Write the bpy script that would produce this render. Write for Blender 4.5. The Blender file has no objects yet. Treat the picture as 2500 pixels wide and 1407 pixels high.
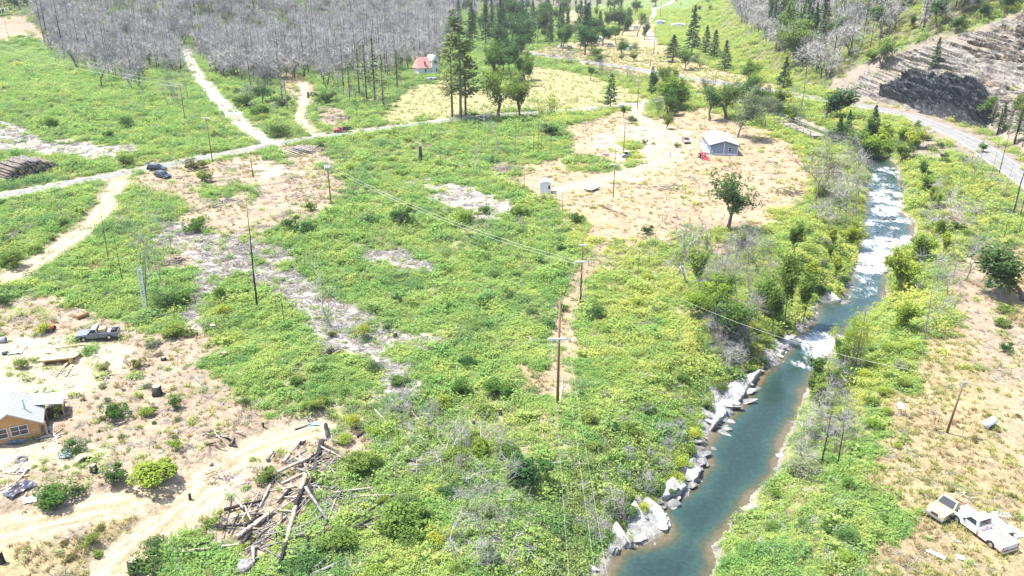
import bpy, bmesh, math, random, re
import numpy as np
from mathutils import Vector, Matrix, Quaternion
from mathutils.bvhtree import BVHTree

random.seed(7)
RNG = np.random.default_rng(11)
SC = bpy.context.scene
COL = SC.collection
R = math.radians

# ------------------------------------------------------------------ camera, sky, sun, exposure
FPX, PITCH, CAMZ = 1900.0, R(22.5), 48.0          # focal length in photo pixels (2500 wide), tilt, flying height
cam = bpy.data.objects.new('camera', bpy.data.cameras.new('camera'))
COL.objects.link(cam)
cam.location = (0, 0, CAMZ)
cam.rotation_euler = (R(90) - PITCH, 0, 0)
cam.data.sensor_width = 36.0
cam.data.lens = 36.0 * FPX / 2500.0
cam.data.clip_start = 0.5
cam.data.clip_end = 20000
SC.camera = cam

SUN_ELEV, SUN_AZ = R(66), R(-76)                  # azimuth of the sun seen from above, clockwise from +Y: on the left
world = bpy.data.worlds.new('World')
SC.world = world
world.use_nodes = True
wn = world.node_tree
for n in list(wn.nodes):
    wn.nodes.remove(n)
wo = wn.nodes.new('ShaderNodeOutputWorld')
wb = wn.nodes.new('ShaderNodeBackground')
ws = wn.nodes.new('ShaderNodeTexSky')
ws.sky_type = 'NISHITA'
ws.sun_disc = False
ws.sun_elevation = SUN_ELEV
ws.sun_rotation = SUN_AZ
ws.air_density = 1.0
ws.dust_density = 1.5
wb.inputs['Strength'].default_value = 0.15
wn.links.new(ws.outputs[0], wb.inputs[0])
wn.links.new(wb.outputs[0], wo.inputs[0])

sl = bpy.data.lights.new('sun', 'SUN')
sl.energy = 4.6
sl.angle = R(0.5)
sl.color = (1.0, 0.965, 0.90)
sun = bpy.data.objects.new('sun', sl)
COL.objects.link(sun)
_sd = Vector((math.sin(SUN_AZ) * math.cos(SUN_ELEV), math.cos(SUN_AZ) * math.cos(SUN_ELEV), math.sin(SUN_ELEV)))
sun.rotation_euler = _sd.to_track_quat('Z', 'Y').to_euler()
sun.location = (-60, 60, 160)

SC.view_settings.view_transform = 'Standard'
SC.view_settings.look = 'None'
SC.view_settings.gamma = 1
SC.view_settings.use_curve_mapping = False
SC.view_settings.exposure = 1.5
try:
    SC.cycles.max_bounces = 6
    SC.cycles.diffuse_bounces = 3
    SC.cycles.glossy_bounces = 2
    SC.cycles.transmission_bounces = 3
    SC.cycles.transparent_max_bounces = 6
    SC.cycles.caustics_reflective = False
    SC.cycles.caustics_refractive = False
except Exception:
    pass

# ------------------------------------------------------------------ projection helpers (survey the site from the flying height)
CT, ST = math.cos(PITCH), math.sin(PITCH)

def project(x, y, z):
    """world -> photo pixel and depth"""
    dz = z - CAMZ
    zc = y * CT - dz * ST
    yc = y * ST + dz * CT
    zs = np.where(np.abs(zc) < 1e-3, 1e-3, zc)
    return 1250 + FPX * x / zs, 703.5 - FPX * yc / zs, zc

def ray(px, py):
    a = (px - 1250) / FPX
    b = (703.5 - py) / FPX
    return Vector((a, CT + b * ST, -ST + b * CT))

def flat(px, py, z=0.0):
    d = ray(px, py)
    if d.z > -0.02:
        d.z = -0.02
    t = (z - CAMZ) / d.z
    return (d.x * t, d.y * t)

# ------------------------------------------------------------------ noise
def _h(ix, iy, s):
    n = (ix.astype(np.int64) * 374761393 + iy.astype(np.int64) * 668265263 + s * 1274126177) & 0x7fffffff
    n = ((n ^ (n >> 13)) * 1274126177) & 0x7fffffff
    n = n ^ (n >> 16)
    return (n & 0xffff) / 65535.0

def vn(x, y, s=0):
    x = np.asarray(x, float); y = np.asarray(y, float)
    ix = np.floor(x); iy = np.floor(y)
    fx = x - ix; fy = y - iy
    fx = fx * fx * (3 - 2 * fx); fy = fy * fy * (3 - 2 * fy)
    a = _h(ix, iy, s); b = _h(ix + 1, iy, s); c = _h(ix, iy + 1, s); d = _h(ix + 1, iy + 1, s)
    return (a * (1 - fx) + b * fx) * (1 - fy) + (c * (1 - fx) + d * fx) * fy

def fbm(x, y, s=0, o=4):
    v = 0; a = .5; t = 0
    for i in range(o):
        v = v + a * vn(x, y, s + 17 * i); t += a
        x = np.asarray(x) * 2.03 + 11.3; y = np.asarray(y) * 2.03 + 5.7; a *= .5
    return v / t

def sstep(a, b, x):
    t = np.clip((x - a) / (b - a), 0, 1)
    return t * t * (3 - 2 * t)

def seg_dist(x, y, pts):
    """distance to a polyline and the parameter (0..1) along it"""
    best = np.full(np.shape(x), 1e18); par = np.zeros(np.shape(x))
    n = len(pts) - 1
    for i in range(n):
        ax, ay = pts[i]; bx, by = pts[i + 1]
        dx, dy = bx - ax, by - ay
        L = dx * dx + dy * dy + 1e-9
        t = np.clip(((x - ax) * dx + (y - ay) * dy) / L, 0, 1)
        d = (x - ax - t * dx) ** 2 + (y - ay - t * dy) ** 2
        m = d < best
        best = np.where(m, d, best); par = np.where(m, (i + t) / n, par)
    return np.sqrt(best), par

def inside(x, y, poly):
    c = np.zeros(np.shape(x), bool)
    n = len(poly)
    for i in range(n):
        ax, ay = poly[i]; bx, by = poly[(i + 1) % n]
        m = (ay > y) != (by > y)
        xi = (bx - ax) * (y - ay) / (by - ay + (1e-12 if by == ay else 0)) + ax
        c ^= m & (x < xi)
    return c

def sdist(x, y, poly):
    """signed distance to a polygon, positive inside"""
    d, _ = seg_dist(x, y, list(poly) + [poly[0]])
    return np.where(inside(x, y, poly), d, -d)

def crom(pts, step):
    """smooth a polyline (Catmull-Rom) and resample it"""
    P = [np.array(p, float) for p in pts]
    P = [2 * P[0] - P[1]] + P + [2 * P[-1] - P[-2]]
    out = []
    for i in range(1, len(P) - 2):
        n = max(2, int(np.linalg.norm(P[i + 1] - P[i]) / step))
        for k in range(n):
            t = k / n
            out.append(.5 * (2 * P[i] + (P[i + 1] - P[i - 1]) * t + (2 * P[i - 1] - 5 * P[i] + 4 * P[i + 1] - P[i + 2]) * t * t
                             + (3 * P[i] - P[i - 1] - 3 * P[i + 1] + P[i + 2]) * t ** 3))
    out.append(P[-2])
    return np.array(out)

# ------------------------------------------------------------------ river
def wlev(y):
    return -4.2 + np.clip(np.asarray(y, float) - 55, 0, 400) * 0.010

def flatw(px, py):
    z = -3.5
    for _ in range(4):
        x, y = flat(px, py, z); z = float(wlev(y))
    return (x, y)

_LB = [(1380, 1700), (1440, 1500), (1478, 1407), (1500, 1345), (1560, 1335), (1632, 1300), (1612, 1245), (1640, 1215), (1690, 1190), (1722, 1130), (1706, 1105), (1742, 1050),
       (1785, 1005), (1815, 975), (1862, 905), (1900, 880), (1935, 835), (1985, 775), (2000, 735), (2058, 738), (2066, 700), (2092, 640),
       (2104, 570), (2112, 500), (2116, 440), (2116, 405), (2090, 372), (2030, 350), (1960, 325), (1890, 290), (1800, 262), (1700, 240)]
_RB = [(1660, 1700), (1700, 1500), (1735, 1407), (1750, 1375), (1738, 1335), (1790, 1285), (1822, 1245), (1835, 1210), (1893, 1160), (1905, 1100), (1945, 1020), (1965, 960), (2000, 905),
       (2042, 835), (2095, 780), (2162, 735), (2168, 660), (2192, 622), (2228, 598), (2234, 545), (2200, 520), (2206, 470), (2200, 430),
       (2190, 405), (2150, 372), (2080, 342), (1990, 312), (1910, 276), (1815, 252), (1705, 232)]
LB = [flatw(*p) for p in _LB]
RB = [flatw(*p) for p in _RB]
RIVER = LB + RB[::-1]

# ------------------------------------------------------------------ terrain height
FOOT_R = [flat(*p) for p in [(3300, 760), (2760, 500), (2520, 398), (2390, 312), (2240, 268), (2060, 236), (1960, 205), (1880, 172), (1800, 140), (1740, 100), (1690, 62), (1640, 40)]]
FAR_R = [(900, 1400), (2500, 1500), (2500, 100), (700, 60)]
HILL_R = FOOT_R + FAR_R
FOOT_L = [(-900, 300)] + [flat(*p) for p in [(-500, 150), (0, 118), (250, 128), (460, 134), (800, 112), (1080, 104), (1200, 70), (1290, 40), (1380, 8), (1560, -6), (1660, 10)]]
HILL_L = FOOT_L + [(900, 1500), (900, 4000), (-3000, 4000), (-3000, 300)]
ROADS = {}

def height(x, y, fine=True):
    x = np.asarray(x, float); y = np.asarray(y, float)
    h = (fbm(x / 60, y / 60, 3, 3) - .5) * 1.6
    r = np.hypot(x, y)
    # right hill above the highway
    d, par = seg_dist(x, y, FOOT_R)
    ins = inside(x, y, HILL_R)
    d = np.where(ins, d, 0)
    steep = .72 - .30 * sstep(.50, .85, par)
    hh = np.minimum(d, 60) * steep + np.clip(d - 60, 0, 400) * .42
    bump = (fbm(x / 28, y / 28, 9, 4) - .5) * np.clip(d, 0, 26) * .42
    gully = np.abs(fbm(x / 14, y / 30, 21, 3) - .5) * np.clip(d, 0, 14) * .38
    h = h + hh + bump - gully
    # wooded rise on the far side
    d2, _ = seg_dist(x, y, FOOT_L)
    d2 = np.where(inside(x, y, HILL_L), d2, 0)
    h = h + np.clip(d2, 0, 120) * .14 + np.clip(d2 - 60, 0, 900) * .14 + (fbm(x / 80, y / 80, 5, 3) - .5) * np.clip(d2, 0, 80) * .2
    # gentle rise on the left meadow and the sandy bank close by
    h = h + 1.6 * sstep(-20, -90, x) * sstep(150, 60, y)
    # river channel
    ds = sdist(x, y, RIVER)
    wl = wlev(y)
    left = True
    out = np.clip(-ds, 0, 60)
    wob = (fbm(x / 5, y / 5, 31, 3) - .5) * 1.6
    bank = wl + .15 + out * .42 + wob * sstep(0, 3, out)
    h = np.where(ds > 0, wl - .12 - 1.3 * sstep(0, 5, ds), np.minimum(h, np.where(out < 40, bank, h)))
    if fine:
        k = np.clip(1 - r / 420, .12, 1)
        mask = sstep(0, 4, out) * k
        h = h + ((fbm(x / 6, y / 6, 41, 3) - .5) * .9 + (fbm(x / 1.6, y / 1.6, 47, 2) - .5) * .28) * mask * rough(x, y)
        for ln, (pts, w, cut) in ROADS.items():
            dd, _ = seg_dist(x, y, pts)
            # graded bed: a shallow cut along the track
            h = h - cut * sstep(w * .95, w * .55, dd)
    return h

def rough(x, y):
    f = np.ones(np.shape(x))
    for ln, (pts, w, cut) in ROADS.items():
        dd, _ = seg_dist(x, y, pts)
        f = np.minimum(f, .06 + .94 * sstep(w * .6, w * 1.1, dd))
    return f
# ------------------------------------------------------------------ tracks and roads, surveyed as centre lines (photo pixel on flat ground) and widths in metres
TR = {
    'gravel_road': ([(-260, 520), (0, 474), (200, 437), (330, 414), (460, 392), (600, 368), (660, 354), (750, 336), (860, 320), (1000, 305), (1100, 295), (1230, 281), (1400, 268), (1500, 259), (1575, 250), (1640, 236)], 5.4, .10),
    'dirt_track': ([(-120, 735), (0, 690), (70, 650), (140, 606), (210, 555), (252, 510), (276, 462), (290, 432)], 4.2, .22),
    'forest_track': ([(455, 128), (466, 158), (492, 195), (530, 240), (565, 275), (598, 310), (640, 338), (668, 350)], 5.0, .15),
    'curved_track': ([(742, 205), (748, 232), (738, 262), (733, 285), (744, 305), (768, 322), (800, 330)], 4.2, .12),
    'sandy_track': ([(-160, 1330), (0, 1297), (110, 1268), (220, 1240), (330, 1216), (430, 1186), (510, 1138), (590, 1102), (680, 1068), (775, 1040)], 4.0, .65),
    'sandy_spur': ([(520, 1140), (470, 1205), (415, 1265), (345, 1320), (290, 1370), (250, 1440)], 3.9, .65),
    'yard_drive': ([(1560, 254), (1556, 280), (1590, 304), (1632, 328), (1655, 352), (1630, 385), (1570, 410), (1500, 432), (1420, 450), (1335, 474)], 4.6, .06),
    'clearing_loop': ([(440, 420), (520, 428), (600, 442), (655, 462), (668, 492), (620, 520), (540, 545), (480, 545), (450, 590), (440, 640)], 4.0, .05),
    'footpath': ([(1500, 565), (1462, 600), (1436, 650), (1408, 700), (1388, 750), (1376, 810), (1372, 880), (1368, 960)], 2.6, .06),
    'right_bank_path': ([(2350, 640), (2345, 700), (2370, 760), (2400, 830), (2440, 930), (2480, 1040), (2560, 1160)], 3.4, .06),
    'farm_lane': ([(1655, 0), (1620, 14), (1598, 22), (1596, 36), (1582, 52), (1575, 70), (1590, 88), (1594, 105)], 5.5, .05),
}
HWY = ([(1200, 112), (1330, 138), (1480, 160), (1560, 172), (1700, 194), (1800, 208), (1900, 223), (1980, 236), (2060, 250), (2140, 263), (2220, 283), (2300, 312), (2370, 345), (2430, 385), (2500, 432), (2620, 520), (2800, 680)], 7.6, .0)
for k_, (p_, w_, c_) in list(TR.items()) + [('highway', HWY)]:
    ROADS[k_] = ([flat(*q) for q in p_], w_, c_)

# ------------------------------------------------------------------ what covers the ground where (outlines surveyed from the photo)
PAL = dict(
    sand=(.34, .272, .19), tan=(.245, .19, .135), dry=(.235, .185, .105), debris=(.335, .295, .265), pink=(.275, .203, .13), field=(.235, .215, .105), pale=(.36, .32, .28),
    slope=(.20, .165, .13), rock=(.085, .085, .09), forest=(.135, .125, .08), green=(.125, .17, .05), bank=(.20, .19, .08), vill=(.28, .225, .135), bed=(.235, .228, .215), dead=(.235, .215, .165))
# kind: (leafy cover, dry-grass tufts, twig litter)
COV = dict(sand=(.015, .01, .02), tan=(.035, .2, .05), dry=(.014, .5, .02), debris=(.06, .12, .6), pink=(.006, .12, .02), field=(.01, .10, 0), pale=(.05, .04, .25),
           slope=(.03, .04, .0), rock=(.01, 0, 0), forest=(.8, .15, .2), green=(1, .1, .05), bank=(.9, .1, .1), vill=(.035, .3, .0), bed=(0, 0, 0), dead=(.5, .1, .35))
ZONES = [
    ('forest', [(60, 40), (130, 120), (200, 150), (300, 200), (360, 200), (430, 190), (470, 150), (560, 200), (620, 200), (700, 200), (800, 190), (1080, 170), (1130, 60), (1240, 40), (1600, -8), (1600, -60), (-400, -60), (-400, 30)]),
    ('forest', [(1640, 20), (1720, 100), (1830, 150), (1920, 200), (2030, 210), (2060, 180), (2150, 110), (2330, 70), (2500, -10), (2500, -80), (1600, -60)]),
    ('green', [(1600, 20), (1660, 60), (1700, 90), (1760, 60), (1770, -10), (1720, -30)]),
    ('pale', [(-200, 300), (0, 295), (60, 310), (100, 335), (180, 348), (330, 352), (330, 372), (280, 392), (170, 385), (60, 375), (-200, 380)]),
    ('tan', [(150, 120), (60, 90), (0, 95), (-100, 80), (-100, 50), (60, 40)]),
    ('tan', [(660, 180), (700, 175), (740, 185), (770, 215), (770, 260), (740, 250), (700, 235)]),
    ('tan', [(775, 262), (835, 265), (860, 300), (820, 318), (780, 300)]),
    ('field', [(1285, 150), (1340, 165), (1420, 180), (1500, 210), (1575, 236), (1560, 250), (1400, 266), (1250, 276), (1100, 290), (950, 300), (930, 285), (980, 235), (1020, 205), (1090, 195), (1180, 215), (1260, 235)]),
    ('vill', [(1380, 130), (1470, 100), (1500, 120), (1580, 105), (1640, 140), (1720, 180), (1830, 196), (1900, 210), (1820, 200), (1700, 190), (1560, 170), (1400, 150)]),
    ('vill', [(1300, 120), (1480, 88), (1600, 98), (1700, 156), (1850, 192), (1930, 226), (1880, 238), (1700, 218), (1560, 192), (1480, 176), (1400, 156), (1300, 142)]),
    ('vill', [(1560, 40), (1600, 60), (1600, 120), (1500, 130), (1480, 90), (1530, 70)]),
    ('vill', [(1370, 30), (1440, 20), (1440, 60), (1380, 70)]),
    ('pink', [(1390, 310), (1480, 278), (1560, 262), (1590, 285), (1700, 262), (1780, 285), (1860, 315), (1925, 350), (1968, 400), (1985, 450), (1940, 500), (1885, 520), (1925, 555), (1840, 552), (1770, 560), (1700, 558), (1620, 585),
              (1540, 592), (1460, 580), (1420, 540), (1390, 520), (1345, 480), (1290, 470), (1262, 430), (1275, 400), (1370, 385), (1400, 350)]),
    ('sand', [(1560, 262), (1600, 290), (1680, 325), (1700, 350), (1660, 392), (1600, 412), (1540, 436), (1490, 452), (1420, 466), (1330, 482), (1300, 476), (1310, 462), (1390, 450), (1450, 440), (1500, 425), (1500, 380), (1445, 365), (1450, 330), (1530, 310)]),
    ('tan', [(1740, 580), (1790, 590), (1790, 640), (1735, 640)]),
    ('green', [(1525, 345), (1565, 345), (1560, 408), (1530, 405)]),
    ('green', [(1385, 392), (1510, 400), (1512, 412), (1440, 412), (1380, 402)]),
    ('tan', [(290, 440), (360, 432), (440, 418), (520, 390), (610, 374), (690, 395), (780, 402), (835, 440), (840, 485), (800, 508), (730, 530), (690, 548), (640, 572), (570, 572), (500, 588), (450, 585), (420, 560), (450, 520), (440, 490), (360, 478)]),
    ('tan', [(345, 400), (430, 398), (460, 420), (440, 448), (365, 446)]),
    ('green', [(500, 468), (590, 458), (618, 480), (560, 495), (505, 492)]),
    ('sand', [(600, 402), (690, 405), (740, 425), (700, 432), (640, 425)]),
    ('debris', [(400, 548), (470, 560), (560, 588), (640, 602), (700, 618), (660, 640), (700, 668), (720, 640), (745, 690), (800, 722), (880, 760), (950, 795), (1075, 838), (1030, 850), (940, 845), (955, 900), (990, 905),
                (1020, 945), (985, 948), (960, 960), (940, 910), (905, 868), (860, 862), (770, 820), (760, 760), (640, 695), (560, 672), (530, 700), (478, 745), (485, 800), (452, 798), (440, 770), (468, 730), (482, 660), (440, 610), (380, 600)]),
    ('pale', [(1005, 438), (1060, 446), (1130, 458), (1200, 478), (1255, 502), (1210, 532), (1150, 520), (1085, 500), (1040, 470)]),
    ('debris', [(880, 600), (1010, 625), (1050, 650), (960, 650), (890, 625)]),
    ('tan', [(-200, 745), (140, 740), (190, 765), (260, 782), (340, 800), (440, 812), (505, 815), (525, 850), (500, 895), (540, 950), (600, 985), (650, 1030), (760, 1025), (800, 1030), (830, 1080), (760, 1105), (700, 1140), (650, 1200),
             (640, 1290), (560, 1310), (470, 1290), (400, 1340), (390, 1420), (330, 1500), (-300, 1500), (-300, 745)]),
    ('sand', [(-200, 850), (60, 830), (200, 832), (290, 828), (335, 850), (300, 900), (230, 930), (170, 950), (130, 1000), (60, 1000), (-200, 1000)]),
    ('sand', [(440, 1180), (530, 1120), (620, 1060), (700, 1035), (800, 1018), (810, 1048), (720, 1090), (650, 1120), (600, 1170), (520, 1230), (440, 1300), (380, 1320)]),
    ('sand', [(-100, 1060), (120, 1075), (240, 1110), (150, 1160), (60, 1150), (-100, 1150)]),
    ('dry', [(-100, 1320), (120, 1290), (300, 1240), (400, 1240), (330, 1310), (240, 1360), (200, 1420), (-100, 1450)]),
    ('tan', [(640, 1080), (760, 1050), (830, 1080), (900, 1040), (960, 1060), (900, 1110), (800, 1130), (760, 1250), (720, 1330), (620, 1360), (560, 1300), (620, 1200)]),
    ('dead', [(930, 1100), (1080, 1090), (1140, 1120), (1050, 1150), (960, 1160)]),
    ('dead', [(770, 1190), (900, 1200), (900, 1260), (780, 1280)]),
    ('dead', [(1080, 1290), (1300, 1230), (1330, 1330), (1240, 1400), (1110, 1400)]),
    ('dry', [(1270, 905), (1330, 900), (1360, 840), (1360, 760), (1400, 690), (1450, 610), (1480, 590), (1470, 640), (1420, 700), (1400, 780), (1395, 860), (1390, 960), (1340, 985), (1290, 950)]),
    ('dry', [(2345, 630), (2400, 610), (2500, 600), (2620, 620), (2900, 900), (2900, 1500), (2060, 1500), (2100, 1350), (2060, 1310), (2200, 1345), (2230, 1295), (2150, 1205), (2130, 1180), (2160, 1060), (2140, 1000), (2210, 960), (2250, 890), (2260, 830), (2340, 800), (2330, 720)]),
    ('tan', [(2340, 640), (2440, 640), (2460, 760), (2500, 830), (2560, 960), (2440, 920), (2400, 850), (2350, 760)]),
    ('bank', [(2150, 400), (2230, 420), (2300, 460), (2340, 600), (2240, 600), (2200, 520)]),
    ('slope', [(2020, 222), (2040, 200), (2100, 155), (2190, 118), (2300, 85), (2400, 62), (2500, 22), (2640, -30), (2700, 380), (2500, 380), (2400, 308), (2280, 275), (2180, 262), (2080, 245)]),
    ('rock', [(2148, 236), (2215, 205), (2250, 196), (2310, 198), (2370, 212), (2400, 240), (2420, 290), (2370, 308), (2300, 285), (2220, 262)]),
    ('rock', [(2400, 130), (2500, 60), (2640, 0), (2700, 200), (2500, 190), (2420, 170), (2360, 140)]),
    ('bed', [(1470, 1370), (1472, 1290), (1505, 1245), (1540, 1208), (1585, 1205), (1600, 1225), (1628, 1175), (1665, 1135), (1700, 1090), (1740, 1110), (1740, 1200), (1660, 1260), (1660, 1320), (1580, 1360)]),
    ('bed', [(1722, 1070), (1738, 1000), (1762, 940), (1805, 910), (1880, 885), (1930, 812), (1975, 790), (1975, 850), (1900, 900), (1830, 990), (1770, 1060)]),
    ('slope', [(2060, 232), (2200, 256), (2300, 280), (2400, 325), (2520, 400), (2520, 450), (2400, 376), (2300, 322), (2200, 286), (2060, 260)]),
    ('slope', [(2200, 335), (2262, 318), (2320, 352), (2300, 392), (2225, 385)]), ('slope', [(2310, 520), (2340, 500), (2350, 540), (2320, 560)]),
    ('tan', [(672, 358), (795, 352), (815, 405), (720, 408)]), ('tan', [(1200, 395), (1262, 395), (1262, 432), (1200, 432)]), ('tan', [(510, 482), (598, 482), (598, 516), (510, 516)]), ('tan', [(400, 622), (456, 622), (456, 660), (400, 660)]),
    ('slope', [(2230, 290), (2320, 330), (2400, 375), (2380, 385), (2280, 340), (2200, 305)]),
]

def zones(x, y, z):
    """base colour and the three cover densities at ground points"""
    px, py, zc = project(x, y, z)
    n = len(px)
    col = np.empty((n, 3)); cov = np.empty((n, 3))
    w1 = fbm(x / 9, y / 9, 61, 3)
    col[:] = PAL['green']; cov[:] = COV['green']
    drym = sstep(.58, .74, w1)[:, None] * .8
    col = col * (1 - drym) + np.array((.235, .205, .11)) * drym * .8 + col * drym * .2
    cov[:, 0] *= 1 - .75 * drym[:, 0]; cov[:, 1] += .3 * drym[:, 0]
    ok = (zc > 3) & (px > -900) & (px < 3500) & (py > -400) & (py < 2200)
    k = np.clip((py + 84) / 1000, .05, 1.5)
    wob = ((fbm(x / 5, y / 5, 71, 3) - .5) * 90 + (fbm(x / 1.2, y / 1.2, 75, 2) - .5) * 34) * k
    for kind, poly in ZONES:
        P = np.array(poly, float)
        lo = P.min(0) - 60; hi = P.max(0) + 60
        m = ok & (px > lo[0]) & (px < hi[0]) & (py > lo[1]) & (py < hi[1])
        if not m.any():
            continue
        # stretch the vertical so that both directions weigh alike on the ground
        s = sdist(px[m], py[m], poly) + wob[m] * (.6 if kind == 'debris' else 1) + (7 * k[m] if kind == 'debris' else 0)
        a = sstep(-9, 9, s / k[m].clip(.12, 2))[:, None]
        col[m] = col[m] * (1 - a) + np.array(PAL[kind]) * a
        cov[m] = cov[m] * (1 - a) + np.array(COV[kind]) * a
    # patches of weeds inside the bare ground
    wd = sstep(.60, .74, fbm(x / 4, y / 4, 83, 3)) * sstep(.9, .3, cov[:, 0])
    wd = wd * np.where(col[:, 0] > .38, .1, 1) * np.where(cov[:, 2] > .6, .45, 1) * np.where((cov[:, 0] < .06) & (col[:, 0] < .33), .13, 1)
    cov[:, 0] += wd * .30
    # tracks: bare
    for ln, (pts, w, cut) in ROADS.items():
        dd, _ = seg_dist(x, y, pts)
        a = sstep(w * .85, w * .5, dd + (w1 - .5) * 2.2)[:, None]
        if ln in ('footpath', 'clearing_loop', 'right_bank_path'):
            a = a * .6
        c = np.array(PAL['pale'] if ln in ('gravel_road', 'forest_track') else PAL['slope'] if ln == 'highway' else PAL['sand'] if ln.startswith('sandy') else PAL['tan'])
        col = col * (1 - a * .8) + c * a * .8
        cov = cov * (1 - a * .97)
    # river banks: bare rock and wet stones right at the water
    ds = sdist(x, y, RIVER)
    rb = px > 1250 + .62 * (1750 - py)
    a = (sstep(-2.0, -.4, ds + (fbm(x / 4, y / 4, 91, 2) - .5) * 4) * np.where(rb, sstep(-1.0, -.1, ds), 1))[:, None]
    col = col * (1 - a) + np.array((.20, .185, .155)) * a
    cov = cov * (1 - a)
    bed = sstep(-.1, .6, ds)[:, None]
    col = col * (1 - bed) + np.array((.10, .085, .05)) * bed
    return col, np.clip(cov, 0, 1.2), ds

# ------------------------------------------------------------------ materials
MATS = {}

def newmat(name):
    m = bpy.data.materials.new(name)
    m.use_nodes = True
    nt = m.node_tree
    for n in list(nt.nodes):
        nt.nodes.remove(n)
    out = nt.nodes.new('ShaderNodeOutputMaterial')
    return m, nt, out

def N(nt, t, **kw):
    n = nt.nodes.new(t)
    for k, v in kw.items():
        if k in n.inputs:
            n.inputs[k].default_value = v
        else:
            setattr(n, k, v)
    return n

def mat(name, col, rough=.8, metal=0.0, var=.25, scale=3.0, bump=0.0, tint=None, tscale=.6, spec=.3, stretch=None):
    """principled colour broken up by two noises; tint: a second colour mixed in patches"""
    if name in MATS:
        return MATS[name]
    m, nt, out = newmat(name)
    b = N(nt, 'ShaderNodeBsdfPrincipled')
    b.inputs['Roughness'].default_value = rough
    b.inputs['Metallic'].default_value = metal
    b.inputs['Specular IOR Level'].default_value = spec
    tc = N(nt, 'ShaderNodeTexCoord')
    src = tc.outputs['Object']
    if stretch:
        mp = N(nt, 'ShaderNodeMapping')
        mp.inputs['Scale'].default_value = stretch
        nt.links.new(src, mp.inputs['Vector']); src = mp.outputs[0]
    n1 = N(nt, 'ShaderNodeTexNoise', Scale=scale, Detail=5.0, Roughness=.65)
    nt.links.new(src, n1.inputs['Vector'])
    mr = N(nt, 'ShaderNodeMapRange')
    mr.inputs['From Min'].default_value = .25; mr.inputs['From Max'].default_value = .75
    mr.inputs['To Min'].default_value = 1 - var; mr.inputs['To Max'].default_value = 1 + var
    nt.links.new(n1.outputs['Fac'], mr.inputs['Value'])
    base = N(nt, 'ShaderNodeMix', data_type='RGBA')
    base.inputs[6].default_value = (*col, 1)
    base.inputs[7].default_value = (*(tint or col), 1)
    n2 = N(nt, 'ShaderNodeTexNoise', Scale=tscale, Detail=4.0, Roughness=.6)
    nt.links.new(src, n2.inputs['Vector'])
    cr = N(nt, 'ShaderNodeMapRange')
    cr.inputs['From Min'].default_value = .48; cr.inputs['From Max'].default_value = .60
    nt.links.new(n2.outputs['Fac'], cr.inputs['Value'])
    nt.links.new(cr.outputs[0], base.inputs[0])
    mul = N(nt, 'ShaderNodeMix', data_type='RGBA', blend_type='MULTIPLY')
    mul.inputs[0].default_value = 1
    nt.links.new(base.outputs[2], mul.inputs[6]); nt.links.new(mr.outputs[0], mul.inputs[7])
    nt.links.new(mul.outputs[2], b.inputs['Base Color'])
    if bump:
        bp = N(nt, 'ShaderNodeBump', Strength=bump, Distance=.05)
        nt.links.new(n1.outputs['Fac'], bp.inputs['Height']); nt.links.new(bp.outputs[0], b.inputs['Normal'])
    nt.links.new(b.outputs[0], out.inputs[0])
    MATS[name] = m
    return m

def ground_mat():
    m, nt, out = newmat('ground_cover')
    b = N(nt, 'ShaderNodeBsdfPrincipled', Roughness=.95)
    b.inputs['Specular IOR Level'].default_value = .1
    at = N(nt, 'ShaderNodeAttribute', attribute_name='soil')
    tc = N(nt, 'ShaderNodeTexCoord')
    v = None
    prev = at.outputs['Color']
    for sc_, lo, hi, det in ((.12, .80, 1.18, 6), (.6, .78, 1.2, 6), (2.2, .70, 1.27, 6), (7.0, .72, 1.26, 3)):
        n = N(nt, 'ShaderNodeTexNoise', Scale=sc_, Detail=float(det), Roughness=.65)
        nt.links.new(tc.outputs['Object'], n.inputs['Vector'])
        mr = N(nt, 'ShaderNodeMapRange')
        mr.inputs['From Min'].default_value = .3; mr.inputs['From Max'].default_value = .7
        mr.inputs['To Min'].default_value = lo; mr.inputs['To Max'].default_value = hi
        nt.links.new(n.outputs['Fac'], mr.inputs['Value'])
        mx = N(nt, 'ShaderNodeMix', data_type='RGBA', blend_type='MULTIPLY')
        mx.inputs[0].default_value = 1
        nt.links.new(prev, mx.inputs[6]); nt.links.new(mr.outputs[0], mx.inputs[7])
        prev = mx.outputs[2]
    # scattered darker pebbles, twigs and humus
    vo = N(nt, 'ShaderNodeTexVoronoi', Scale=3.2)
    nt.links.new(tc.outputs['Object'], vo.inputs['Vector'])
    mr = N(nt, 'ShaderNodeMapRange')
    mr.inputs['From Min'].default_value = .06; mr.inputs['From Max'].default_value = .16
    mr.inputs['To Min'].default_value = .78; mr.inputs['To Max'].default_value = 1
    nt.links.new(vo.outputs['Distance'], mr.inputs['Value'])
    mx = N(nt, 'ShaderNodeMix', data_type='RGBA', blend_type='MULTIPLY')
    mx.inputs[0].default_value = 1
    nt.links.new(prev, mx.inputs[6]); nt.links.new(mr.outputs[0], mx.inputs[7])
    nt.links.new(mx.outputs[2], b.inputs['Base Color'])
    n = N(nt, 'ShaderNodeTexNoise', Scale=2.5, Detail=6.0)
    nt.links.new(tc.outputs['Object'], n.inputs['Vector'])
    bp = N(nt, 'ShaderNodeBump', Strength=.7, Distance=.25)
    nt.links.new(n.outputs['Fac'], bp.inputs['Height']); nt.links.new(bp.outputs[0], b.inputs['Normal'])
    nt.links.new(b.outputs[0], out.inputs[0])
    return m

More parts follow.
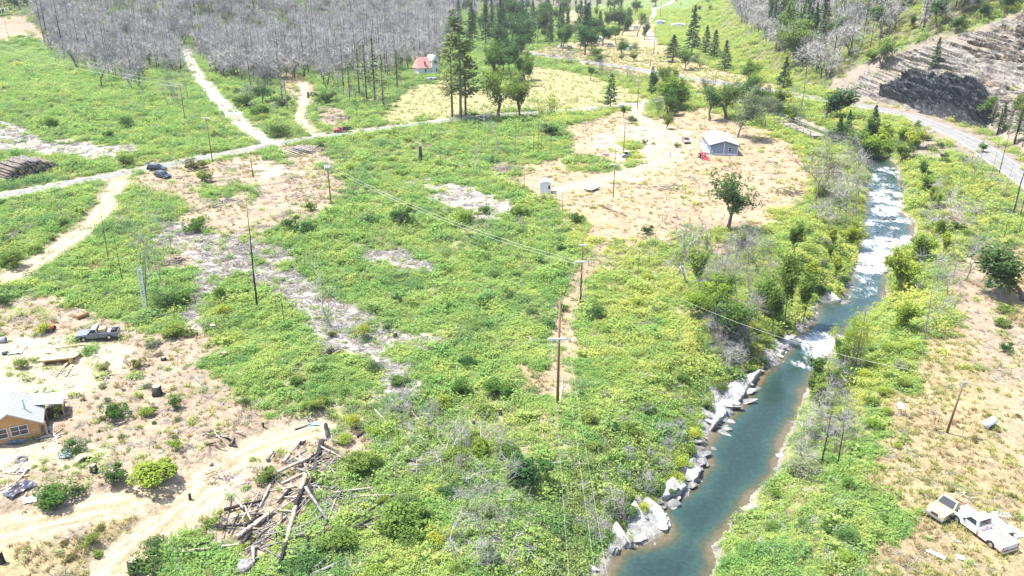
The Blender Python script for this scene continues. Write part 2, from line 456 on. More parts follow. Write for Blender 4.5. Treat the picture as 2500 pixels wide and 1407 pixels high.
# ------------------------------------------------------------------ the ground: one sheet from under the camera to the horizon
def build_ground():
    fine = np.radians(np.linspace(-41, 41, 470))
    rest = np.radians(np.concatenate([np.linspace(41, 319, 60)[1:-1]]))
    az = np.concatenate([fine, rest])
    dep = np.concatenate([np.radians(np.linspace(60, 43, 18)), np.radians(np.linspace(43, 6.5, 400))[1:], np.radians(np.linspace(6.5, 2.0, 110))[1:]])
    rad = np.concatenate([[2, 6, 12, 20], CAMZ / np.tan(dep), np.geomspace(1450, 6000, 22)])
    rad = np.unique(np.round(rad, 3))
    na, nr = len(az), len(rad)
    A, RR = np.meshgrid(az, rad)
    x = (RR * np.sin(A)).ravel(); y = (RR * np.cos(A)).ravel()
    z = height(x, y)
    # settle far away into one even rim
    col, cov, ds = zones(x, y, z)
    idx = np.arange(na * nr).reshape(nr, na)
    a = idx[:-1]; b = idx[1:]
    f = np.stack([a, np.roll(a, -1, 1), np.roll(b, -1, 1), b], -1).reshape(-1, 4)[:, ::-1]
    v = np.stack([x, y, z], 1)
    c = np.array([[0, 0, float(height(np.array([0.]), np.array([0.]))[0])]])
    v = np.vstack([v, c])
    me = bpy.data.meshes.new('ground')
    tri = np.stack([idx[0], np.roll(idx[0], -1), np.full(na, len(v) - 1)], 1)
    faces = f.tolist() + tri.tolist()
    me.from_pydata(v.tolist(), [], faces)
    ca = me.color_attributes.new('soil', 'FLOAT_COLOR', 'POINT')
    cc = np.ones((len(v), 4)); cc[:-1, :3] = col; cc[-1, :3] = PAL['green']
    ca.data.foreach_set('color', cc.ravel())
    me.polygons.foreach_set('use_smooth', [True] * len(me.polygons))
    me.materials.append(ground_mat())
    me.update()
    o = bpy.data.objects.new('ground', me)
    COL.objects.link(o)
    o['kind'] = 'structure'; o['label'] = 'brushy river flat with bare soil, rising to wooded hills'
    bv = BVHTree.FromPolygons(v.tolist(), faces)
    return o, bv

GROUND, BV = build_ground()

def Z(x, y):
    h = BV.ray_cast(Vector((x, y, 900)), Vector((0, 0, -1)))
    return h[0].z if h[0] else 0.0

def G(px, py):
    """photo pixel -> point on the ground"""
    d = ray(px, py)
    h = BV.ray_cast(Vector((0, 0, CAMZ)), d.normalized())
    if h[0]:
        return h[0].copy()
    x, y = flat(px, py)
    return Vector((x, y, Z(x, y)))

def depth_at(p):
    return p.y * CT - (p.z - CAMZ) * ST

def mpp(p):
    """metres per photo pixel at a point"""
    return depth_at(p) / FPX

def upsize(base_px, top_px):
    """height in metres of an upright thing standing on base_px whose top shows at row top_px[1]"""
    p = G(*base_px)
    d = ray(*top_px)
    # top point of the vertical through p, nearest the viewing ray: match the row
    b = (703.5 - top_px[1]) / FPX
    # (y*ST + dz*CT) = b*(y*CT - dz*ST)
    dz = p.y * (b * CT - ST) / (CT + b * ST)
    return p, max(.3, dz + CAMZ - p.z)
# ------------------------------------------------------------------ road sheets and the river
def ribbon(name, key, material, label, width, lift=.06, edge=.35, seed=0, wearcol=True, step=.8, nx=9):
    pts = ROADS[key][0]
    c = crom(pts, step)
    t = np.gradient(c, axis=0); t /= np.linalg.norm(t, axis=1)[:, None] + 1e-9
    nrm = np.stack([t[:, 1], -t[:, 0]], 1)
    s = np.concatenate([[0], np.cumsum(np.linalg.norm(np.diff(c, axis=0), axis=1))])
    verts, uv = [], []
    for i in range(len(c)):
        e1 = (float(fbm(np.array([s[i] / 3.0]), np.array([seed + .5]), 5, 3)[0]) - .5) * 2 * edge
        e2 = (float(fbm(np.array([s[i] / 3.0]), np.array([seed + 7.5]), 5, 3)[0]) - .5) * 2 * edge
        for j in range(nx):
            u = j / (nx - 1) * 2 - 1
            w = width / 2 + (e1 if u < 0 else e2)
            p = c[i] + nrm[i] * u * w
            zz = Z(p[0], p[1])
            verts.append((p[0], p[1], zz + (lift if abs(u) < .99 else -.03)))
            uv.append((u, s[i]))
    faces = []
    for i in range(len(c) - 1):
        for j in range(nx - 1):
            a = i * nx + j
            faces.append((a, a + 1, a + nx + 1, a + nx))
    me = bpy.data.meshes.new(name)
    me.from_pydata(verts, [], faces)
    at = me.attributes.new('across', 'FLOAT', 'POINT')
    at.data.foreach_set('value', [u[0] for u in uv])
    me.polygons.foreach_set('use_smooth', [True] * len(faces))
    me.materials.append(material)
    o = bpy.data.objects.new(name, me)
    COL.objects.link(o)
    o['kind'] = 'structure'; o['label'] = label
    if me.polygons and me.polygons[0].normal.z < 0:
        me.flip_normals()
    return o

def track_mat(name, rut, mid, sharp=.35):
    m, nt, out = newmat(name)
    b = N(nt, 'ShaderNodeBsdfPrincipled', Roughness=.95)
    b.inputs['Specular IOR Level'].default_value = .1
    at = N(nt, 'ShaderNodeAttribute', attribute_name='across')
    ab = N(nt, 'ShaderNodeMath', operation='ABSOLUTE'); nt.links.new(at.outputs['Fac'], ab.inputs[0])
    tc = N(nt, 'ShaderNodeTexCoord')
    n0 = N(nt, 'ShaderNodeTexNoise', Scale=.7, Detail=5.0); nt.links.new(tc.outputs['Object'], n0.inputs['Vector'])
    ad = N(nt, 'ShaderNodeMath', operation='MULTIPLY_ADD'); ad.inputs[1].default_value = .9; 
    nt.links.new(n0.outputs['Fac'], ad.inputs[0])
    sub = N(nt, 'ShaderNodeMath', operation='SUBTRACT'); sub.inputs[1].default_value = .95
    nt.links.new(ab.outputs[0], ad.inputs[2]); nt.links.new(ad.outputs[0], sub.inputs[0])
    a2 = N(nt, 'ShaderNodeMath', operation='ABSOLUTE'); nt.links.new(sub.outputs[0], a2.inputs[0])
    mr = N(nt, 'ShaderNodeMapRange'); mr.inputs['From Min'].default_value = .1; mr.inputs['From Max'].default_value = sharp
    nt.links.new(a2.outputs[0], mr.inputs['Value'])
    mx = N(nt, 'ShaderNodeMix', data_type='RGBA')
    mx.inputs[6].default_value = (*rut, 1); mx.inputs[7].default_value = (*mid, 1)
    nt.links.new(mr.outputs[0], mx.inputs[0])
    prev = mx.outputs[2]
    for sc_, lo, hi in ((.25, .84, 1.14), (1.0, .8, 1.18), (4.0, .76, 1.22), (14.0, .8, 1.2)):
        n = N(nt, 'ShaderNodeTexNoise', Scale=sc_, Detail=5.0, Roughness=.65); nt.links.new(tc.outputs['Object'], n.inputs['Vector'])
        r = N(nt, 'ShaderNodeMapRange'); r.inputs['From Min'].default_value = .3; r.inputs['From Max'].default_value = .7
        r.inputs['To Min'].default_value = lo; r.inputs['To Max'].default_value = hi
        nt.links.new(n.outputs['Fac'], r.inputs['Value'])
        q = N(nt, 'ShaderNodeMix', data_type='RGBA', blend_type='MULTIPLY'); q.inputs[0].default_value = 1
        nt.links.new(prev, q.inputs[6]); nt.links.new(r.outputs[0], q.inputs[7]); prev = q.outputs[2]
    nt.links.new(prev, b.inputs['Base Color'])
    nb = N(nt, 'ShaderNodeTexNoise', Scale=5.0, Detail=5.0); nt.links.new(tc.outputs['Object'], nb.inputs['Vector'])
    bp = N(nt, 'ShaderNodeBump', Strength=.6, Distance=.1)
    nt.links.new(nb.outputs['Fac'], bp.inputs['Height']); nt.links.new(bp.outputs[0], b.inputs['Normal'])
    nt.links.new(b.outputs[0], out.inputs[0])
    return m

M_GRAVEL = track_mat('worn_gravel', (.215, .208, .20), (.18, .172, .162))
M_PALEGR = track_mat('pale_gravel', (.35, .33, .30), (.27, .25, .20))
M_DIRT = track_mat('tan_dirt', (.37, .295, .205), (.31, .245, .15))
M_SAND = track_mat('yellow_sand', (.35, .28, .19), (.25, .195, .125))
M_DUST = track_mat('dusty_yard', (.33, .27, .20), (.26, .205, .145))
M_PATH = track_mat('trodden_earth', (.32, .25, .16), (.27, .21, .115))
M_TAR = track_mat('pale_asphalt', (.185, .182, .185), (.165, .162, .163), .5)

ribbon('gravel_road', 'gravel_road', M_GRAVEL, 'long pale gravel road crossing the flat past the red truck', 5.0, seed=1, edge=.3)
ribbon('dirt_track', 'dirt_track', M_DIRT, 'rutted tan dirt track curving down left from the parked cars', 3.9, seed=2)
ribbon('forest_track', 'forest_track', M_PALEGR, 'straight pale gravel track running up into the burned forest', 4.6, seed=3)
ribbon('curved_track', 'curved_track', M_DIRT, 'curved dirt track joining the gravel road by the red truck', 3.8, seed=4)
ribbon('sandy_track', 'sandy_track', M_SAND, 'bright sandy track across the lower left slope', 3.5, seed=5, edge=.5)
ribbon('sandy_spur', 'sandy_spur', M_SAND, 'sandy spur forking down to the lower left edge', 3.4, seed=6, lift=.075, edge=.5)
ribbon('yard_drive', 'yard_drive', M_DUST, 'dusty pale drive winding through the yard of the grey house', 4.2, seed=7, edge=.8)
ribbon('farm_lane', 'farm_lane', M_PALEGR, 'pale lane bending up between the far village houses', 4.6, seed=11, lift=.15)
HWY_O = ribbon('highway', 'highway', M_TAR, 'two-lane pale asphalt highway rounding the foot of the cliff', 7.4, seed=12, lift=.10, edge=.05, nx=9)

def stripe(key, off, w, name, material, label, dash=None, lift=.125):
    c = crom(ROADS[key][0], .8)
    t = np.gradient(c, axis=0); t /= np.linalg.norm(t, axis=1)[:, None] + 1e-9
    nrm = np.stack([t[:, 1], -t[:, 0]], 1)
    vs, fs = [], []
    for i in range(len(c)):
        for u in (-1, 1):
            p = c[i] + nrm[i] * (off + u * w / 2)
            vs.append((p[0], p[1], 0))
    for i in range(len(c) - 1):
        if dash and (i // dash) % 3 == 2:
            continue
        a = 2 * i
        fs.append((a, a + 1, a + 3, a + 2))
    used = sorted({k for f in fs for k in f}); mp = {k: n for n, k in enumerate(used)}
    hb = HWYBV
    nv = []
    for k in used:
        h = hb.ray_cast(Vector((vs[k][0], vs[k][1], 300)), Vector((0, 0, -1)))
        nv.append((vs[k][0], vs[k][1], (h[0].z if h[0] else Z(vs[k][0], vs[k][1]) + .1) + .02))
    me = bpy.data.meshes.new(name); me.from_pydata(nv, [], [tuple(mp[k] for k in f) for f in fs]); me.materials.append(material)
    o = bpy.data.objects.new(name, me); COL.objects.link(o); o['kind'] = 'structure'; o['label'] = label

_hm = HWY_O.data
HWYBV = BVHTree.FromPolygons([v.co[:] for v in _hm.vertices], [tuple(p.vertices) for p in _hm.polygons])
M_LINE = mat('road_paint_white', (.8, .8, .78), .7, var=.12)
M_YEL = mat('road_paint_yellow', (.62, .45, .10), .7, var=.15)
stripe('highway', -3.2, .14, 'road_edge_line', M_LINE, 'white edge line on the river side of the highway')
stripe('highway', 3.2, .14, 'road_edge_line', M_LINE, 'white edge line on the cliff side of the highway')
stripe('highway', 0, .14, 'road_centre_line', M_YEL, 'yellow centre line of the highway')

def water_mat():
    m, nt, out = newmat('river_water')
    b = N(nt, 'ShaderNodeBsdfPrincipled', Roughness=.12)
    b.inputs['Specular IOR Level'].default_value = .5
    b.inputs['IOR'].default_value = 1.33
    dp = N(nt, 'ShaderNodeAttribute', attribute_name='depth')
    fm = N(nt, 'ShaderNodeAttribute', attribute_name='foam')
    tc = N(nt, 'ShaderNodeTexCoord')
    # bed colours: brown shallows, green, deep teal
    n0 = N(nt, 'ShaderNodeTexNoise', Scale=.22, Detail=3.0); nt.links.new(tc.outputs['Object'], n0.inputs['Vector'])
    ad = N(nt, 'ShaderNodeMath', operation='MULTIPLY_ADD'); ad.inputs[1].default_value = .9
    nt.links.new(n0.outputs['Fac'], ad.inputs[0]); nt.links.new(dp.outputs['Fac'], ad.inputs[2])
    sb = N(nt, 'ShaderNodeMath', operation='SUBTRACT'); sb.inputs[1].default_value = .45; nt.links.new(ad.outputs[0], sb.inputs[0])
    cr = N(nt, 'ShaderNodeValToRGB')
    e = cr.color_ramp.elements
    e[0].position = 0; e[0].color = (.10, .08, .048, 1)
    e[1].position = 1; e[1].color = (.017, .034, .031, 1)
    k = e.new(.22); k.color = (.05, .055, .032, 1)
    k = e.new(.5); k.color = (.024, .05, .042, 1)
    nt.links.new(sb.outputs[0], cr.inputs[0])
    # stones showing through
    vo = N(nt, 'ShaderNodeTexNoise', Scale=2.2, Detail=3.0); nt.links.new(tc.outputs['Object'], vo.inputs['Vector'])
    r = N(nt, 'ShaderNodeMapRange'); r.inputs['From Min'].default_value = .35; r.inputs['From Max'].default_value = .65
    r.inputs['To Min'].default_value = .88; r.inputs['To Max'].default_value = 1.12; nt.links.new(vo.outputs['Fac'], r.inputs['Value'])
    q = N(nt, 'ShaderNodeMix', data_type='RGBA', blend_type='MULTIPLY'); q.inputs[0].default_value = 1
    nt.links.new(cr.outputs[0], q.inputs[6]); nt.links.new(r.outputs[0], q.inputs[7])
    # foam: broken white water
    n1 = N(nt, 'ShaderNodeTexNoise', Scale=1.5, Detail=9.0, Roughness=.75, Distortion=.5); mpf = N(nt, 'ShaderNodeMapping'); mpf.inputs['Scale'].default_value = (1.5, .5, 1)
    nt.links.new(tc.outputs['Object'], mpf.inputs['Vector']); nt.links.new(mpf.outputs[0], n1.inputs['Vector'])
    a2 = N(nt, 'ShaderNodeMath', operation='ADD'); nt.links.new(n1.outputs['Fac'], a2.inputs[0]); nt.links.new(fm.outputs['Fac'], a2.inputs[1])
    fr = N(nt, 'ShaderNodeMapRange'); fr.inputs['From Min'].default_value = .68; fr.inputs['From Max'].default_value = 1.16
    nt.links.new(a2.outputs[0], fr.inputs['Value'])
    mx = N(nt, 'ShaderNodeMix', data_type='RGBA'); mx.inputs[7].default_value = (.82, .84, .86, 1)
    nt.links.new(fr.outputs[0], mx.inputs[0]); nt.links.new(q.outputs[2], mx.inputs[6])
    nt.links.new(mx.outputs[2], b.inputs['Base Color'])
    rr = N(nt, 'ShaderNodeMapRange'); rr.inputs['To Min'].default_value = .10; rr.inputs['To Max'].default_value = .75
    nt.links.new(fr.outputs[0], rr.inputs['Value']); nt.links.new(rr.outputs[0], b.inputs['Roughness'])
    w1 = N(nt, 'ShaderNodeTexNoise', Scale=1.4, Detail=5.0, Roughness=.6); nt.links.new(tc.outputs['Object'], w1.inputs['Vector'])
    st = N(nt, 'ShaderNodeMath', operation='MULTIPLY_ADD'); st.inputs[1].default_value = .7; st.inputs[2].default_value = .07
    nt.links.new(fm.outputs['Fac'], st.inputs[0])
    bp = N(nt, 'ShaderNodeBump', Distance=.3); nt.links.new(st.outputs[0], bp.inputs['Strength'])
    nt.links.new(w1.outputs['Fac'], bp.inputs['Height']); nt.links.new(bp.outputs[0], b.inputs['Normal'])
    nt.links.new(b.outputs[0], out.inputs[0])
    return m

# white water: (photo pixel, reach in metres along, across, strength)
_fr = random.Random(19)
RAPIDS = [((1998, 838), 1.6, 3, .6), ((2018, 850), 1.8, 2, .6), ((1988, 862), 1.6, 2, .42), ((1960, 893), 1.0, 2.5, .42), ((1975, 880), 1.5, 2, .3), ((2150, 560), 22, 12, .10), ((2160, 450), 20, 12, .14)]
for y0, y1, xa, xb, n_, s_ in ((408, 470, 2125, 2195, 34, .36), (466, 512, 2125, 2198, 26, .58), (512, 590, 2115, 2215, 26, .34), (585, 625, 2105, 2205, 18, .46), (622, 668, 2095, 2170, 24, .6), (668, 730, 2085, 2150, 10, .26), (828, 868, 1985, 2030, 10, .6)):
    for _ in range(n_):
        RAPIDS.append(((_fr.uniform(xa, xb), _fr.uniform(y0, y1)), _fr.uniform(1.2, 4.5), _fr.uniform(.9, 3.2), .8 * s_ * _fr.uniform(.6, 1.25)))

def build_river():
    L = crom(LB, 1.0); Rr = crom(RB, 1.0)
    def resamp(c, n):
        s = np.concatenate([[0], np.cumsum(np.linalg.norm(np.diff(c, axis=0), axis=1))])
        q = np.linspace(0, s[-1], n)
        return np.stack([np.interp(q, s, c[:, 0]), np.interp(q, s, c[:, 1])], 1)
    # match the two banks point by point
    n = 520
    Ls, Rs = [], []
    la, ra = np.array(LB), np.array(RB)
    idl = np.linspace(0, 1, len(LB)); idr = np.linspace(0, 1, len(RB))
    L = resamp(L, n); Rr = resamp(Rr, n)
    m = 64
    u = np.linspace(-.28, 1.28, m)
    X = L[:, None, 0] * (1 - u) + Rr[:, None, 0] * u
    Y = L[:, None, 1] * (1 - u) + Rr[:, None, 1] * u
    x = X.ravel(); y = Y.ravel()
    # keep the overhang past the banks modest
    d = sdist(x, y, RIVER)
    z = wlev(y)
    foam = np.zeros(len(x))
    c = (L + Rr) / 2
    for (p, al, ac, s) in RAPIDS:
        fx, fy = flatw(*p)
        k = np.argmin((c[:, 0] - fx) ** 2 + (c[:, 1] - fy) ** 2)
        t = c[min(k + 3, n - 1)] - c[max(k - 3, 0)]; t /= np.linalg.norm(t) + 1e-9
        a = (x - fx) * t[0] + (y - fy) * t[1]; b = -(x - fx) * t[1] + (y - fy) * t[0]
        foam = np.maximum(foam, s * np.exp(-(a / al) ** 2 - (b / ac) ** 2))
    z = z + (fbm(x / 1.6, y / 1.6, 101, 3) - .5) * (.05 + .9 * foam) + foam * .1
    foam = foam * (.4 + 1.2 * fbm(x / 2.6, y / 2.6, 111, 3))
    depth = np.clip(sstep(-.2, 3.2, d) , 0, 1)
    me = bpy.data.meshes.new('river')
    idx = np.arange(n * m).reshape(n, m)
    f = np.stack([idx[:-1, :-1], idx[:-1, 1:], idx[1:, 1:], idx[1:, :-1]], -1).reshape(-1, 4)
    keep = (d[f] > -4).any(1)
    f = f[keep]
    me.from_pydata(np.stack([x, y, z], 1).tolist(), [], f.tolist())
    me.attributes.new('depth', 'FLOAT', 'POINT').data.foreach_set('value', depth)
    me.attributes.new('foam', 'FLOAT', 'POINT').data.foreach_set('value', foam)
    me.polygons.foreach_set('use_smooth', [True] * len(me.polygons))
    me.materials.append(water_mat())
    if me.polygons[0].normal.z < 0:
        me.flip_normals()
    o = bpy.data.objects.new('river', me)
    COL.objects.link(o); o['kind'] = 'structure'; o['label'] = 'teal river with white rapids upstream'
build_river()
# ------------------------------------------------------------------ object helpers
def tag(o, label, cat=None, group=None, kind=None):
    o['label'] = label
    if cat: o['category'] = cat
    if group: o['group'] = group
    if kind or cat: o['kind'] = kind or 'thing'
    return o

def thing(name, label, cat, loc=(0, 0, 0), rz=0.0, group=None, scale=None):
    o = bpy.data.objects.new(name, None)
    COL.objects.link(o)
    o.empty_display_size = .3
    o.location = loc; o.rotation_euler = (0, 0, rz)
    if scale is not None:
        o.scale = scale if hasattr(scale, '__len__') else (scale,) * 3
    return tag(o, label, cat, group)

class MB:
    """collects shapes into one mesh"""
    def __init__(s):
        s.v, s.f, s.mi, s.sm = [], [], [], []
        s.m = 0; s.smooth = False
        s.T = Matrix()
    def add(s, vs, fs):
        o = len(s.v)
        s.v += [tuple(s.T @ Vector(p)) for p in vs]
        s.f += [tuple(o + i for i in f) for f in fs]
        s.mi += [s.m] * len(fs); s.sm += [s.smooth] * len(fs)
        return s
    def box(s, x0, x1, y0, y1, z0, z1, tx=0, ty=0):
        """box; tx, ty shrink the top"""
        s.add([(x0, y0, z0), (x1, y0, z0), (x1, y1, z0), (x0, y1, z0), (x0 + tx, y0 + ty, z1), (x1 - tx, y0 + ty, z1), (x1 - tx, y1 - ty, z1), (x0 + tx, y1 - ty, z1)],
              [(3, 2, 1, 0), (4, 5, 6, 7), (0, 1, 5, 4), (1, 2, 6, 5), (2, 3, 7, 6), (3, 0, 4, 7)])
        return s
    def prism(s, prof, y0, y1, inset=0.0):
        """side profile (x, z) extruded along y"""
        n = len(prof)
        vs = [(x, y0, z) for x, z in prof] + [(x, y1, z) for x, z in prof]
        fs = [tuple(range(n)), tuple(range(2 * n - 1, n - 1, -1))]
        fs += [(i, i + n, (i + 1) % n + n, (i + 1) % n) for i in range(n)]
        s.add(vs, fs); return s
    def tube(s, pts, rad, n=6, cap=True):
        pts = [Vector(p) for p in pts]
        rad = rad if hasattr(rad, '__len__') else [rad] * len(pts)
        vs, fs = [], []
        up = Vector((0, 0, 1))
        for i, p in enumerate(pts):
            d = (pts[min(i + 1, len(pts) - 1)] - pts[max(i - 1, 0)])
            d = d.normalized() if d.length > 1e-9 else up
            a = d.cross(Vector((1, 0, 0)) if abs(d.x) < .8 else Vector((0, 1, 0))).normalized()
            b = d.cross(a)
            for k in range(n):
                t = 2 * math.pi * k / n
                vs.append(tuple(p + (a * math.cos(t) + b * math.sin(t)) * rad[i]))
        for i in range(len(pts) - 1):
            for k in range(n):
                fs.append((i * n + k, (i + 1) * n + k, (i + 1) * n + (k + 1) % n, i * n + (k + 1) % n))
        if cap:
            fs.append(tuple(range(n))); fs.append(tuple(range(len(pts) * n - 1, (len(pts) - 1) * n - 1, -1)))
        s.add(vs, fs); return s
    def quad(s, a, b, c, d):
        s.add([a, b, c, d], [(0, 1, 2, 3)]); return s
    def mesh(s, name, mats, bevel=0.0):
        me = bpy.data.meshes.new(name)
        me.from_pydata(s.v, [], s.f)
        for m in (mats if isinstance(mats, (list, tuple)) else [mats]):
            me.materials.append(m)
        me.polygons.foreach_set('material_index', s.mi)
        me.polygons.foreach_set('use_smooth', s.sm)
        bm = bmesh.new(); bm.from_mesh(me)
        bmesh.ops.recalc_face_normals(bm, faces=bm.faces)
        if bevel:
            bmesh.ops.bevel(bm, geom=[e for e in bm.edges if len(e.link_faces) == 2 and e.calc_face_angle(0) > .5], offset=bevel, segments=1, affect='EDGES')
        bm.to_mesh(me); bm.free()
        me.update()
        return me
    def build(s, name, mats, parent=None, bevel=0.0):
        return put(name, s.mesh(name, mats, bevel), parent)

def put(name, me, parent=None):
    o = bpy.data.objects.new(name, me)
    COL.objects.link(o)
    if parent is not None:
        o.parent = parent
    return o

def mesh_np(name, V, F, mats, mi=None, attr=None, smooth=False):
    me = bpy.data.meshes.new(name)
    me.from_pydata(np.asarray(V).tolist(), [], F if isinstance(F, list) else F.tolist())
    for m in (mats if isinstance(mats, (list, tuple)) else [mats]):
        me.materials.append(m)
    if mi is not None:
        me.polygons.foreach_set('material_index', mi)
    if attr is not None:
        me.attributes.new('lv', 'FLOAT', 'POINT').data.foreach_set('value', attr)
    if smooth:
        me.polygons.foreach_set('use_smooth', [True] * len(me.polygons))
    me.update()
    return me

# ------------------------------------------------------------------ plant materials
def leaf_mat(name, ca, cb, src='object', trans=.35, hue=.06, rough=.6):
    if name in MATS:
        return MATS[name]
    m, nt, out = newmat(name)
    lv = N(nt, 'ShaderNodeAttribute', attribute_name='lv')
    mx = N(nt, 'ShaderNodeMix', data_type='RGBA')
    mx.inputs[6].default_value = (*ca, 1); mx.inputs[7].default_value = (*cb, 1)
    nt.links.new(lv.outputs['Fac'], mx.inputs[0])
    hs = N(nt, 'ShaderNodeHueSaturation')
    if src == 'object':
        oi = N(nt, 'ShaderNodeObjectInfo'); rnd = oi.outputs['Random']
    else:
        at = N(nt, 'ShaderNodeAttribute', attribute_name='tint', attribute_type='INSTANCER'); rnd = at.outputs['Fac']
    r1 = N(nt, 'ShaderNodeMapRange'); r1.inputs['To Min'].default_value = .5 - hue * .5; r1.inputs['To Max'].default_value = .5 + hue * .5
    nt.links.new(rnd, r1.inputs['Value']); nt.links.new(r1.outputs[0], hs.inputs['Hue'])
    r2 = N(nt, 'ShaderNodeMapRange'); r2.inputs['To Min'].default_value = 1.22; r2.inputs['To Max'].default_value = .80
    nt.links.new(rnd, r2.inputs['Value']); nt.links.new(r2.outputs[0], hs.inputs['Value'])
    nt.links.new(mx.outputs[2], hs.inputs['Color'])
    d = N(nt, 'ShaderNodeBsdfDiffuse'); t = N(nt, 'ShaderNodeBsdfTranslucent')
    nt.links.new(hs.outputs[0], d.inputs[0]); nt.links.new(hs.outputs[0], t.inputs[0])
    ms = N(nt, 'ShaderNodeMixShader'); ms.inputs[0].default_value = trans
    nt.links.new(d.outputs[0], ms.inputs[1]); nt.links.new(t.outputs[0], ms.inputs[2])
    nt.links.new(ms.outputs[0], out.inputs[0])
    MATS[name] = m
    return m

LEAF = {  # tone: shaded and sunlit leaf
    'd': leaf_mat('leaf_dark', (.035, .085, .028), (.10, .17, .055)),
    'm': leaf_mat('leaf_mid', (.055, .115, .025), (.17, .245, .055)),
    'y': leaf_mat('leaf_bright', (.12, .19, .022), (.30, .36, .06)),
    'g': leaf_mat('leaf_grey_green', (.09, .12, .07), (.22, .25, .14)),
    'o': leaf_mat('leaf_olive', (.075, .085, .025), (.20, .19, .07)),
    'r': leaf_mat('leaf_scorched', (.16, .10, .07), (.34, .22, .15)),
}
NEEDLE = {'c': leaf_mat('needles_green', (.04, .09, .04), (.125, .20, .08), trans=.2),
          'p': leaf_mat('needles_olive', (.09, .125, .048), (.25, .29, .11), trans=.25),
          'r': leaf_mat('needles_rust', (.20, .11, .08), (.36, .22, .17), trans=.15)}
BARK = mat('bark_brown', (.12, .095, .075), .95, var=.4, scale=4, stretch=(1, 1, .15))
CHAR = mat('bark_charred', (.016, .015, .016), .9, var=.5, scale=3, tint=(.05, .046, .044), tscale=.5, stretch=(1, 1, .25))
PALEBARK = mat('bark_pale', (.34, .315, .285), .9, var=.25, scale=3, stretch=(1, 1, .2))
GREYBARK = mat('bark_grey', (.17, .158, .15), .95, var=.3, scale=3, stretch=(1, 1, .2))
TWIG = mat('twigs_grey', (.255, .24, .235), .95, var=.3, scale=.8, tint=(.18, .165, .16), tscale=.25)
TWIGF = mat('twigs_lilac_grey', (.43, .405, .375), .95, var=.3, scale=.8, tint=(.28, .26, .24), tscale=.25)
TWIGP = mat('twigs_pale', (.36, .335, .305), .95, var=.25, scale=.8)
TWIGD = mat('twigs_dark', (.13, .115, .115), .95, var=.3, scale=.8)
POLEWOOD = mat('pole_wood', (.20, .115, .075), .85, var=.3, scale=5, stretch=(1, 1, .1), tint=(.12, .075, .055))

# ------------------------------------------------------------------ plant prototypes
def rot_basis(rng, n, up=0.5):
    nv = rng.normal(size=(n, 3)); nv /= np.linalg.norm(nv, axis=1)[:, None]
    nv[:, 2] = np.abs(nv[:, 2]) + up
    nv /= np.linalg.norm(nv, axis=1)[:, None]
    t = rng.normal(size=(n, 3)); t -= nv * (t * nv).sum(1)[:, None]; t /= np.linalg.norm(t, axis=1)[:, None]
    return t, np.cross(nv, t)

def leaves(rng, C, size, up=.5, aspect=.55, jit=.4):
    """diamond leaf sprays at the points C"""
    n = len(C)
    t, b = rot_basis(rng, n, up)
    s = size * (1 + jit * (rng.random(n) - .5) * 2)[:, None]
    V = np.stack([C - t * s * .5, C + b * s * .5 * aspect, C + t * s * .5, C - b * s * .5 * aspect], 1).reshape(-1, 3)
    F = np.arange(4 * n).reshape(n, 4)
    return V, F

def dome_points(rng, n, rx, ry, rz, shell=.55, low=0.0):
    d = rng.normal(size=(n, 3)); d /= np.linalg.norm(d, axis=1)[:, None]
    d[:, 2] = np.abs(d[:, 2]) * (1 - low) + low * d[:, 2]
    r = shell + (1 - shell) * rng.random(n) ** .6
    return d * r[:, None] * np.array([rx, ry, rz])

def proto_clump(seed, n=64, r=.75, h=.62, leaf=.20, m=None):
    rng = np.random.default_rng(seed)
    C = []
    k = rng.integers(3, 6)
    for i in range(k):
        a = rng.random() * 6.28; q = rng.random() ** .5 * r * .6
        c = np.array([math.cos(a) * q, math.sin(a) * q, .02])
        C.append(dome_points(rng, n // k, r * .55, r * .55, h * (.6 + .6 * rng.random())) + c)
    C = np.concatenate(C)
    V, F = leaves(rng, C, leaf, up=.85)
    lv = np.repeat(np.clip(.12 + .55 * C[:, 2] / h + .5 * (rng.random(len(C)) - .3), 0, 1), 4)  # low leaves darker, top leaves lighter: shade and sun painted in by height
    return mesh_np('brush_clump', V, F, m, attr=lv)

def proto_tuft(seed, n=16, h=.5, m=None):
    rng = np.random.default_rng(seed)
    V, F, lv = [], [], []
    for i in range(n):
        a = rng.random() * 6.28; r = rng.random() * .28; L = h * (.5 + .8 * rng.random()); w = .03
        b = np.array([math.cos(a) * r, math.sin(a) * r, -.02]); d = rng.random() * 6.28; o = L * (.3 + .5 * rng.random())
        tip = b + np.array([math.cos(d) * o, math.sin(d) * o, L])
        s = np.array([-math.sin(d), math.cos(d), 0]) * w
        k = len(V); V += [b - s, b + s, tip]; F.append([k, k + 1, k + 2]); lv += [.3 * rng.random(), .3 * rng.random(), .6 + .4 * rng.random()]
    return mesh_np('grass_tuft', V, F, m, attr=lv)

def proto_litter(seed, n=12, m=None):
    rng = np.random.default_rng(seed)
    mb = MB()
    for i in range(n):
        a = rng.random() * 3.14; c = (rng.random(3) - .5) * np.array([1.5, 1.5, .16]) + np.array([0, 0, .09]); L = .3 + .9 * rng.random()
        d = np.array([math.cos(a), math.sin(a), (rng.random() - .5) * .35]) * L / 2
        mb.tube([c - d, c + d], [.035 * (.5 + rng.random()), .012], 3, cap=False)
    return mb.mesh('twig_litter', m)

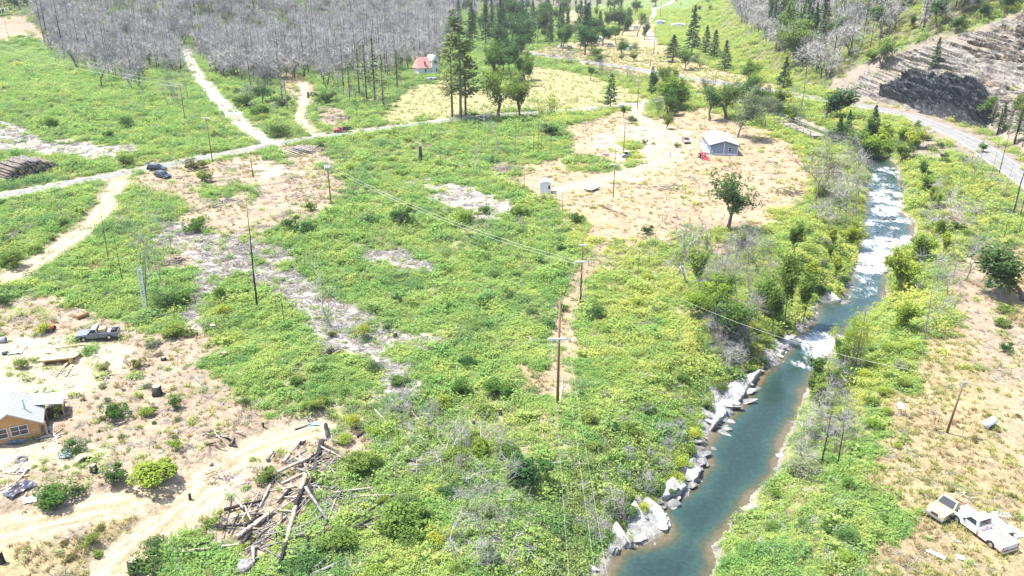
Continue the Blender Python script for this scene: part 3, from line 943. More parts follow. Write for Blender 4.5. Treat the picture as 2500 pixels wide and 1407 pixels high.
def proto_bush(seed, n=1000, m=None, leaf=.15, k=9, stems=True, bark=None, flat_=1.0):
    """unit bush: 1 m wide, about .8 m tall; scaled when placed. Returns crown and stem meshes"""
    rng = np.random.default_rng(seed)
    C = []
    for i in range(k):
        a = i / k * 6.28 + rng.random(); q = .40 * rng.random() ** .5 if i else 0
        rr = .11 + .17 * rng.random()
        c = np.array([math.cos(a) * q, math.sin(a) * q, (.18 + .30 * rng.random()) * flat_])
        C.append(dome_points(rng, n // k, rr, rr, rr * .95 * flat_, .6, low=.85) + c)
    C = np.concatenate(C); C[:, 2] = np.abs(C[:, 2]) + .01
    V, F = leaves(rng, C, leaf, up=.45)
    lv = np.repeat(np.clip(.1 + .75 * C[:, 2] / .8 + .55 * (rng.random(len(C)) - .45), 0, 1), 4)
    cm = mesh_np('crown', V, F, m, attr=lv)
    mb = MB()
    for i in range(5):
        a = rng.random() * 6.28; q = .22
        mb.tube([(0.03 * math.cos(a), .03 * math.sin(a), -.03), (q * .5 * math.cos(a), q * .5 * math.sin(a), .2), (q * math.cos(a), q * math.sin(a), .42)], [.016, .011, .005], 3, cap=False)
    return cm, mb.mesh('stems', bark or BARK)

def grow(rng, mb, tips, segs, p, d, L, r, lev, maxlev, spread=.65, up=.15, nseg=3, kids=(3, 4), taper=.62, sides=5):
    pts = [p]; rad = [r]
    q = np.array(p, float); dd = np.array(d, float)
    for i in range(nseg):
        dd = dd + rng.normal(size=3) * .16 + np.array([0, 0, up * .3]); dd /= np.linalg.norm(dd)
        q = q + dd * L / nseg
        pts.append(q.copy()); rad.append(r * (1 - .55 * (i + 1) / nseg))
    if r > .012:
        mb.tube(pts, rad, sides if lev == 0 else 4 if lev == 1 else 3, cap=(lev == 0))
    segs.append((pts, rad, lev))
    if lev >= maxlev:
        tips.append((pts[-1], dd)); return
    nk = rng.integers(kids[0], kids[1] + 1)
    for k in range(nk):
        i = nseg if k == 0 else rng.integers(1, nseg + 1)
        b = pts[i]
        a = rng.normal(size=3); a -= dd * (a @ dd); a /= np.linalg.norm(a) + 1e-9
        nd = dd * (1 - spread * .55) + a * spread * (.7 + .5 * rng.random()) + np.array([0, 0, up]); nd /= np.linalg.norm(nd)
        grow(rng, mb, tips, segs, b, nd, L * taper * (.75 + .5 * rng.random()), rad[i] * .72, lev + 1, maxlev, spread, up, nseg, kids, taper, sides)

def twig_spray(rng, tips, per, L, w, droop=.0):
    V, F = [], []
    for (p, d) in tips:
        for i in range(per):
            a = rng.normal(size=3); nd = np.array(d) * .8 + a * .75 + np.array([0, 0, .25 - droop]); nd /= np.linalg.norm(nd)
            l = L * (.5 + .8 * rng.random())
            s = np.cross(nd, rng.normal(size=3)); s /= np.linalg.norm(s) + 1e-9
            b = np.array(p) - nd * .15 * L + a * .06 * L
            k = len(V); V += [b - s * w, b + s * w, b + nd * l * .6 + s * w * .6 + a * .08 * L, b + nd * l + a * .16 * L]
            F.append([k, k + 1, k + 2, k + 3])
    return V, F

def proto_bare_tree(seed, H=10.0, trunk_r=.22, per=9, tw=.028, barkm=None, twigm=None, lean=.05, first=.32, maxlev=3, spread=.62):
    """leafless burned broadleaf: trunk with limbs, and its twigs"""
    rng = np.random.default_rng(seed)
    mb = MB(); tips = []; segs = []
    d0 = np.array([rng.normal() * lean, rng.normal() * lean, 1.0])
    d0 /= np.linalg.norm(d0)
    grow(rng, mb, tips, segs, np.array([0, 0, -.1]), d0, H * first, trunk_r, 0, maxlev, spread, .22, 3, (3, 4), .70)
    zmax = max(t[0][2] for t in tips) + H * .08
    V, F = twig_spray(rng, tips, per, H * .16, tw)
    k = H / max(zmax, 1e-3)
    tm = mb.mesh('trunk', barkm); tm.transform(Matrix.Scale(k, 4))
    cm = mesh_np('branches', np.array(V) * k, F, twigm)
    return tm, cm

def proto_snag(seed, H=18.0, r=.28, nb=46, L=1.6, tw=.045, barkm=None, twigm=None, lo=.15, sub=3, top=1.0, lean=.02):
    """burned conifer: one straight trunk with short bare branches"""
    rng = np.random.default_rng(seed)
    mb = MB(); n = 6
    pts = [(rng.normal() * lean * H * i / n * .3, rng.normal() * lean * H * i / n * .3, -.2 + (H + .2) * i / n) for i in range(n + 1)]
    rad = [r * (1 - .86 * i / n) for i in range(n + 1)]
    mb.tube(pts, rad, 6)
    V, F = [], []
    for i in range(nb):
        t = lo + (1 - lo) * rng.random() ** .8
        p = np.array([np.interp(t, np.linspace(0, 1, n + 1), [q[j] for q in pts]) for j in range(3)])
        a = rng.random() * 6.28
        l = L * (1.05 - .8 * t) * (.45 + .8 * rng.random()) + .2
        d = np.array([math.cos(a), math.sin(a), -.15 + .5 * (rng.random() - .35)]); d /= np.linalg.norm(d)
        for j in range(sub + 1):
            if j == 0:
                b, dd, ll = p, d, l
            else:
                b = p + d * l * (.3 + .6 * rng.random()); dd = d + rng.normal(size=3) * .6; dd /= np.linalg.norm(dd); ll = l * .55
            s = np.cross(dd, rng.normal(size=3)); s /= np.linalg.norm(s) + 1e-9
            k = len(V); V += [b - s * tw, b + s * tw, b + dd * ll * .6 + s * tw * .5, b + dd * ll]; F.append([k, k + 1, k + 2, k + 3])
    return mb.mesh('trunk', barkm), mesh_np('branches', V, F, twigm)

def proto_conifer(seed, H=16.0, W=5.0, lo=.08, m=None, nb=90, dens=9, droop=.25, leaf=.62, r=None, gaps=.0, shape=1.0, bark=None):
    """live conifer: trunk and a crown of drooping needle boughs"""
    rng = np.random.default_rng(seed)
    mb = MB(); r = r or H * .016
    mb.tube([(0, 0, -.2), (0, 0, H * .5), (0, 0, H * .97)], [r, r * .6, r * .1], 6)
    C, D, LV = [], [], []
    for i in range(nb):
        t = lo + (1 - lo) * (i + rng.random()) / nb
        if rng.random() < gaps * (1 - t * .6):
            continue
        rel = (1 - (t - lo) / (1 - lo))
        l = W / 2 * (rel ** shape * .93 + .05) * (.7 + .5 * rng.random())
        a = i * 2.4 + rng.normal() * .4
        d = np.array([math.cos(a), math.sin(a), .12 - droop * rel]); side = np.array([-math.sin(a), math.cos(a), 0])
        for j in range(dens):
            q = (.25 + .8 * (j + rng.random()) / dens)
            p = np.array([0, 0, H * t]) + d * l * q + side * rng.normal() * l * .16 * q + np.array([0, 0, rng.normal() * .10 - droop * .3 * q * q * l])
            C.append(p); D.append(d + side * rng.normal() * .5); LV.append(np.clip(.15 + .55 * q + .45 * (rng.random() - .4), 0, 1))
    C = np.array(C); D = np.array(D); D /= np.linalg.norm(D, axis=1)[:, None]
    n = len(C)
    up = np.array([0, 0, 1.0]) + rng.normal(size=(n, 3)) * .55
    b = np.cross(D, up); b /= np.linalg.norm(b, axis=1)[:, None]
    s = (leaf * (.7 + .6 * rng.random(n)) * (.45 + .55 * (1 - C[:, 2] / H)) + .12)[:, None] * (H / 16) ** .6
    V = np.stack([C - D * s * .55, C + b * s * .42, C + D * s * .75, C - b * s * .42], 1).reshape(-1, 3)
    return mb.mesh('trunk', bark or BARK), mesh_np('crown', V, np.arange(4 * n).reshape(n, 4), m, attr=np.repeat(LV, 4))

def proto_pine(seed, H=32.0, W=9.0, lo=.42, m=None, nb=46, per=34, leaf=.75, bark=None):
    """tall pine: long clear trunk, limbs that end in needle tufts"""
    rng = np.random.default_rng(seed)
    mb = MB(); r = H * .0095
    mb.tube([(0, 0, -.2), (.1, 0, H * .45), (0, .1, H * .97)], [r, r * .72, r * .12], 7)
    C, LV = [], []
    for i in range(nb):
        t = lo + (1 - lo) * (i + rng.random()) / nb
        rel = 1 - (t - lo) / (1 - lo)
        l = W / 2 * (.35 + .75 * rel ** .8) * (.55 + .6 * rng.random())
        a = rng.random() * 6.28
        d = np.array([math.cos(a), math.sin(a), .10 + .25 * (1 - rel)])
        p0 = np.array([0, 0, H * t]); p1 = p0 + d * l
        mb.tube([p0, p0 + d * l * .5 + np.array([0, 0, -.15]), p1], [r * .22, r * .14, r * .05], 3, cap=False)
        c = p0 + d * l * (.35 + .65 * rng.random((per, 1))) + rng.normal(size=(per, 3)) * np.array([.55, .55, .38]) * (.5 + .5 * rel)
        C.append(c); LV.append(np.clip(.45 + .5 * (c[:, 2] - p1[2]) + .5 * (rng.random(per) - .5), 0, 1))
    C = np.concatenate(C); LV = np.concatenate(LV)
    V, F = leaves(rng, C, leaf, up=.3, aspect=.6)
    return mb.mesh('trunk', bark or BARK), mesh_np('crown', V, F, m, attr=np.repeat(LV, 4))

def proto_oak(seed, H=12.0, W=10.0, m=None, trunk_r=.28, first=.30, per=62, leaf=.55, clump=.9, bark=None, spread=.7, maxlev=2, kids=(3, 5)):
    """live broadleaf: forked trunk and crown of separate leaf clumps with gaps"""
    rng = np.random.default_rng(seed)
    mb = MB(); tips = []; segs = []
    grow(rng, mb, tips, segs, np.array([0, 0, -.1]), np.array([rng.normal() * .1, rng.normal() * .1, 1.]), H * first, trunk_r, 0, maxlev, spread, .25, 3, kids, .78)
    P = np.array([t[0] for t in tips] + [q for pts, rad, lev in segs if lev >= max(1, maxlev - 1) for q in pts[1:-1:2]])
    k = (H - clump * .7) / P[:, 2].max(); kx = (W / 2 - clump * .6) / max(1e-3, np.percentile(np.hypot(P[:, 0], P[:, 1]), 92))
    S = Matrix.Diagonal((kx, kx, k, 1))
    tm = mb.mesh('trunk', bark or BARK); tm.transform(S)
    P = P * np.array([kx, kx, k])
    C = []
    for p in P:
        c = dome_points(rng, per, clump * (.8 + .5 * rng.random()), clump * (.8 + .5 * rng.random()), clump * .75, .45, low=.9) + p
        C.append(c)
    C = np.concatenate(C)
    V, F = leaves(rng, C, leaf, up=.4)
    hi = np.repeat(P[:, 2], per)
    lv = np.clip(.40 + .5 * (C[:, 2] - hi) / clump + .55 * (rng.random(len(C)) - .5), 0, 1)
    return tm, mesh_np('crown', V, F, m, attr=np.repeat(lv, 4))
# ------------------------------------------------------------------ instanced ground cover (nobody could count it)
def instancer(name, protos, P, rotz, scl, tint, label, tilt=None, vi=None):
    """one object: points with a geometry-nodes tree that sets a clump on each"""
    lib = bpy.data.collections.new(name + '_library')
    for i, me in enumerate(protos):
        lib.objects.link(bpy.data.objects.new('%s_%02d' % (name, i), me))
    me = bpy.data.meshes.new(name)
    n = len(P)
    me.vertices.add(n); me.vertices.foreach_set('co', np.asarray(P, np.float32).ravel())
    def at(nm, ty, arr):
        a = me.attributes.new(nm, ty, 'POINT')
        a.data.foreach_set('vector' if ty == 'FLOAT_VECTOR' else 'value', np.asarray(arr).ravel())
    eul = np.zeros((n, 3)); eul[:, 2] = rotz
    if tilt is not None:
        eul[:, :2] = tilt
    at('eul', 'FLOAT_VECTOR', eul.astype(np.float32))
    at('scl', 'FLOAT_VECTOR', np.asarray(scl, np.float32))
    at('tint', 'FLOAT', np.asarray(tint, np.float32))
    at('vi', 'INT', (RNG.integers(0, len(protos), n) if vi is None else vi).astype(np.int32))
    o = bpy.data.objects.new(name, me); COL.objects.link(o)
    g = bpy.data.node_groups.new(name + '_scatter', 'GeometryNodeTree')
    g.interface.new_socket('Geometry', in_out='INPUT', socket_type='NodeSocketGeometry')
    g.interface.new_socket('Geometry', in_out='OUTPUT', socket_type='NodeSocketGeometry')
    gi = g.nodes.new('NodeGroupInput'); go = g.nodes.new('NodeGroupOutput')
    ip = g.nodes.new('GeometryNodeInstanceOnPoints'); ci = g.nodes.new('GeometryNodeCollectionInfo')
    mp = g.nodes.new('GeometryNodeMeshToPoints')
    ci.inputs['Collection'].default_value = lib
    ci.inputs['Separate Children'].default_value = True
    ci.inputs['Reset Children'].default_value = True
    def na(nm, ty):
        a = g.nodes.new('GeometryNodeInputNamedAttribute'); a.data_type = ty; a.inputs['Name'].default_value = nm; return a.outputs[0]
    er = g.nodes.new('FunctionNodeEulerToRotation')
    g.links.new(na('eul', 'FLOAT_VECTOR'), er.inputs[0])
    g.links.new(gi.outputs[0], mp.inputs[0]); g.links.new(mp.outputs[0], ip.inputs['Points'])
    g.links.new(ci.outputs[0], ip.inputs['Instance'])
    ip.inputs['Pick Instance'].default_value = True
    g.links.new(na('vi', 'INT'), ip.inputs['Instance Index'])
    g.links.new(er.outputs[0], ip.inputs['Rotation']); g.links.new(na('scl', 'FLOAT_VECTOR'), ip.inputs['Scale'])
    g.links.new(ip.outputs[0], go.inputs[0])
    md = o.modifiers.new('scatter', 'NODES'); md.node_group = g
    return tag(o, label, kind='stuff')

def candidates(n, rmin, rmax, half, gamma=1.0):
    """random ground points, thinning out with distance"""
    az = np.radians((RNG.random(n) * 2 - 1) * half)
    u = RNG.random(n)
    # equal numbers per unit of distance^(2-gamma)
    e = 2 - gamma
    r = (rmin ** e + u * (rmax ** e - rmin ** e)) ** (1 / e)
    return r * np.sin(az), r * np.cos(az), r

def zs(x, y):
    return np.array([Z(a, b) for a, b in zip(x, y)])

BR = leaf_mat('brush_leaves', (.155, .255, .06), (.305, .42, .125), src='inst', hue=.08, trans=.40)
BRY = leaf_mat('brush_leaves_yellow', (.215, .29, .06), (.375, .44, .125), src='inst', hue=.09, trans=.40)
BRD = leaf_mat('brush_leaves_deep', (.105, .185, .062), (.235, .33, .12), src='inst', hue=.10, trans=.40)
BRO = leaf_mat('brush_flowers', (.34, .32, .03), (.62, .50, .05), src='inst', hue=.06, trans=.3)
GRS = leaf_mat('dry_grass_blades', (.20, .155, .075), (.38, .30, .155), src='inst', hue=.05, trans=.3)
GRG = leaf_mat('meadow_grass_blades', (.17, .20, .05), (.38, .36, .12), src='inst', hue=.05, trans=.3)

def build_cover():
    # leafy brush
    n = 400000
    x, y, r = candidates(n, 44, 1000, 39, 1.32)
    z = height(x, y, False)
    col, cov, ds = zones(x, y, z)
    px, py, zc = project(x, y, z)
    keep = (RNG.random(n) < cov[:, 0] * (.55 + .7 * fbm(x / 3.2, y / 3.2, 131, 2))) & (ds < np.where(px > 1250 + .62 * (1750 - py), -.25, -1.2)) & (px > -140) & (px < 2640) & (py < 1560) & (py > -30)
    x, y, r, ds, px, py = x[keep], y[keep], r[keep], ds[keep], px[keep], py[keep]
    z = zs(x, y)
    far = np.clip(r / 80, .85, 6)
    s = (.50 + .95 * RNG.random(len(x)) ** 2.2) * far ** .55
    s = s * np.where(RNG.random(len(x)) < .06, 1.8, 1)
    hgt = s * (.35 + 1.15 * fbm(x / 5, y / 5, 151, 3))
    # yellower towards the river, deeper green on the left meadow
    yel = sstep(1330, 1480, px + (fbm(x / 8, y / 8, 141, 3) - .5) * 700) * sstep(1400, 480, py) * .95 + sstep(.5, .62, fbm(x / 11, y / 11, 145, 3)) * .25
    u = RNG.random(len(x))
    deep = sstep(.52, .68, fbm(x / 6, y / 6, 147, 3)) * .8
    fl = sstep(.60, .72, fbm(x / 7, y / 7, 149, 3)) * .10 * sstep(1000, 1300, px) * sstep(1700, 1400, px)
    u = .5 * u + .5 * fbm(x / 4, y / 4, 153, 3)
    kind = np.where(u < fl, 3, np.where(u < fl + yel, 1, np.where(RNG.random(len(x)) < deep, 2, 0)))
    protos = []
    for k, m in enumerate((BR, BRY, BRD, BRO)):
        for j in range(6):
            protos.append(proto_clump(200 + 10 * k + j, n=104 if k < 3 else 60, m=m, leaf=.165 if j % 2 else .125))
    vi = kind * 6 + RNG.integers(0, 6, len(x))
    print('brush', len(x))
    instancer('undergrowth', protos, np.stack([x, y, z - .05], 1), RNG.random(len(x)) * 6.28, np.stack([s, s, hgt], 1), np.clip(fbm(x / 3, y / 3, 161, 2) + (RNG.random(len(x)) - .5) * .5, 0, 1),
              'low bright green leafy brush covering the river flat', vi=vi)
    # grass tufts
    n = 240000
    x, y, r = candidates(n, 44, 520, 39, 1.25)
    z = height(x, y, False); col, cov, ds = zones(x, y, z); px, py, zc = project(x, y, z)
    keep = (RNG.random(n) < cov[:, 1] * (.2 + 1.1 * fbm(x / 4, y / 4, 171, 3))) & (ds < -1.5) & (px > -140) & (px < 2640) & (py < 1560) & (py > -30)
    x, y, r, px, py = x[keep], y[keep], r[keep], px[keep], py[keep]; z = zs(x, y)
    s = (.6 + .8 * RNG.random(len(x))) * np.clip(r / 80, 1, 5) ** .5
    green = fbm(x / 7, y / 7, 173, 3) + np.where((py < 310) & (px > 900), .15, 0) > .52
    protos = [proto_tuft(300 + j, m=GRS) for j in range(4)] + [proto_tuft(310 + j, m=GRG) for j in range(4)]
    print('grass', len(x))
    instancer('dry_grass', protos, np.stack([x, y, z], 1), RNG.random(len(x)) * 6.28, np.stack([s, s, s * .7], 1), RNG.random(len(x)), 'dry straw-coloured grass tufts on the open ground', vi=np.where(green, 4, 0) + RNG.integers(0, 4, len(x)))
    # twig litter
    n = 120000
    x, y, r = candidates(n, 44, 330, 38, 1.2)
    z = height(x, y, False); col, cov, ds = zones(x, y, z); px, py, zc = project(x, y, z)
    keep = (RNG.random(n) < cov[:, 2]) & (ds < -2) & (px > -100) & (px < 2600) & (py < 1520) & (py > 0)
    x, y, r = x[keep], y[keep], r[keep]; z = zs(x, y)
    s = (.5 + .7 * RNG.random(len(x))) * np.clip(r / 90, 1, 3) ** .5
    print('litter', len(x))
    instancer('twig_litter', [proto_litter(320 + j, m=(TWIGP, TWIG, GREYBARK)[j % 3]) for j in range(6)], np.stack([x, y, z], 1), RNG.random(len(x)) * 6.28, np.stack([s, s, s], 1), RNG.random(len(x)), 'pale dead twigs and slash strewn over the bare ground')

build_cover()

# ------------------------------------------------------------------ copying a thing with its parts
def place(name, label, cat, parts, loc, scale=1.0, rz=None, group=None, tilt=(0, 0)):
    """parts: [(name, mesh)] sharing mesh data between all copies"""
    rz = random.random() * 6.28 if rz is None else rz
    t = thing(name, label, cat, loc, rz, group, scale)
    t.rotation_euler = (tilt[0], tilt[1], rz)
    for pn, me in parts:
        c = put(pn, me, t)
        if pn in ('branches', 'stems'):
            c['kind'] = 'stuff'
    return t

def in_poly(px, py, polys):
    m = np.zeros(len(px), bool)
    for p in polys:
        m |= inside(px, py, p)
    return m

# ------------------------------------------------------------------ burned forest
CHARF = mat('bark_scorched_brown', (.06, .05, .046), .9, var=.5, scale=3, tint=(.13, .115, .105), tscale=.4, stretch=(1, 1, .25))
BARE = [proto_bare_tree(400 + i, 10, .22, 8, .042, CHARF, (TWIGF, TWIGF, TWIG, TWIGF)[i % 4], first=.34) for i in range(7)]
SNAG = [proto_snag(420 + i, 18, .19, 66, 2.2, .05, (CHAR, CHARF)[i % 2], (TWIGF, TWIG, TWIGF)[i % 3]) for i in range(6)]
def joined(pair, name):
    bm = bmesh.new(); out = bpy.data.meshes.new(name)
    for k, me in enumerate(pair):
        n0 = len(bm.faces); bm.from_mesh(me); bm.faces.ensure_lookup_table()
        for f in bm.faces[n0:]:
            f.material_index = k
    bm.to_mesh(out); bm.free()
    for me in pair:
        out.materials.append(me.materials[0])
    return out

F_LEFT = [(75, 30), (110, 95), (160, 140), (230, 165), (300, 200), (420, 188), (448, 140), (470, 100), (500, 150), (560, 205), (640, 215), (760, 190), (820, 205), (960, 175), (1075, 145), (1090, 60), (1130, 30), (1250, 20), (1290, 22), (1300, -34), (-300, -34), (-300, -10)]
F_RIGHT = [(1770, -34), (1800, 60), (1870, 110), (1960, 185), (2020, 205), (2090, 145), (2180, 105), (2300, 75), (2400, 45), (2500, -10), (2560, -34)]
F_MID = [(1290, 150), (1330, 152), (1360, 165), (1430, 178), (1480, 200), (1520, 210), (1560, 222), (1540, 200), (1480, 185), (1400, 160), (1340, 140)]

def build_forest():
    n = 60000
    x, y, r = candidates(n, 230, 1250, 36, .35)
    z = height(x, y, False); px, py, zc = project(x, y, z)
    nz = (fbm(x / 16, y / 16, 187, 3) - .5)
    ml = inside(px, py - np.clip(nz, -.1, .5) * 150 * sstep(-60, 60, py), F_LEFT); mr = inside(px, py, F_RIGHT)
    road = np.full(n, 1e9)
    for k in ('forest_track', 'curved_track', 'gravel_road', 'highway'):
        road = np.minimum(road, seg_dist(x, y, ROADS[k][0])[0])
    dens = np.where(ml, .08 + .95 * sstep(.40, .56, fbm(x / 15, y / 15, 181, 3)), 0) + np.where(mr, .45 * sstep(.3, .6, fbm(x / 18, y / 18, 183, 3)) + .25, 0)
    dens = np.where((road < 5.5), 0, dens)
    keep = RNG.random(n) < dens
    x, y, r, px, py, mr = x[keep], y[keep], r[keep], px[keep], py[keep], mr[keep]
    # no two closer than a crown's half width
    cell = {}; sel = []
    for i in np.argsort(r):
        c = (int(x[i] // 4.2), int(y[i] // 4.2))
        if c in cell:
            continue
        cell[c] = 1; sel.append(i)
    sel = np.array(sel)
    x, y, r, px, py, mr = x[sel], y[sel], r[sel], px[sel], py[sel], mr[sel]
    z = zs(x, y)
    u = RNG.random(len(x)); H = np.where(u < .24, 13 + 12 * RNG.random(len(x)), 8 + 7 * RNG.random(len(x)))
    print('burned trees', len(x))
    ind = 215
    bt = [[('trunk', a), ('branches', b)] for a, b in BARE]; stt = [[('trunk', a), ('branches', b)] for a, b in SNAG]
    for i in range(ind):
        sn = u[i] < .24
        pr = stt[i % len(stt)] if sn else bt[i % len(bt)]
        side = 'on the slope above the highway bend' if mr[i] and px[i] < 2040 else 'above the bare slope' if mr[i] else 'left of the forest track' if px[i] < 470 else 'right of the forest track' if px[i] < 720 else 'behind the curved track' if px[i] < 900 else 'left of the white house'
        side = 'in the burned forest ' + side if not mr[i] else side
        place('burned_pine' if sn else 'burned_oak', ('tall charred conifer snag standing bare ' if sn else 'grey leafless burned broadleaf tree ') + side, 'tree', pr, (x[i], y[i], z[i]), H[i] / (18 if sn else 10),
              group=('burned snags ' if sn else 'leafless burned trees ') + side)
    k = np.arange(ind, len(x))
    protos = [joined(p, 'burned_broadleaf') for p in BARE] + [joined(p, 'burned_conifer') for p in SNAG]
    sn = u[k] < .24
    vi = np.where(sn, len(BARE) + RNG.integers(0, len(SNAG), len(k)), RNG.integers(0, len(BARE), len(k)))
    s = H[k] / np.where(sn, 18, 10)
    w = s * np.where(sn, 1, .8 + .25 * RNG.random(len(k)))
    instancer('burned_forest', protos, np.stack([x[k], y[k], z[k]], 1), RNG.random(len(k)) * 6.28, np.stack([w, w, s], 1), RNG.random(len(k)), 'mass of grey burned forest covering the far hillsides', vi=vi)
build_forest()
# ------------------------------------------------------------------ single trees, bushes and snags, each where it stands
def nominal(pair):
    lo = [1e9] * 3; hi = [-1e9] * 3
    for me in pair:
        co = np.empty(len(me.vertices) * 3); me.vertices.foreach_get('co', co); co = co.reshape(-1, 3)
        for j in range(3):
            lo[j] = min(lo[j], np.percentile(co[:, j], 1)); hi[j] = max(hi[j], co[:, j].max())
    return (hi[0] - lo[0] + hi[1] - lo[1]) / 2, hi[2]

def bank(pairs, names=('trunk', 'crown')):
    return [([(names[0], a), (names[1], b)], nominal((a, b))) for a, b in pairs]

BANK = {
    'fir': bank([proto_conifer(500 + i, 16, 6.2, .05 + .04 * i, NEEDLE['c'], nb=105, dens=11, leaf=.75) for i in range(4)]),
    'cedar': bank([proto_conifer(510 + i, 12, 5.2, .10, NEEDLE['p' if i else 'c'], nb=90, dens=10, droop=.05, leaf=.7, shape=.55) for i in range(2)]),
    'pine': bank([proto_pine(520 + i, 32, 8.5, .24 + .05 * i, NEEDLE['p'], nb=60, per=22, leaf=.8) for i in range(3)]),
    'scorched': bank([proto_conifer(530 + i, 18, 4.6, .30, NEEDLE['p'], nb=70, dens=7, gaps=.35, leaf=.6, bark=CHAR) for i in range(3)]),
    'rust': bank([proto_conifer(536 + i, 14, 4.6, .2, NEEDLE['r'], nb=70, dens=7, gaps=.3, bark=CHAR) for i in range(1)]),
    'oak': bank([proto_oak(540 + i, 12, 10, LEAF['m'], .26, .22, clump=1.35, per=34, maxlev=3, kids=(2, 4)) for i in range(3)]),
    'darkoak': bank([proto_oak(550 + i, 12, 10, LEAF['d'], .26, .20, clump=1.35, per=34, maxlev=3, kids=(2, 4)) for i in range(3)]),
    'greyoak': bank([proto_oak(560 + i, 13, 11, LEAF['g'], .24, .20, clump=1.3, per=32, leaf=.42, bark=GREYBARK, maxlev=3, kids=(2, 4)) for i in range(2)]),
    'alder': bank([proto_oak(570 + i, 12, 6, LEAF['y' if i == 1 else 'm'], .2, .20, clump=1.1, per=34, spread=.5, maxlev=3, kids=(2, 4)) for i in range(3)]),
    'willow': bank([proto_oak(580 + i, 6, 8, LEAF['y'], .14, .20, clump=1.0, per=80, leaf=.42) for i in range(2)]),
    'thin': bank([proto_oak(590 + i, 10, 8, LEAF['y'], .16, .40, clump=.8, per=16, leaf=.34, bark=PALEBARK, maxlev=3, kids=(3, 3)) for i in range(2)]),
}
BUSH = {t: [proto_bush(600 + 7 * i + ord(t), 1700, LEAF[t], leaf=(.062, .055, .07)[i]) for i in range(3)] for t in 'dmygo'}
BTONE = {'d': 'dark green', 'm': 'leafy green', 'y': 'bright yellow-green', 'g': 'grey-green', 'o': 'olive'}

def tree(kind, bx, by, ty, wpx, label, name=None, group=None, cat='tree', seed=None):
    p, h = upsize((bx, by), (bx, ty))
    w = wpx * mpp(p)
    opts = BANK[kind]
    parts, (W, H) = opts[random.randrange(len(opts)) if seed is None else seed % len(opts)]
    s = w / W; sz = h / H
    nm = name or {'fir': 'fir_tree', 'cedar': 'cedar_tree', 'pine': 'pine_tree', 'scorched': 'scorched_conifer', 'rust': 'scorched_conifer', 'alder': 'alder_tree', 'willow': 'willow_shrub'}.get(kind, 'oak_tree')
    return place(nm, label, cat, parts, p, (s, s, sz), group=group)

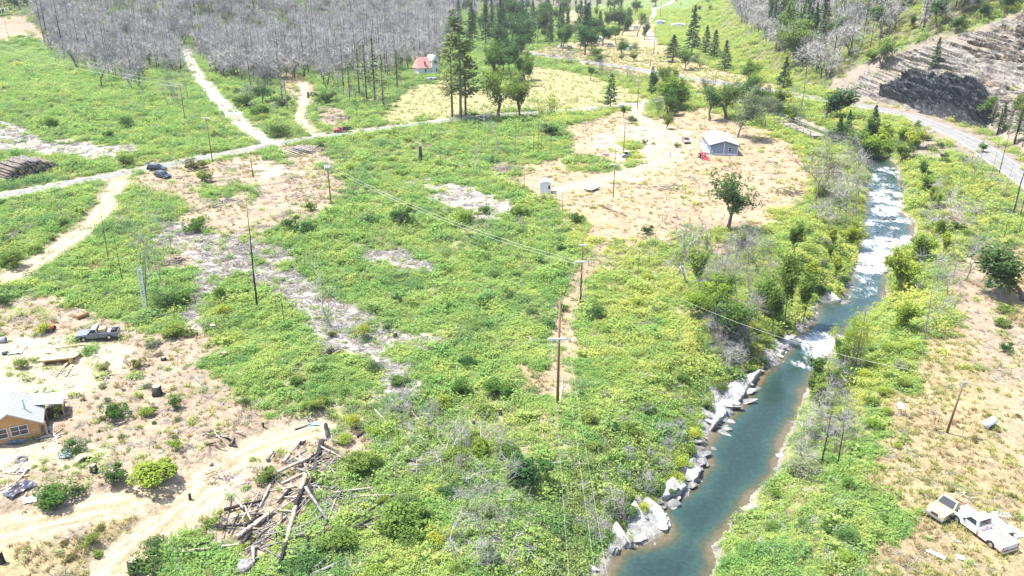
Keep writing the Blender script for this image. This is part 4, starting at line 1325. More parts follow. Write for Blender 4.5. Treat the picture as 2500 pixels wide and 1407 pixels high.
TREES = [
    ('pine', 1125, 297, 38, 104, 'tallest pine, standing at the roadside with a long bare trunk'),
    ('pine', 1104, 286, 78, 84, 'second tall pine, close left of the tallest roadside pine'),
    ('pine', 1137, 284, 95, 80, 'shorter pine with a grey trunk just right of the tallest roadside pine'),
    ('fir', 1222, 108, -6, 44, 'dark fir tree rising behind the pines, right of two others'),
    ('fir', 1186, 112, 8, 40, 'dark fir tree in the middle of the group behind the pines'),
    ('fir', 1153, 104, 4, 34, 'dark fir tree at the left of the group behind the pines'),
    ('pine', 1105, 130, 22, 40, 'yellowish pine beside the red-roofed white house, behind the tall ones'),
    ('oak', 1205, 186, 92, 74, 'big round green tree at the top of the mown field, left one', ),
    ('darkoak', 1250, 200, 100, 66, 'big dark green tree at the top of the mown field, right one'),
    ('oak', 1216, 292, 162, 76, 'leaning green tree with a pale trunk at the roadside right of the pines'),
    ('oak', 1268, 285, 172, 70, 'green roadside tree with two stems beside the leaning one'),
    ('alder', 1290, 210, 146, 30, 'narrow green tree on the left edge of the mown field'),
    ('cedar', 1490, 264, 178, 40, 'neat cone-shaped green conifer alone at the roadside'),
    ('cedar', 1590, 232, 162, 24, 'slim dark conifer at the road end left of the leafy grove'),
    ('thin', 1322, 332, 205, 72, 'pale-trunked tree with a thin yellowish crown below the road'),
    ('alder', 1622, 262, 186, 66, 'bright green tree in the grove behind the yard, left one'),
    ('oak', 1655, 272, 200, 60, 'bright green tree in the grove behind the yard, right one'),
    ('greyoak', 1604, 286, 236, 44, 'grey-green tree at the left front of the grove'),
    ('darkoak', 1732, 294, 206, 78, 'dark brown-green tree with a broad shade patch at the yard edge'),
    ('greyoak', 1800, 336, 204, 96, 'wide grey-green tree with a pale forked trunk behind the grey house'),
    ('oak', 1772, 290, 198, 70, 'green tree behind the wide grey-green one'),
    ('greyoak', 1868, 314, 232, 54, 'hazy grey-green tree right of the forked one behind the grey house'),
    ('oak', 1628, 316, 272, 32, 'small round green tree standing alone in the yard'),
    ('alder', 1522, 290, 254, 18, 'small columnar green tree beside the road junction'),
    ('oak', 1647, 284, 258, 30, 'small round bright tree between grove and yard'),
    ('darkoak', 1776, 560, 414, 118, 'lone spreading oak with a leaning trunk at the river side of the yard'),
    ('darkoak', 2006, 296, 206, 86, 'broad olive tree at the bend between highway and river'),
    ('fir', 2128, 330, 256, 46, 'young green conifer below the highway above the river'),
    ('fir', 2044, 352, 282, 40, 'dark young conifer by the old bridge, front one'),
    ('fir', 2066, 338, 268, 36, 'dark young conifer by the old bridge, rear one'),
    ('willow', 2152, 392, 322, 92, 'large bright willow hanging over the river head'),
    ('fir', 1912, 216, 138, 42, 'dark pointed fir at the roadside before the bend'),
    ('fir', 2281, 166, 90, 34, 'lone thin conifer on the bare slope'),
    ('oak', 2152, 168, 95, 52, 'olive shade tree at the top edge of the bare slope'),
    ('oak', 2128, 152, 118, 34, 'smaller olive tree at the top edge of the bare slope'),
    ('fir', 2004, 96, -8, 66, 'thick dark fir high on the wooded right slope'),
    ('fir', 1688, 138, 12, 44, 'tall dark spire-shaped fir by the far highway'),
    ('fir', 1642, 152, 84, 52, 'broad dark fir left of the tall spire-shaped one'),
    ('fir', 1722, 132, 62, 36, 'fir right of the tall spire-shaped one, rear'),
    ('fir', 1742, 146, 72, 40, 'fir right of the tall spire-shaped one, front'),
    ('fir', 1768, 172, 96, 40, 'light green conifer by the highway with its trunk showing'),
    ('alder', 1672, 172, 120, 48, 'round green tree below the tall spire-shaped fir'),
    ('greyoak', 1710, 168, 128, 44, 'grey-green tree beside the far highway'),
    ('oak', 1826, 200, 140, 56, 'dark leafy tree where highway meets the wooded slope'),
    ('thin', 1846, 226, 160, 40, 'thin pale green tree beside the highway bend'),
    ('fir', 1428, 112, 18, 56, 'large blue-green fir in the far village'),
    ('darkoak', 1350, 66, -6, 42, 'dark tree pair in the far village, left'),
    ('darkoak', 1376, 62, -8, 40, 'dark tree pair in the far village, right'),
    ('darkoak', 1508, 72, 12, 60, 'broad dark tree in the far village meadow'),
    ('oak', 1486, 96, 62, 50, 'bright green tree under the broad dark village tree'),
    ('oak', 1516, 134, 92, 34, 'round tree in front of the green village shed'),
    ('oak', 1456, 150, 108, 34, 'stacked olive tree beside the highway, rear one'),
    ('oak', 1470, 172, 128, 34, 'olive tree beside the highway, front one'),
    ('darkoak', 1442, 198, 160, 26, 'dark rounded tree on the bank at the field corner'),
    ('darkoak', 1574, 98, 48, 22, 'dark narrow tree standing in the village meadow'),
    ('greyoak', 1556, 130, 102, 34, 'grey-green tree on the tan village field'),
    ('oak', 1548, 150, 126, 26, 'small round tree on the tan village field'),
    ('oak', 1516, 146, 132, 18, 'tiny dark tree on the tan village field'),
    ('oak', 1556, 30, -6, 26, 'green tree at the far lane, left of the parked white car'),
    ('darkoak', 1600, 16, -12, 34, 'dark tree over the far lane'),
    ('fir', 1282, 96, 52, 40, 'dark conifer before the long white village building, left'),
    ('fir', 1336, 90, 54, 30, 'dark conifer before the long white village building, right'),
    ('fir', 1252, 60, 14, 30, 'blue-green conifer left of the long white village building'),
    ('alder', 1370, 118, 66, 44, 'bright green tree in the middle of the far village'),
    ('greyoak', 1402, 108, 52, 44, 'pale green tree left of the blue-green village fir'),
    ('darkoak', 1265, 150, 80, 60, 'dark round tree left of the bare thicket by the mown field'),
    ('scorched', 896, 250, 108, 30, 'half-burned conifer left of the white house, leftmost'),
    ('scorched', 916, 245, 92, 34, 'half-burned conifer left of the white house, tallest'),
    ('scorched', 878, 236, 118, 28, 'half-burned conifer left of the white house, rear'),
    ('scorched', 936, 260, 130, 26, 'half-burned conifer left of the white house, rightmost'),
    ('scorched', 855, 250, 160, 24, 'half-burned thin conifer behind the brown brush pile'),
    ('scorched', 970, 216, 122, 26, 'half-burned conifer beside the white house'),
    ('rust', 1112, 120, 30, 22, 'rust-brown dead conifer behind the pines'),
    ('rust', 1062, 130, 84, 20, 'pinkish dead conifer behind the white house'),
    ('alder', 1912, 806, 610, 66, 'tall green riverside tree, leftmost of three on the left bank'),
    ('alder', 1958, 792, 660, 56, 'tall green riverside tree, rightmost of three on the left bank'),
    ('alder', 1886, 822, 690, 54, 'tall green riverside tree, nearest of three on the left bank'),
    ('alder', 1975, 700, 632, 36, 'slim green tree on the left bank beside the rapids'),
    ('willow', 2208, 718, 612, 82, 'round yellow-green willow leaning over the rapids on the right bank'),
    ('willow', 2205, 800, 722, 66, 'bright willow on the right bank below the rapids'),
    ('thin', 2078, 905, 748, 66, 'thin half-dead tree group on the right bank, main stem'),
    ('thin', 2102, 905, 762, 54, 'thin half-dead tree group on the right bank, right stem'),
    ('scorched', 2476, 352, 262, 34, 'dark conifer between cliff and highway, right edge'),
    ('scorched', 2434, 330, 268, 30, 'green conifer at the foot of the cliff'),
    ('darkoak', 2500, 735, 590, 120, 'dark shady tree at the right edge of the photo'),
    ('oak', 2400, 372, 346, 26, 'dark little tree at the edge of the highway'),
    ('fir', 2412, 700, 678, 18, 'tiny conifer seedling in the dry right bank field'),
]
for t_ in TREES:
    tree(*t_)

# conifers standing among the burned trees on the right slope, and in the far left wood
def scatter_trees(polys, n, kinds, hrange, label, name, group, seed, gap=6):
    rng = np.random.default_rng(seed); got = []
    P = np.concatenate([np.array(p, float) for p in polys]); lo, hi = P.min(0), P.max(0)
    tries = 0
    while len(got) < n and tries < 6000:
        tries += 1
        q = lo + rng.random(2) * (hi - lo)
        if not in_poly(q[:1], q[1:], polys)[0] or any((q[0] - a) ** 2 + (q[1] - b) ** 2 < gap * gap for a, b in got):
            continue
        got.append(q)
    for q in got:
        p = G(*q); h = hrange[0] + rng.random() * (hrange[1] - hrange[0])
        opts = BANK[kinds[rng.integers(len(kinds))]]
        parts, (W, H) = opts[rng.integers(len(opts))]
        s = h / H * (.9 + .3 * rng.random())
        place(name, label, 'tree', parts, p, (s, s, h / H), group=group)

scatter_trees([[(1790, 20), (1850, 60), (1900, 130), (1960, 165), (2010, 130), (1980, 60), (1960, 0), (1800, 0)]], 38, ['fir', 'fir', 'oak'], (12, 24), 'live conifer among burned trees on the slope above the highway bend', 'fir_tree', 'live trees on the slope above the highway bend', 3, 11)
scatter_trees([[(2020, 60), (2040, 150), (2110, 120), (2190, 90), (2330, 60), (2420, 20), (2400, -10), (2030, -10)]], 22, ['fir', 'oak', 'darkoak', 'greyoak'], (6, 15), 'green tree among burned trees above the bare slope', 'slope_tree', 'green trees above the bare slope', 4, 16)
scatter_trees([[(2330, 90), (2400, 60), (2490, 20), (2480, 5), (2400, 40), (2330, 70)]], 6, ['oak', 'darkoak'], (4, 8), 'small olive tree at the upper rim of the rocky cut', 'rim_tree', 'trees on the rim of the rocky cut', 5, 14)
scatter_trees([[(1240, 60), (1300, 100), (1360, 130), (1440, 140), (1560, 90), (1550, 20), (1450, 0), (1240, 5)]], 64, ['oak', 'darkoak', 'fir', 'alder', 'darkoak', 'fir'], (9, 19), 'green tree between the houses of the far village', 'village_tree', 'trees between the far village houses', 6, 9)
scatter_trees([[(1620, 10), (1700, 60), (1760, 20), (1700, -5)]], 8, ['oak', 'fir'], (4, 8), 'small green tree on the grassy hill behind the village', 'hill_tree', 'small trees on the grassy hill', 7, 14)
scatter_trees([[(2395, 300), (2450, 330), (2500, 390), (2500, 300), (2440, 280)]], 7, ['fir', 'oak', 'scorched'], (6, 12), 'green roadside tree below the rocky cut', 'roadside_tree', 'roadside trees below the rocky cut', 8, 14)
scatter_trees([[(20, 5), (60, 0), (110, 25), (60, 30)]], 4, ['oak', 'darkoak'], (7, 11), 'green tree behind the white hoop frame in the far left corner', 'corner_tree', 'trees behind the white hoop frame', 9, 14)
scatter_trees([[(1860, 240), (1960, 300), (1950, 320), (1880, 300), (1840, 270)]], 7, ['greyoak', 'oak', 'willow'], (5, 9), 'grey-green tree on the hidden river bend behind the grey house', 'bend_tree', 'trees on the hidden river bend', 10, 18)
scatter_trees([[(880, 150), (1060, 130), (1075, 165), (1020, 150), (900, 190)]], 9, ['oak', 'darkoak'], (3, 6), 'low green tree behind the white house under burned trees', 'understory_tree', 'low trees under the burned wood', 12, 12)
scatter_trees([[(520, 150), (640, 190), (780, 170), (860, 150), (860, 130), (520, 120)]], 10, ['oak', 'alder', 'darkoak'], (3, 5), 'low green sapling under the burned forest', 'sapling', 'green saplings under the burned forest', 13, 12)

scatter_trees([[(1130, 30), (1230, 110), (1300, 120), (1440, 105), (1440, 15), (1130, -5)]], 34, ['fir', 'fir', 'darkoak', 'pine'], (17, 27), 'tall dark tree between the pines and the far village', 'dark_tree', 'tall trees before the far village', 14, 12)
scatter_trees([[(1585, 240), (1600, 205), (1665, 205), (1690, 255), (1650, 285), (1600, 280)]], 9, ['alder', 'oak', 'oak'], (7, 11), 'bright tree in the dense leafy grove above the yard', 'grove_tree', 'trees of the leafy grove', 15, 14)
scatter_trees([[(1700, 240), (1760, 225), (1850, 235), (1900, 270), (1880, 300), (1800, 280), (1720, 275)]], 9, ['greyoak', 'oak', 'darkoak'], (7, 11), 'tree in the shady row behind the grey house', 'shade_tree', 'trees of the shady row behind the grey house', 16, 20)
scatter_trees([[(1180, 120), (1290, 130), (1290, 200), (1240, 215), (1190, 190)]], 7, ['oak', 'darkoak'], (9, 14), 'leafy tree in the dense clump beside the mown field', 'clump_tree', 'trees of the clump beside the mown field', 17, 16)

scatter_trees([[(1640, 640), (1760, 600), (1880, 620), (1960, 640), (1985, 720), (1930, 800), (1850, 860), (1760, 880), (1740, 760)]], 11, ['thin', 'alder', 'oak', 'willow', 'alder'], (4, 8.5), 'leafy riverside tree on the left bank beside the grey thicket', 'riverside_tree', 'riverside trees of the left bank', 18, 24)
scatter_trees([[(1990, 480), (2095, 470), (2100, 560), (2080, 660), (2040, 700), (1990, 640)]], 6, ['thin', 'willow', 'alder'], (3, 5.5), 'leafy tree at the water on the left of the rapids', 'riverside_tree', 'riverside trees left of the rapids', 19, 22)
scatter_trees([[(2240, 420), (2330, 440), (2350, 560), (2300, 640), (2230, 700), (2180, 760), (2200, 640), (2250, 590), (2215, 480)]], 11, ['willow', 'thin', 'alder'], (3, 5.5), 'leafy tree at the water on the right of the rapids', 'riverside_tree', 'riverside trees right of the rapids', 20, 24)
scatter_trees([[(2000, 900), (2060, 820), (2110, 790), (2130, 850), (2060, 960), (1980, 1060), (1960, 1040)]], 9, ['thin', 'alder'], (3, 5), 'leafy tree at the right water edge below the small rapid', 'riverside_tree', 'riverside trees below the small rapid', 22, 26)
scatter_trees([[(2000, 345), (2110, 330), (2230, 330), (2240, 380), (2200, 400), (2110, 370)]], 12, ['willow', 'alder', 'oak'], (4, 7), 'leafy tree around the river head below the highway', 'riverside_tree', 'riverside trees at the river head', 23, 22)
scatter_trees([[(1080, 60), (1130, 30), (1290, 60), (1290, 150), (1180, 160), (1140, 120)]], 16, ['fir', 'darkoak', 'fir'], (15, 25), 'dark tree in the belt behind the tall pines', 'belt_tree', 'dark belt behind the tall pines', 24, 12)

# ---- bushes: base row, width and height in photo pixels, tone and where each stands
BUSHES = [
    (140, 1232, 118, 92, 'm', 'biggest, at the lower left beside the black tarp'), (282, 1180, 62, 78, 'd', 'left of the bright one above the sandy track'), (372, 1182, 122, 88, 'y', 'largest above the sandy track'),
    (181, 1104, 58, 58, 'd', 'below the log cabin over the tipped panel'), (225, 1328, 42, 44, 'm', 'rounded, between the two sandy tracks'), (352, 1398, 90, 90, 'd', 'at the lower edge right of the sandy spur'), (382, 1340, 60, 70, 'd', 'upper part of the clump right of the sandy spur'),
    (288, 1022, 62, 74, 'm', 'upright, left of the charred stump'), (358, 1016, 40, 36, 'y', 'low, below the charred stump'), (55, 900, 46, 42, 'm', 'left of the plank-roofed dugout'), (145, 1018, 42, 66, 'm', 'tall, right of the log cabin lean-to'),
    (428, 1000, 34, 60, 'm', 'narrow, right of the charred stump'), (106, 812, 40, 30, 'y', 'beside the red machine'), (255, 912, 30, 34, 'o', 'left one on the slope under the grey pickup'), (335, 896, 38, 30, 'o', 'right one on the slope under the grey pickup'), (375, 846, 36, 26, 'g', 'on the slope right of the grey pickup'),
    (434, 1098, 38, 46, 'y', 'above the bend of the sandy track'), (650, 1172, 50, 62, 'm', 'where the sandy tracks end among logs'), (520, 1280, 52, 48, 'y', 'left of the tangle of logs'), (880, 1152, 106, 92, 'm', 'big, right of the crossed charred logs'), (970, 1292, 150, 104, 'm', 'big spreading, at the lower middle'),
    (1285, 1172, 112, 92, 'd', 'dark and big, left of the power lines'), (830, 1340, 110, 92, 'm', 'spreading, at the lower middle left of the grey driftwood'), (740, 1388, 100, 60, 'd', 'low, beside the charred end of the longest log'), (1126, 962, 70, 62, 'm', 'in the brush left of the tall pole, left one'), (1216, 956, 72, 52, 'm', 'in the brush left of the tall pole, right one'), (915, 908, 42, 48, 'd', 'beside the fork of the pale washed strip'),
    (1172, 1108, 62, 72, 'y', 'among grey deadwood at the lower middle'), (860, 1046, 42, 62, 'y', 'above the deadwood at the lower middle'), (886, 826, 38, 58, 'y', 'upright, alone on the pale debris field'), (948, 812, 22, 36, 'd', 'slim, beside the stump on the debris field'), (545, 768, 42, 36, 'y', 'bright, left of the tall thin snag'),
    (812, 824, 32, 28, 'o', 'under the white snag on the debris field'), (1455, 776, 46, 56, 'd', 'bluish, right of the taller footpath pole'), (1577, 572, 36, 32, 'd', 'at the yard corner above the deadwood'), (1268, 528, 42, 42, 'm', 'right of the pale bare patch'), (1140, 542, 58, 42, 'y', 'large, under the pale bare patch'), (1184, 522, 34, 28, 'm', 'small, on the tip of the pale bare patch'),
    (1406, 544, 36, 38, 'd', 'dark, below the dusty yard'), (976, 544, 62, 56, 'd', 'dark, with a grey snag in the middle of the brush'), (1004, 552, 36, 32, 'd', 'small, right of the dark one with the grey snag'), (760, 514, 26, 34, 'm', 'left of the transformer pole'), (706, 556, 52, 40, 'd', 'below the transformer pole, left'), (748, 566, 56, 36, 'd', 'below the transformer pole, right'),
    (500, 446, 58, 40, 'm', 'rounded, right of the parked cars'), (478, 414, 52, 30, 'o', 'behind the rounded one right of the parked cars'), (478, 562, 64, 48, 'm', 'on the clearing left of the slash pile'), (38, 654, 74, 68, 'm', 'beside the dirt track at the left edge'), (310, 314, 38, 42, 'd', 'dark, on the left meadow'), (125, 316, 54, 38, 'm', 'at the edge of the left pale clearing'), (268, 338, 30, 28, 'm', 'small, on the left meadow'),
    (682, 334, 58, 44, 'd', 'between forest track and curved track'), (786, 366, 26, 26, 'd', 'on the gravel road verge'), (306, 404, 46, 38, 'm', 'above the parked cars across the road'), (10, 748, 34, 44, 'd', 'at the left edge above the sand'), (430, 818, 92, 40, 'm', 'low and wide, right of the grey pickup'), (414, 752, 74, 62, 'd', 'big, around the foot of the ladder'), (440, 742, 60, 48, 'm', 'right of the ladder'),
    (538, 730, 42, 46, 'm', 'on the debris field right of the ladder'), (600, 990, 28, 38, 'd', 'slim, right of the sandy bank'), (2076, 930, 78, 52, 'd', 'around the foot of the half-dead trees'), (2034, 1346, 42, 42, 'd', 'dark, at the bottom of the right bank'), (1960, 1160, 74, 62, 'g', 'grey-green, by the three burned trunks'), (2455, 762, 46, 26, 'm', 'low one in the dry right field, upper'), (2442, 796, 48, 30, 'm', 'low one in the dry right field, lower'),
    (1895, 402, 12, 9, 'o', 'tiny, right of the grey house'), (1542, 302, 30, 26, 'd', 'at the drive entrance'), (1438, 196, 0, 0, 'd', ''), (1654, 360, 18, 16, 'm', 'small, left of the rusty car'), (1573, 354, 16, 16, 'd', 'small, in the yard above the utility cart'), (1595, 354, 12, 10, 'd', 'smaller, in the yard beside its neighbour'), (2106, 152, 0, 0, 'o', ''), (2452, 860, 36, 40, 'd', 'dark, right in the dry field'),
    (1345, 330, 52, 34, 'd', 'dark, under the pale-trunked tree'), (2010, 480, 60, 34, 'm', 'under the dead brown tree by the river'), (640, 238, 60, 40, 'd', 'under the pale snags left of the curved track'), (795, 252, 66, 40, 'd', 'dark mass right of the curved track'), (690, 264, 50, 40, 'd', 'right of the pale snags'), (600, 262, 60, 46, 'm', 'bright mass beside the forest track'), (640, 285, 60, 40, 'm', 'lower bright mass beside the forest track'),
]
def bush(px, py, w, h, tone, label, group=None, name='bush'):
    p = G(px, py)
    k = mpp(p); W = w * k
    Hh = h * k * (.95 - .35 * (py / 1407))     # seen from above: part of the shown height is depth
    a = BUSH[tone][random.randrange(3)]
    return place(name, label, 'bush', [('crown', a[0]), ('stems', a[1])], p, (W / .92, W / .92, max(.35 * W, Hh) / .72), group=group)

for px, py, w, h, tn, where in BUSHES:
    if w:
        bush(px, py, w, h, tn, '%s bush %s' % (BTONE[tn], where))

def scatter_bush(polys, n, tones, wr, label, group, seed, gap=24, name='bush'):
    rng = np.random.default_rng(seed); got = []
    P = np.concatenate([np.array(p, float) for p in polys]); lo, hi = P.min(0), P.max(0); t = 0
    while len(got) < n and t < 5000:
        t += 1
        q = lo + rng.random(2) * (hi - lo)
        if not in_poly(q[:1], q[1:], polys)[0] or any((q[0] - a) ** 2 + (q[1] - b) ** 2 < gap * gap for a, b in got):
            continue
        got.append(q)
    for q in sorted(got, key=lambda q: q[0]):
        m = G(*q)
        w = (wr[0] + rng.random() * (wr[1] - wr[0])) / mpp(m)
        tn = tones[rng.integers(len(tones))]
        bush(q[0], q[1], w, w * (.6 + .3 * rng.random()), tn, BTONE[tn] + ' ' + re.sub('^(dark green|bright leafy|grey-green|leafy|bright) ', '', label.replace('darker ', '')), group, name)

scatter_bush([[(700, 560), (960, 460), (1250, 560), (1400, 600), (1380, 860), (1100, 900), (900, 780), (760, 640)]], 34, 'ddmmm', (1.2, 2.6), 'small darker bush scattered in the green brush left of the footpath', 'bushes in the brush left of the footpath', 21, 40)
scatter_bush([[(1460, 640), (1620, 620), (1800, 700), (1830, 900), (1700, 1100), (1480, 1250), (1400, 1100), (1420, 800)]], 30, 'mmydg', (1.0, 2.4), 'small bush in the yellow-green brush between the poles and the river', 'bushes between the poles and the river', 22, 40)
scatter_bush([[(640, 960), (900, 880), (1200, 1000), (1300, 1200), (1250, 1400), (900, 1400), (950, 1150), (700, 1010)]], 30, 'mmyyd', (1.2, 3.0), 'leafy bush in the brush around the lower middle deadwood', 'bushes around the lower middle deadwood', 23, 44)
scatter_bush([[(0, 180), (130, 170), (420, 240), (580, 330), (480, 370), (330, 340), (0, 290)]], 26, 'mmdyg', (1.6, 3.4), 'leafy bush on the left meadow above the gravel road', 'bushes on the left meadow', 24, 34)
scatter_bush([[(0, 490), (230, 465), (250, 490), (150, 590), (0, 660)]], 14, 'mmdy', (1.4, 3.0), 'leafy bush between the gravel road and the dirt track', 'bushes between gravel road and dirt track', 25, 34)
scatter_bush([[(540, 200), (640, 230), (720, 250), (710, 300), (640, 310), (560, 240)]], 12, 'mdy', (2.2, 4.0), 'green bush on the bank between the two forest tracks', 'bushes between the two forest tracks', 26, 24)
scatter_bush([[(2240, 380), (2400, 400), (2470, 470), (2480, 600), (2380, 640), (2300, 620), (2240, 660), (2250, 520)]], 34, 'mmydg', (1.2, 3.0), 'leafy shrub on the bank between the river and the highway', 'shrubs between river and highway', 27, 26, 'shrub')
scatter_bush([[(2000, 340), (2100, 310), (2250, 330), (2360, 400), (2300, 400), (2180, 350), (2060, 370)]], 22, 'mdyg', (1.8, 3.6), 'leafy shrub on the slope below the highway bend', 'shrubs below the highway bend', 28, 24, 'shrub')
scatter_bush([[(1990, 480), (2090, 480), (2095, 600), (2060, 720), (1990, 720), (1900, 620)]], 22, 'mygm', (1.4, 3.2), 'leafy shrub on the left bank beside the rapids', 'shrubs beside the rapids', 29, 26, 'shrub')
scatter_bush([[(1800, 780), (1900, 740), (1930, 800), (1860, 890), (1760, 960), (1740, 900)]], 16, 'mydm', (1.4, 3.0), 'leafy shrub on the left bank by the river pool', 'shrubs by the river pool', 30, 30, 'shrub')
scatter_bush([[(1800, 1300), (1900, 1190), (1990, 1130), (2120, 1190), (2200, 1300), (2060, 1400), (1780, 1400)]], 13, 'ymmdm', (1.0, 2.2), 'leafy shrub on the near right bank', 'shrubs on the near right bank', 31, 40, 'shrub')
scatter_bush([[(2000, 930), (2120, 830), (2250, 830), (2210, 950), (2130, 1050), (1980, 1080)]], 20, 'yymg', (1.2, 2.8), 'bright leafy shrub on the right bank by the half-dead trees', 'shrubs by the half-dead trees', 32, 34, 'shrub')
scatter_bush([[(1480, 1260), (1560, 1180), (1700, 1060), (1650, 1180), (1580, 1240), (1500, 1300)]], 14, 'ymd', (1.2, 2.6), 'leafy shrub over the pale rocks of the left bank', 'shrubs over the pale bank rocks', 33, 34, 'shrub')
scatter_bush([[(200, 900), (420, 860), (480, 960), (440, 1080), (260, 1080), (200, 1000)], [(60, 1320), (240, 1280), (330, 1260), (280, 1340), (160, 1390)], [(500, 1280), (620, 1260), (600, 1350), (460, 1380)]], 30, 'oymg', (.5, 1.1), 'small weed clump on the bare sandy slope', 'weed clumps on the sandy slope', 34, 28, 'weed_clump')
scatter_bush([[(2180, 1020), (2480, 900), (2490, 1230), (2260, 1230), (2180, 1120)]], 14, 'oyo', (.5, 1.1), 'low weed clump in the dry right bank field', 'weed clumps in the dry right field', 35, 40, 'weed_clump')
scatter_bush([[(800, 335), (1000, 315), (1300, 290), (1380, 300), (1250, 400), (1000, 430), (860, 430)]], 26, 'myym', (1.4, 2.8), 'leafy bush in the brush below the gravel road', 'bushes below the gravel road', 36, 34)

# ---- dead trees that stand apart
DT = {
    'snag': [[('trunk', a), ('branches', b)] for a, b in [proto_snag(440 + i, 18, .2, 34, 1.1, .022, CHAR, TWIGD, .2, 2) for i in range(3)]],
    'palesnag': [[('trunk', a), ('branches', b)] for a, b in [proto_snag(450 + i, 18, .20, 70, 2.2, .03, GREYBARK, TWIG, .12, 4) for i in range(3)]],
    'bare': [[('trunk', a), ('branches', b)] for a, b in [proto_bare_tree(460 + i, 10, .10, 6, .014, (CHAR, GREYBARK, CHAR)[i % 3], TWIG, first=.40, spread=.5, lean=.02) for i in range(5)]],
    'white': [[('trunk', a), ('branches', b)] for a, b in [proto_bare_tree(470 + i, 10, .17, 5, .026, PALEBARK, TWIGP, first=.38, maxlev=2, lean=.22) for i in range(3)]],
    'brown': [[('trunk', a), ('branches', b)] for a, b in [proto_bare_tree(476 + i, 10, .2, 7, .03, BARK, BARK, first=.3) for i in range(2)]],
    'shrub': [[('trunk', a), ('branches', b)] for a, b in [proto_bare_tree(480 + i, 4, .045, 4, .010, GREYBARK, (TWIG, TWIGP, TWIG)[i % 3], first=.22, maxlev=3, spread=.66) for i in range(4)]],
}
DH = {'snag': 18, 'palesnag': 18, 'bare': 10, 'white': 10, 'brown': 10, 'shrub': 4}
DNAME = {'snag': 'burned_snag', 'palesnag': 'grey_snag', 'bare': 'bare_tree', 'white': 'white_dead_tree', 'brown': 'bare_brown_tree', 'shrub': 'bare_shrub'}
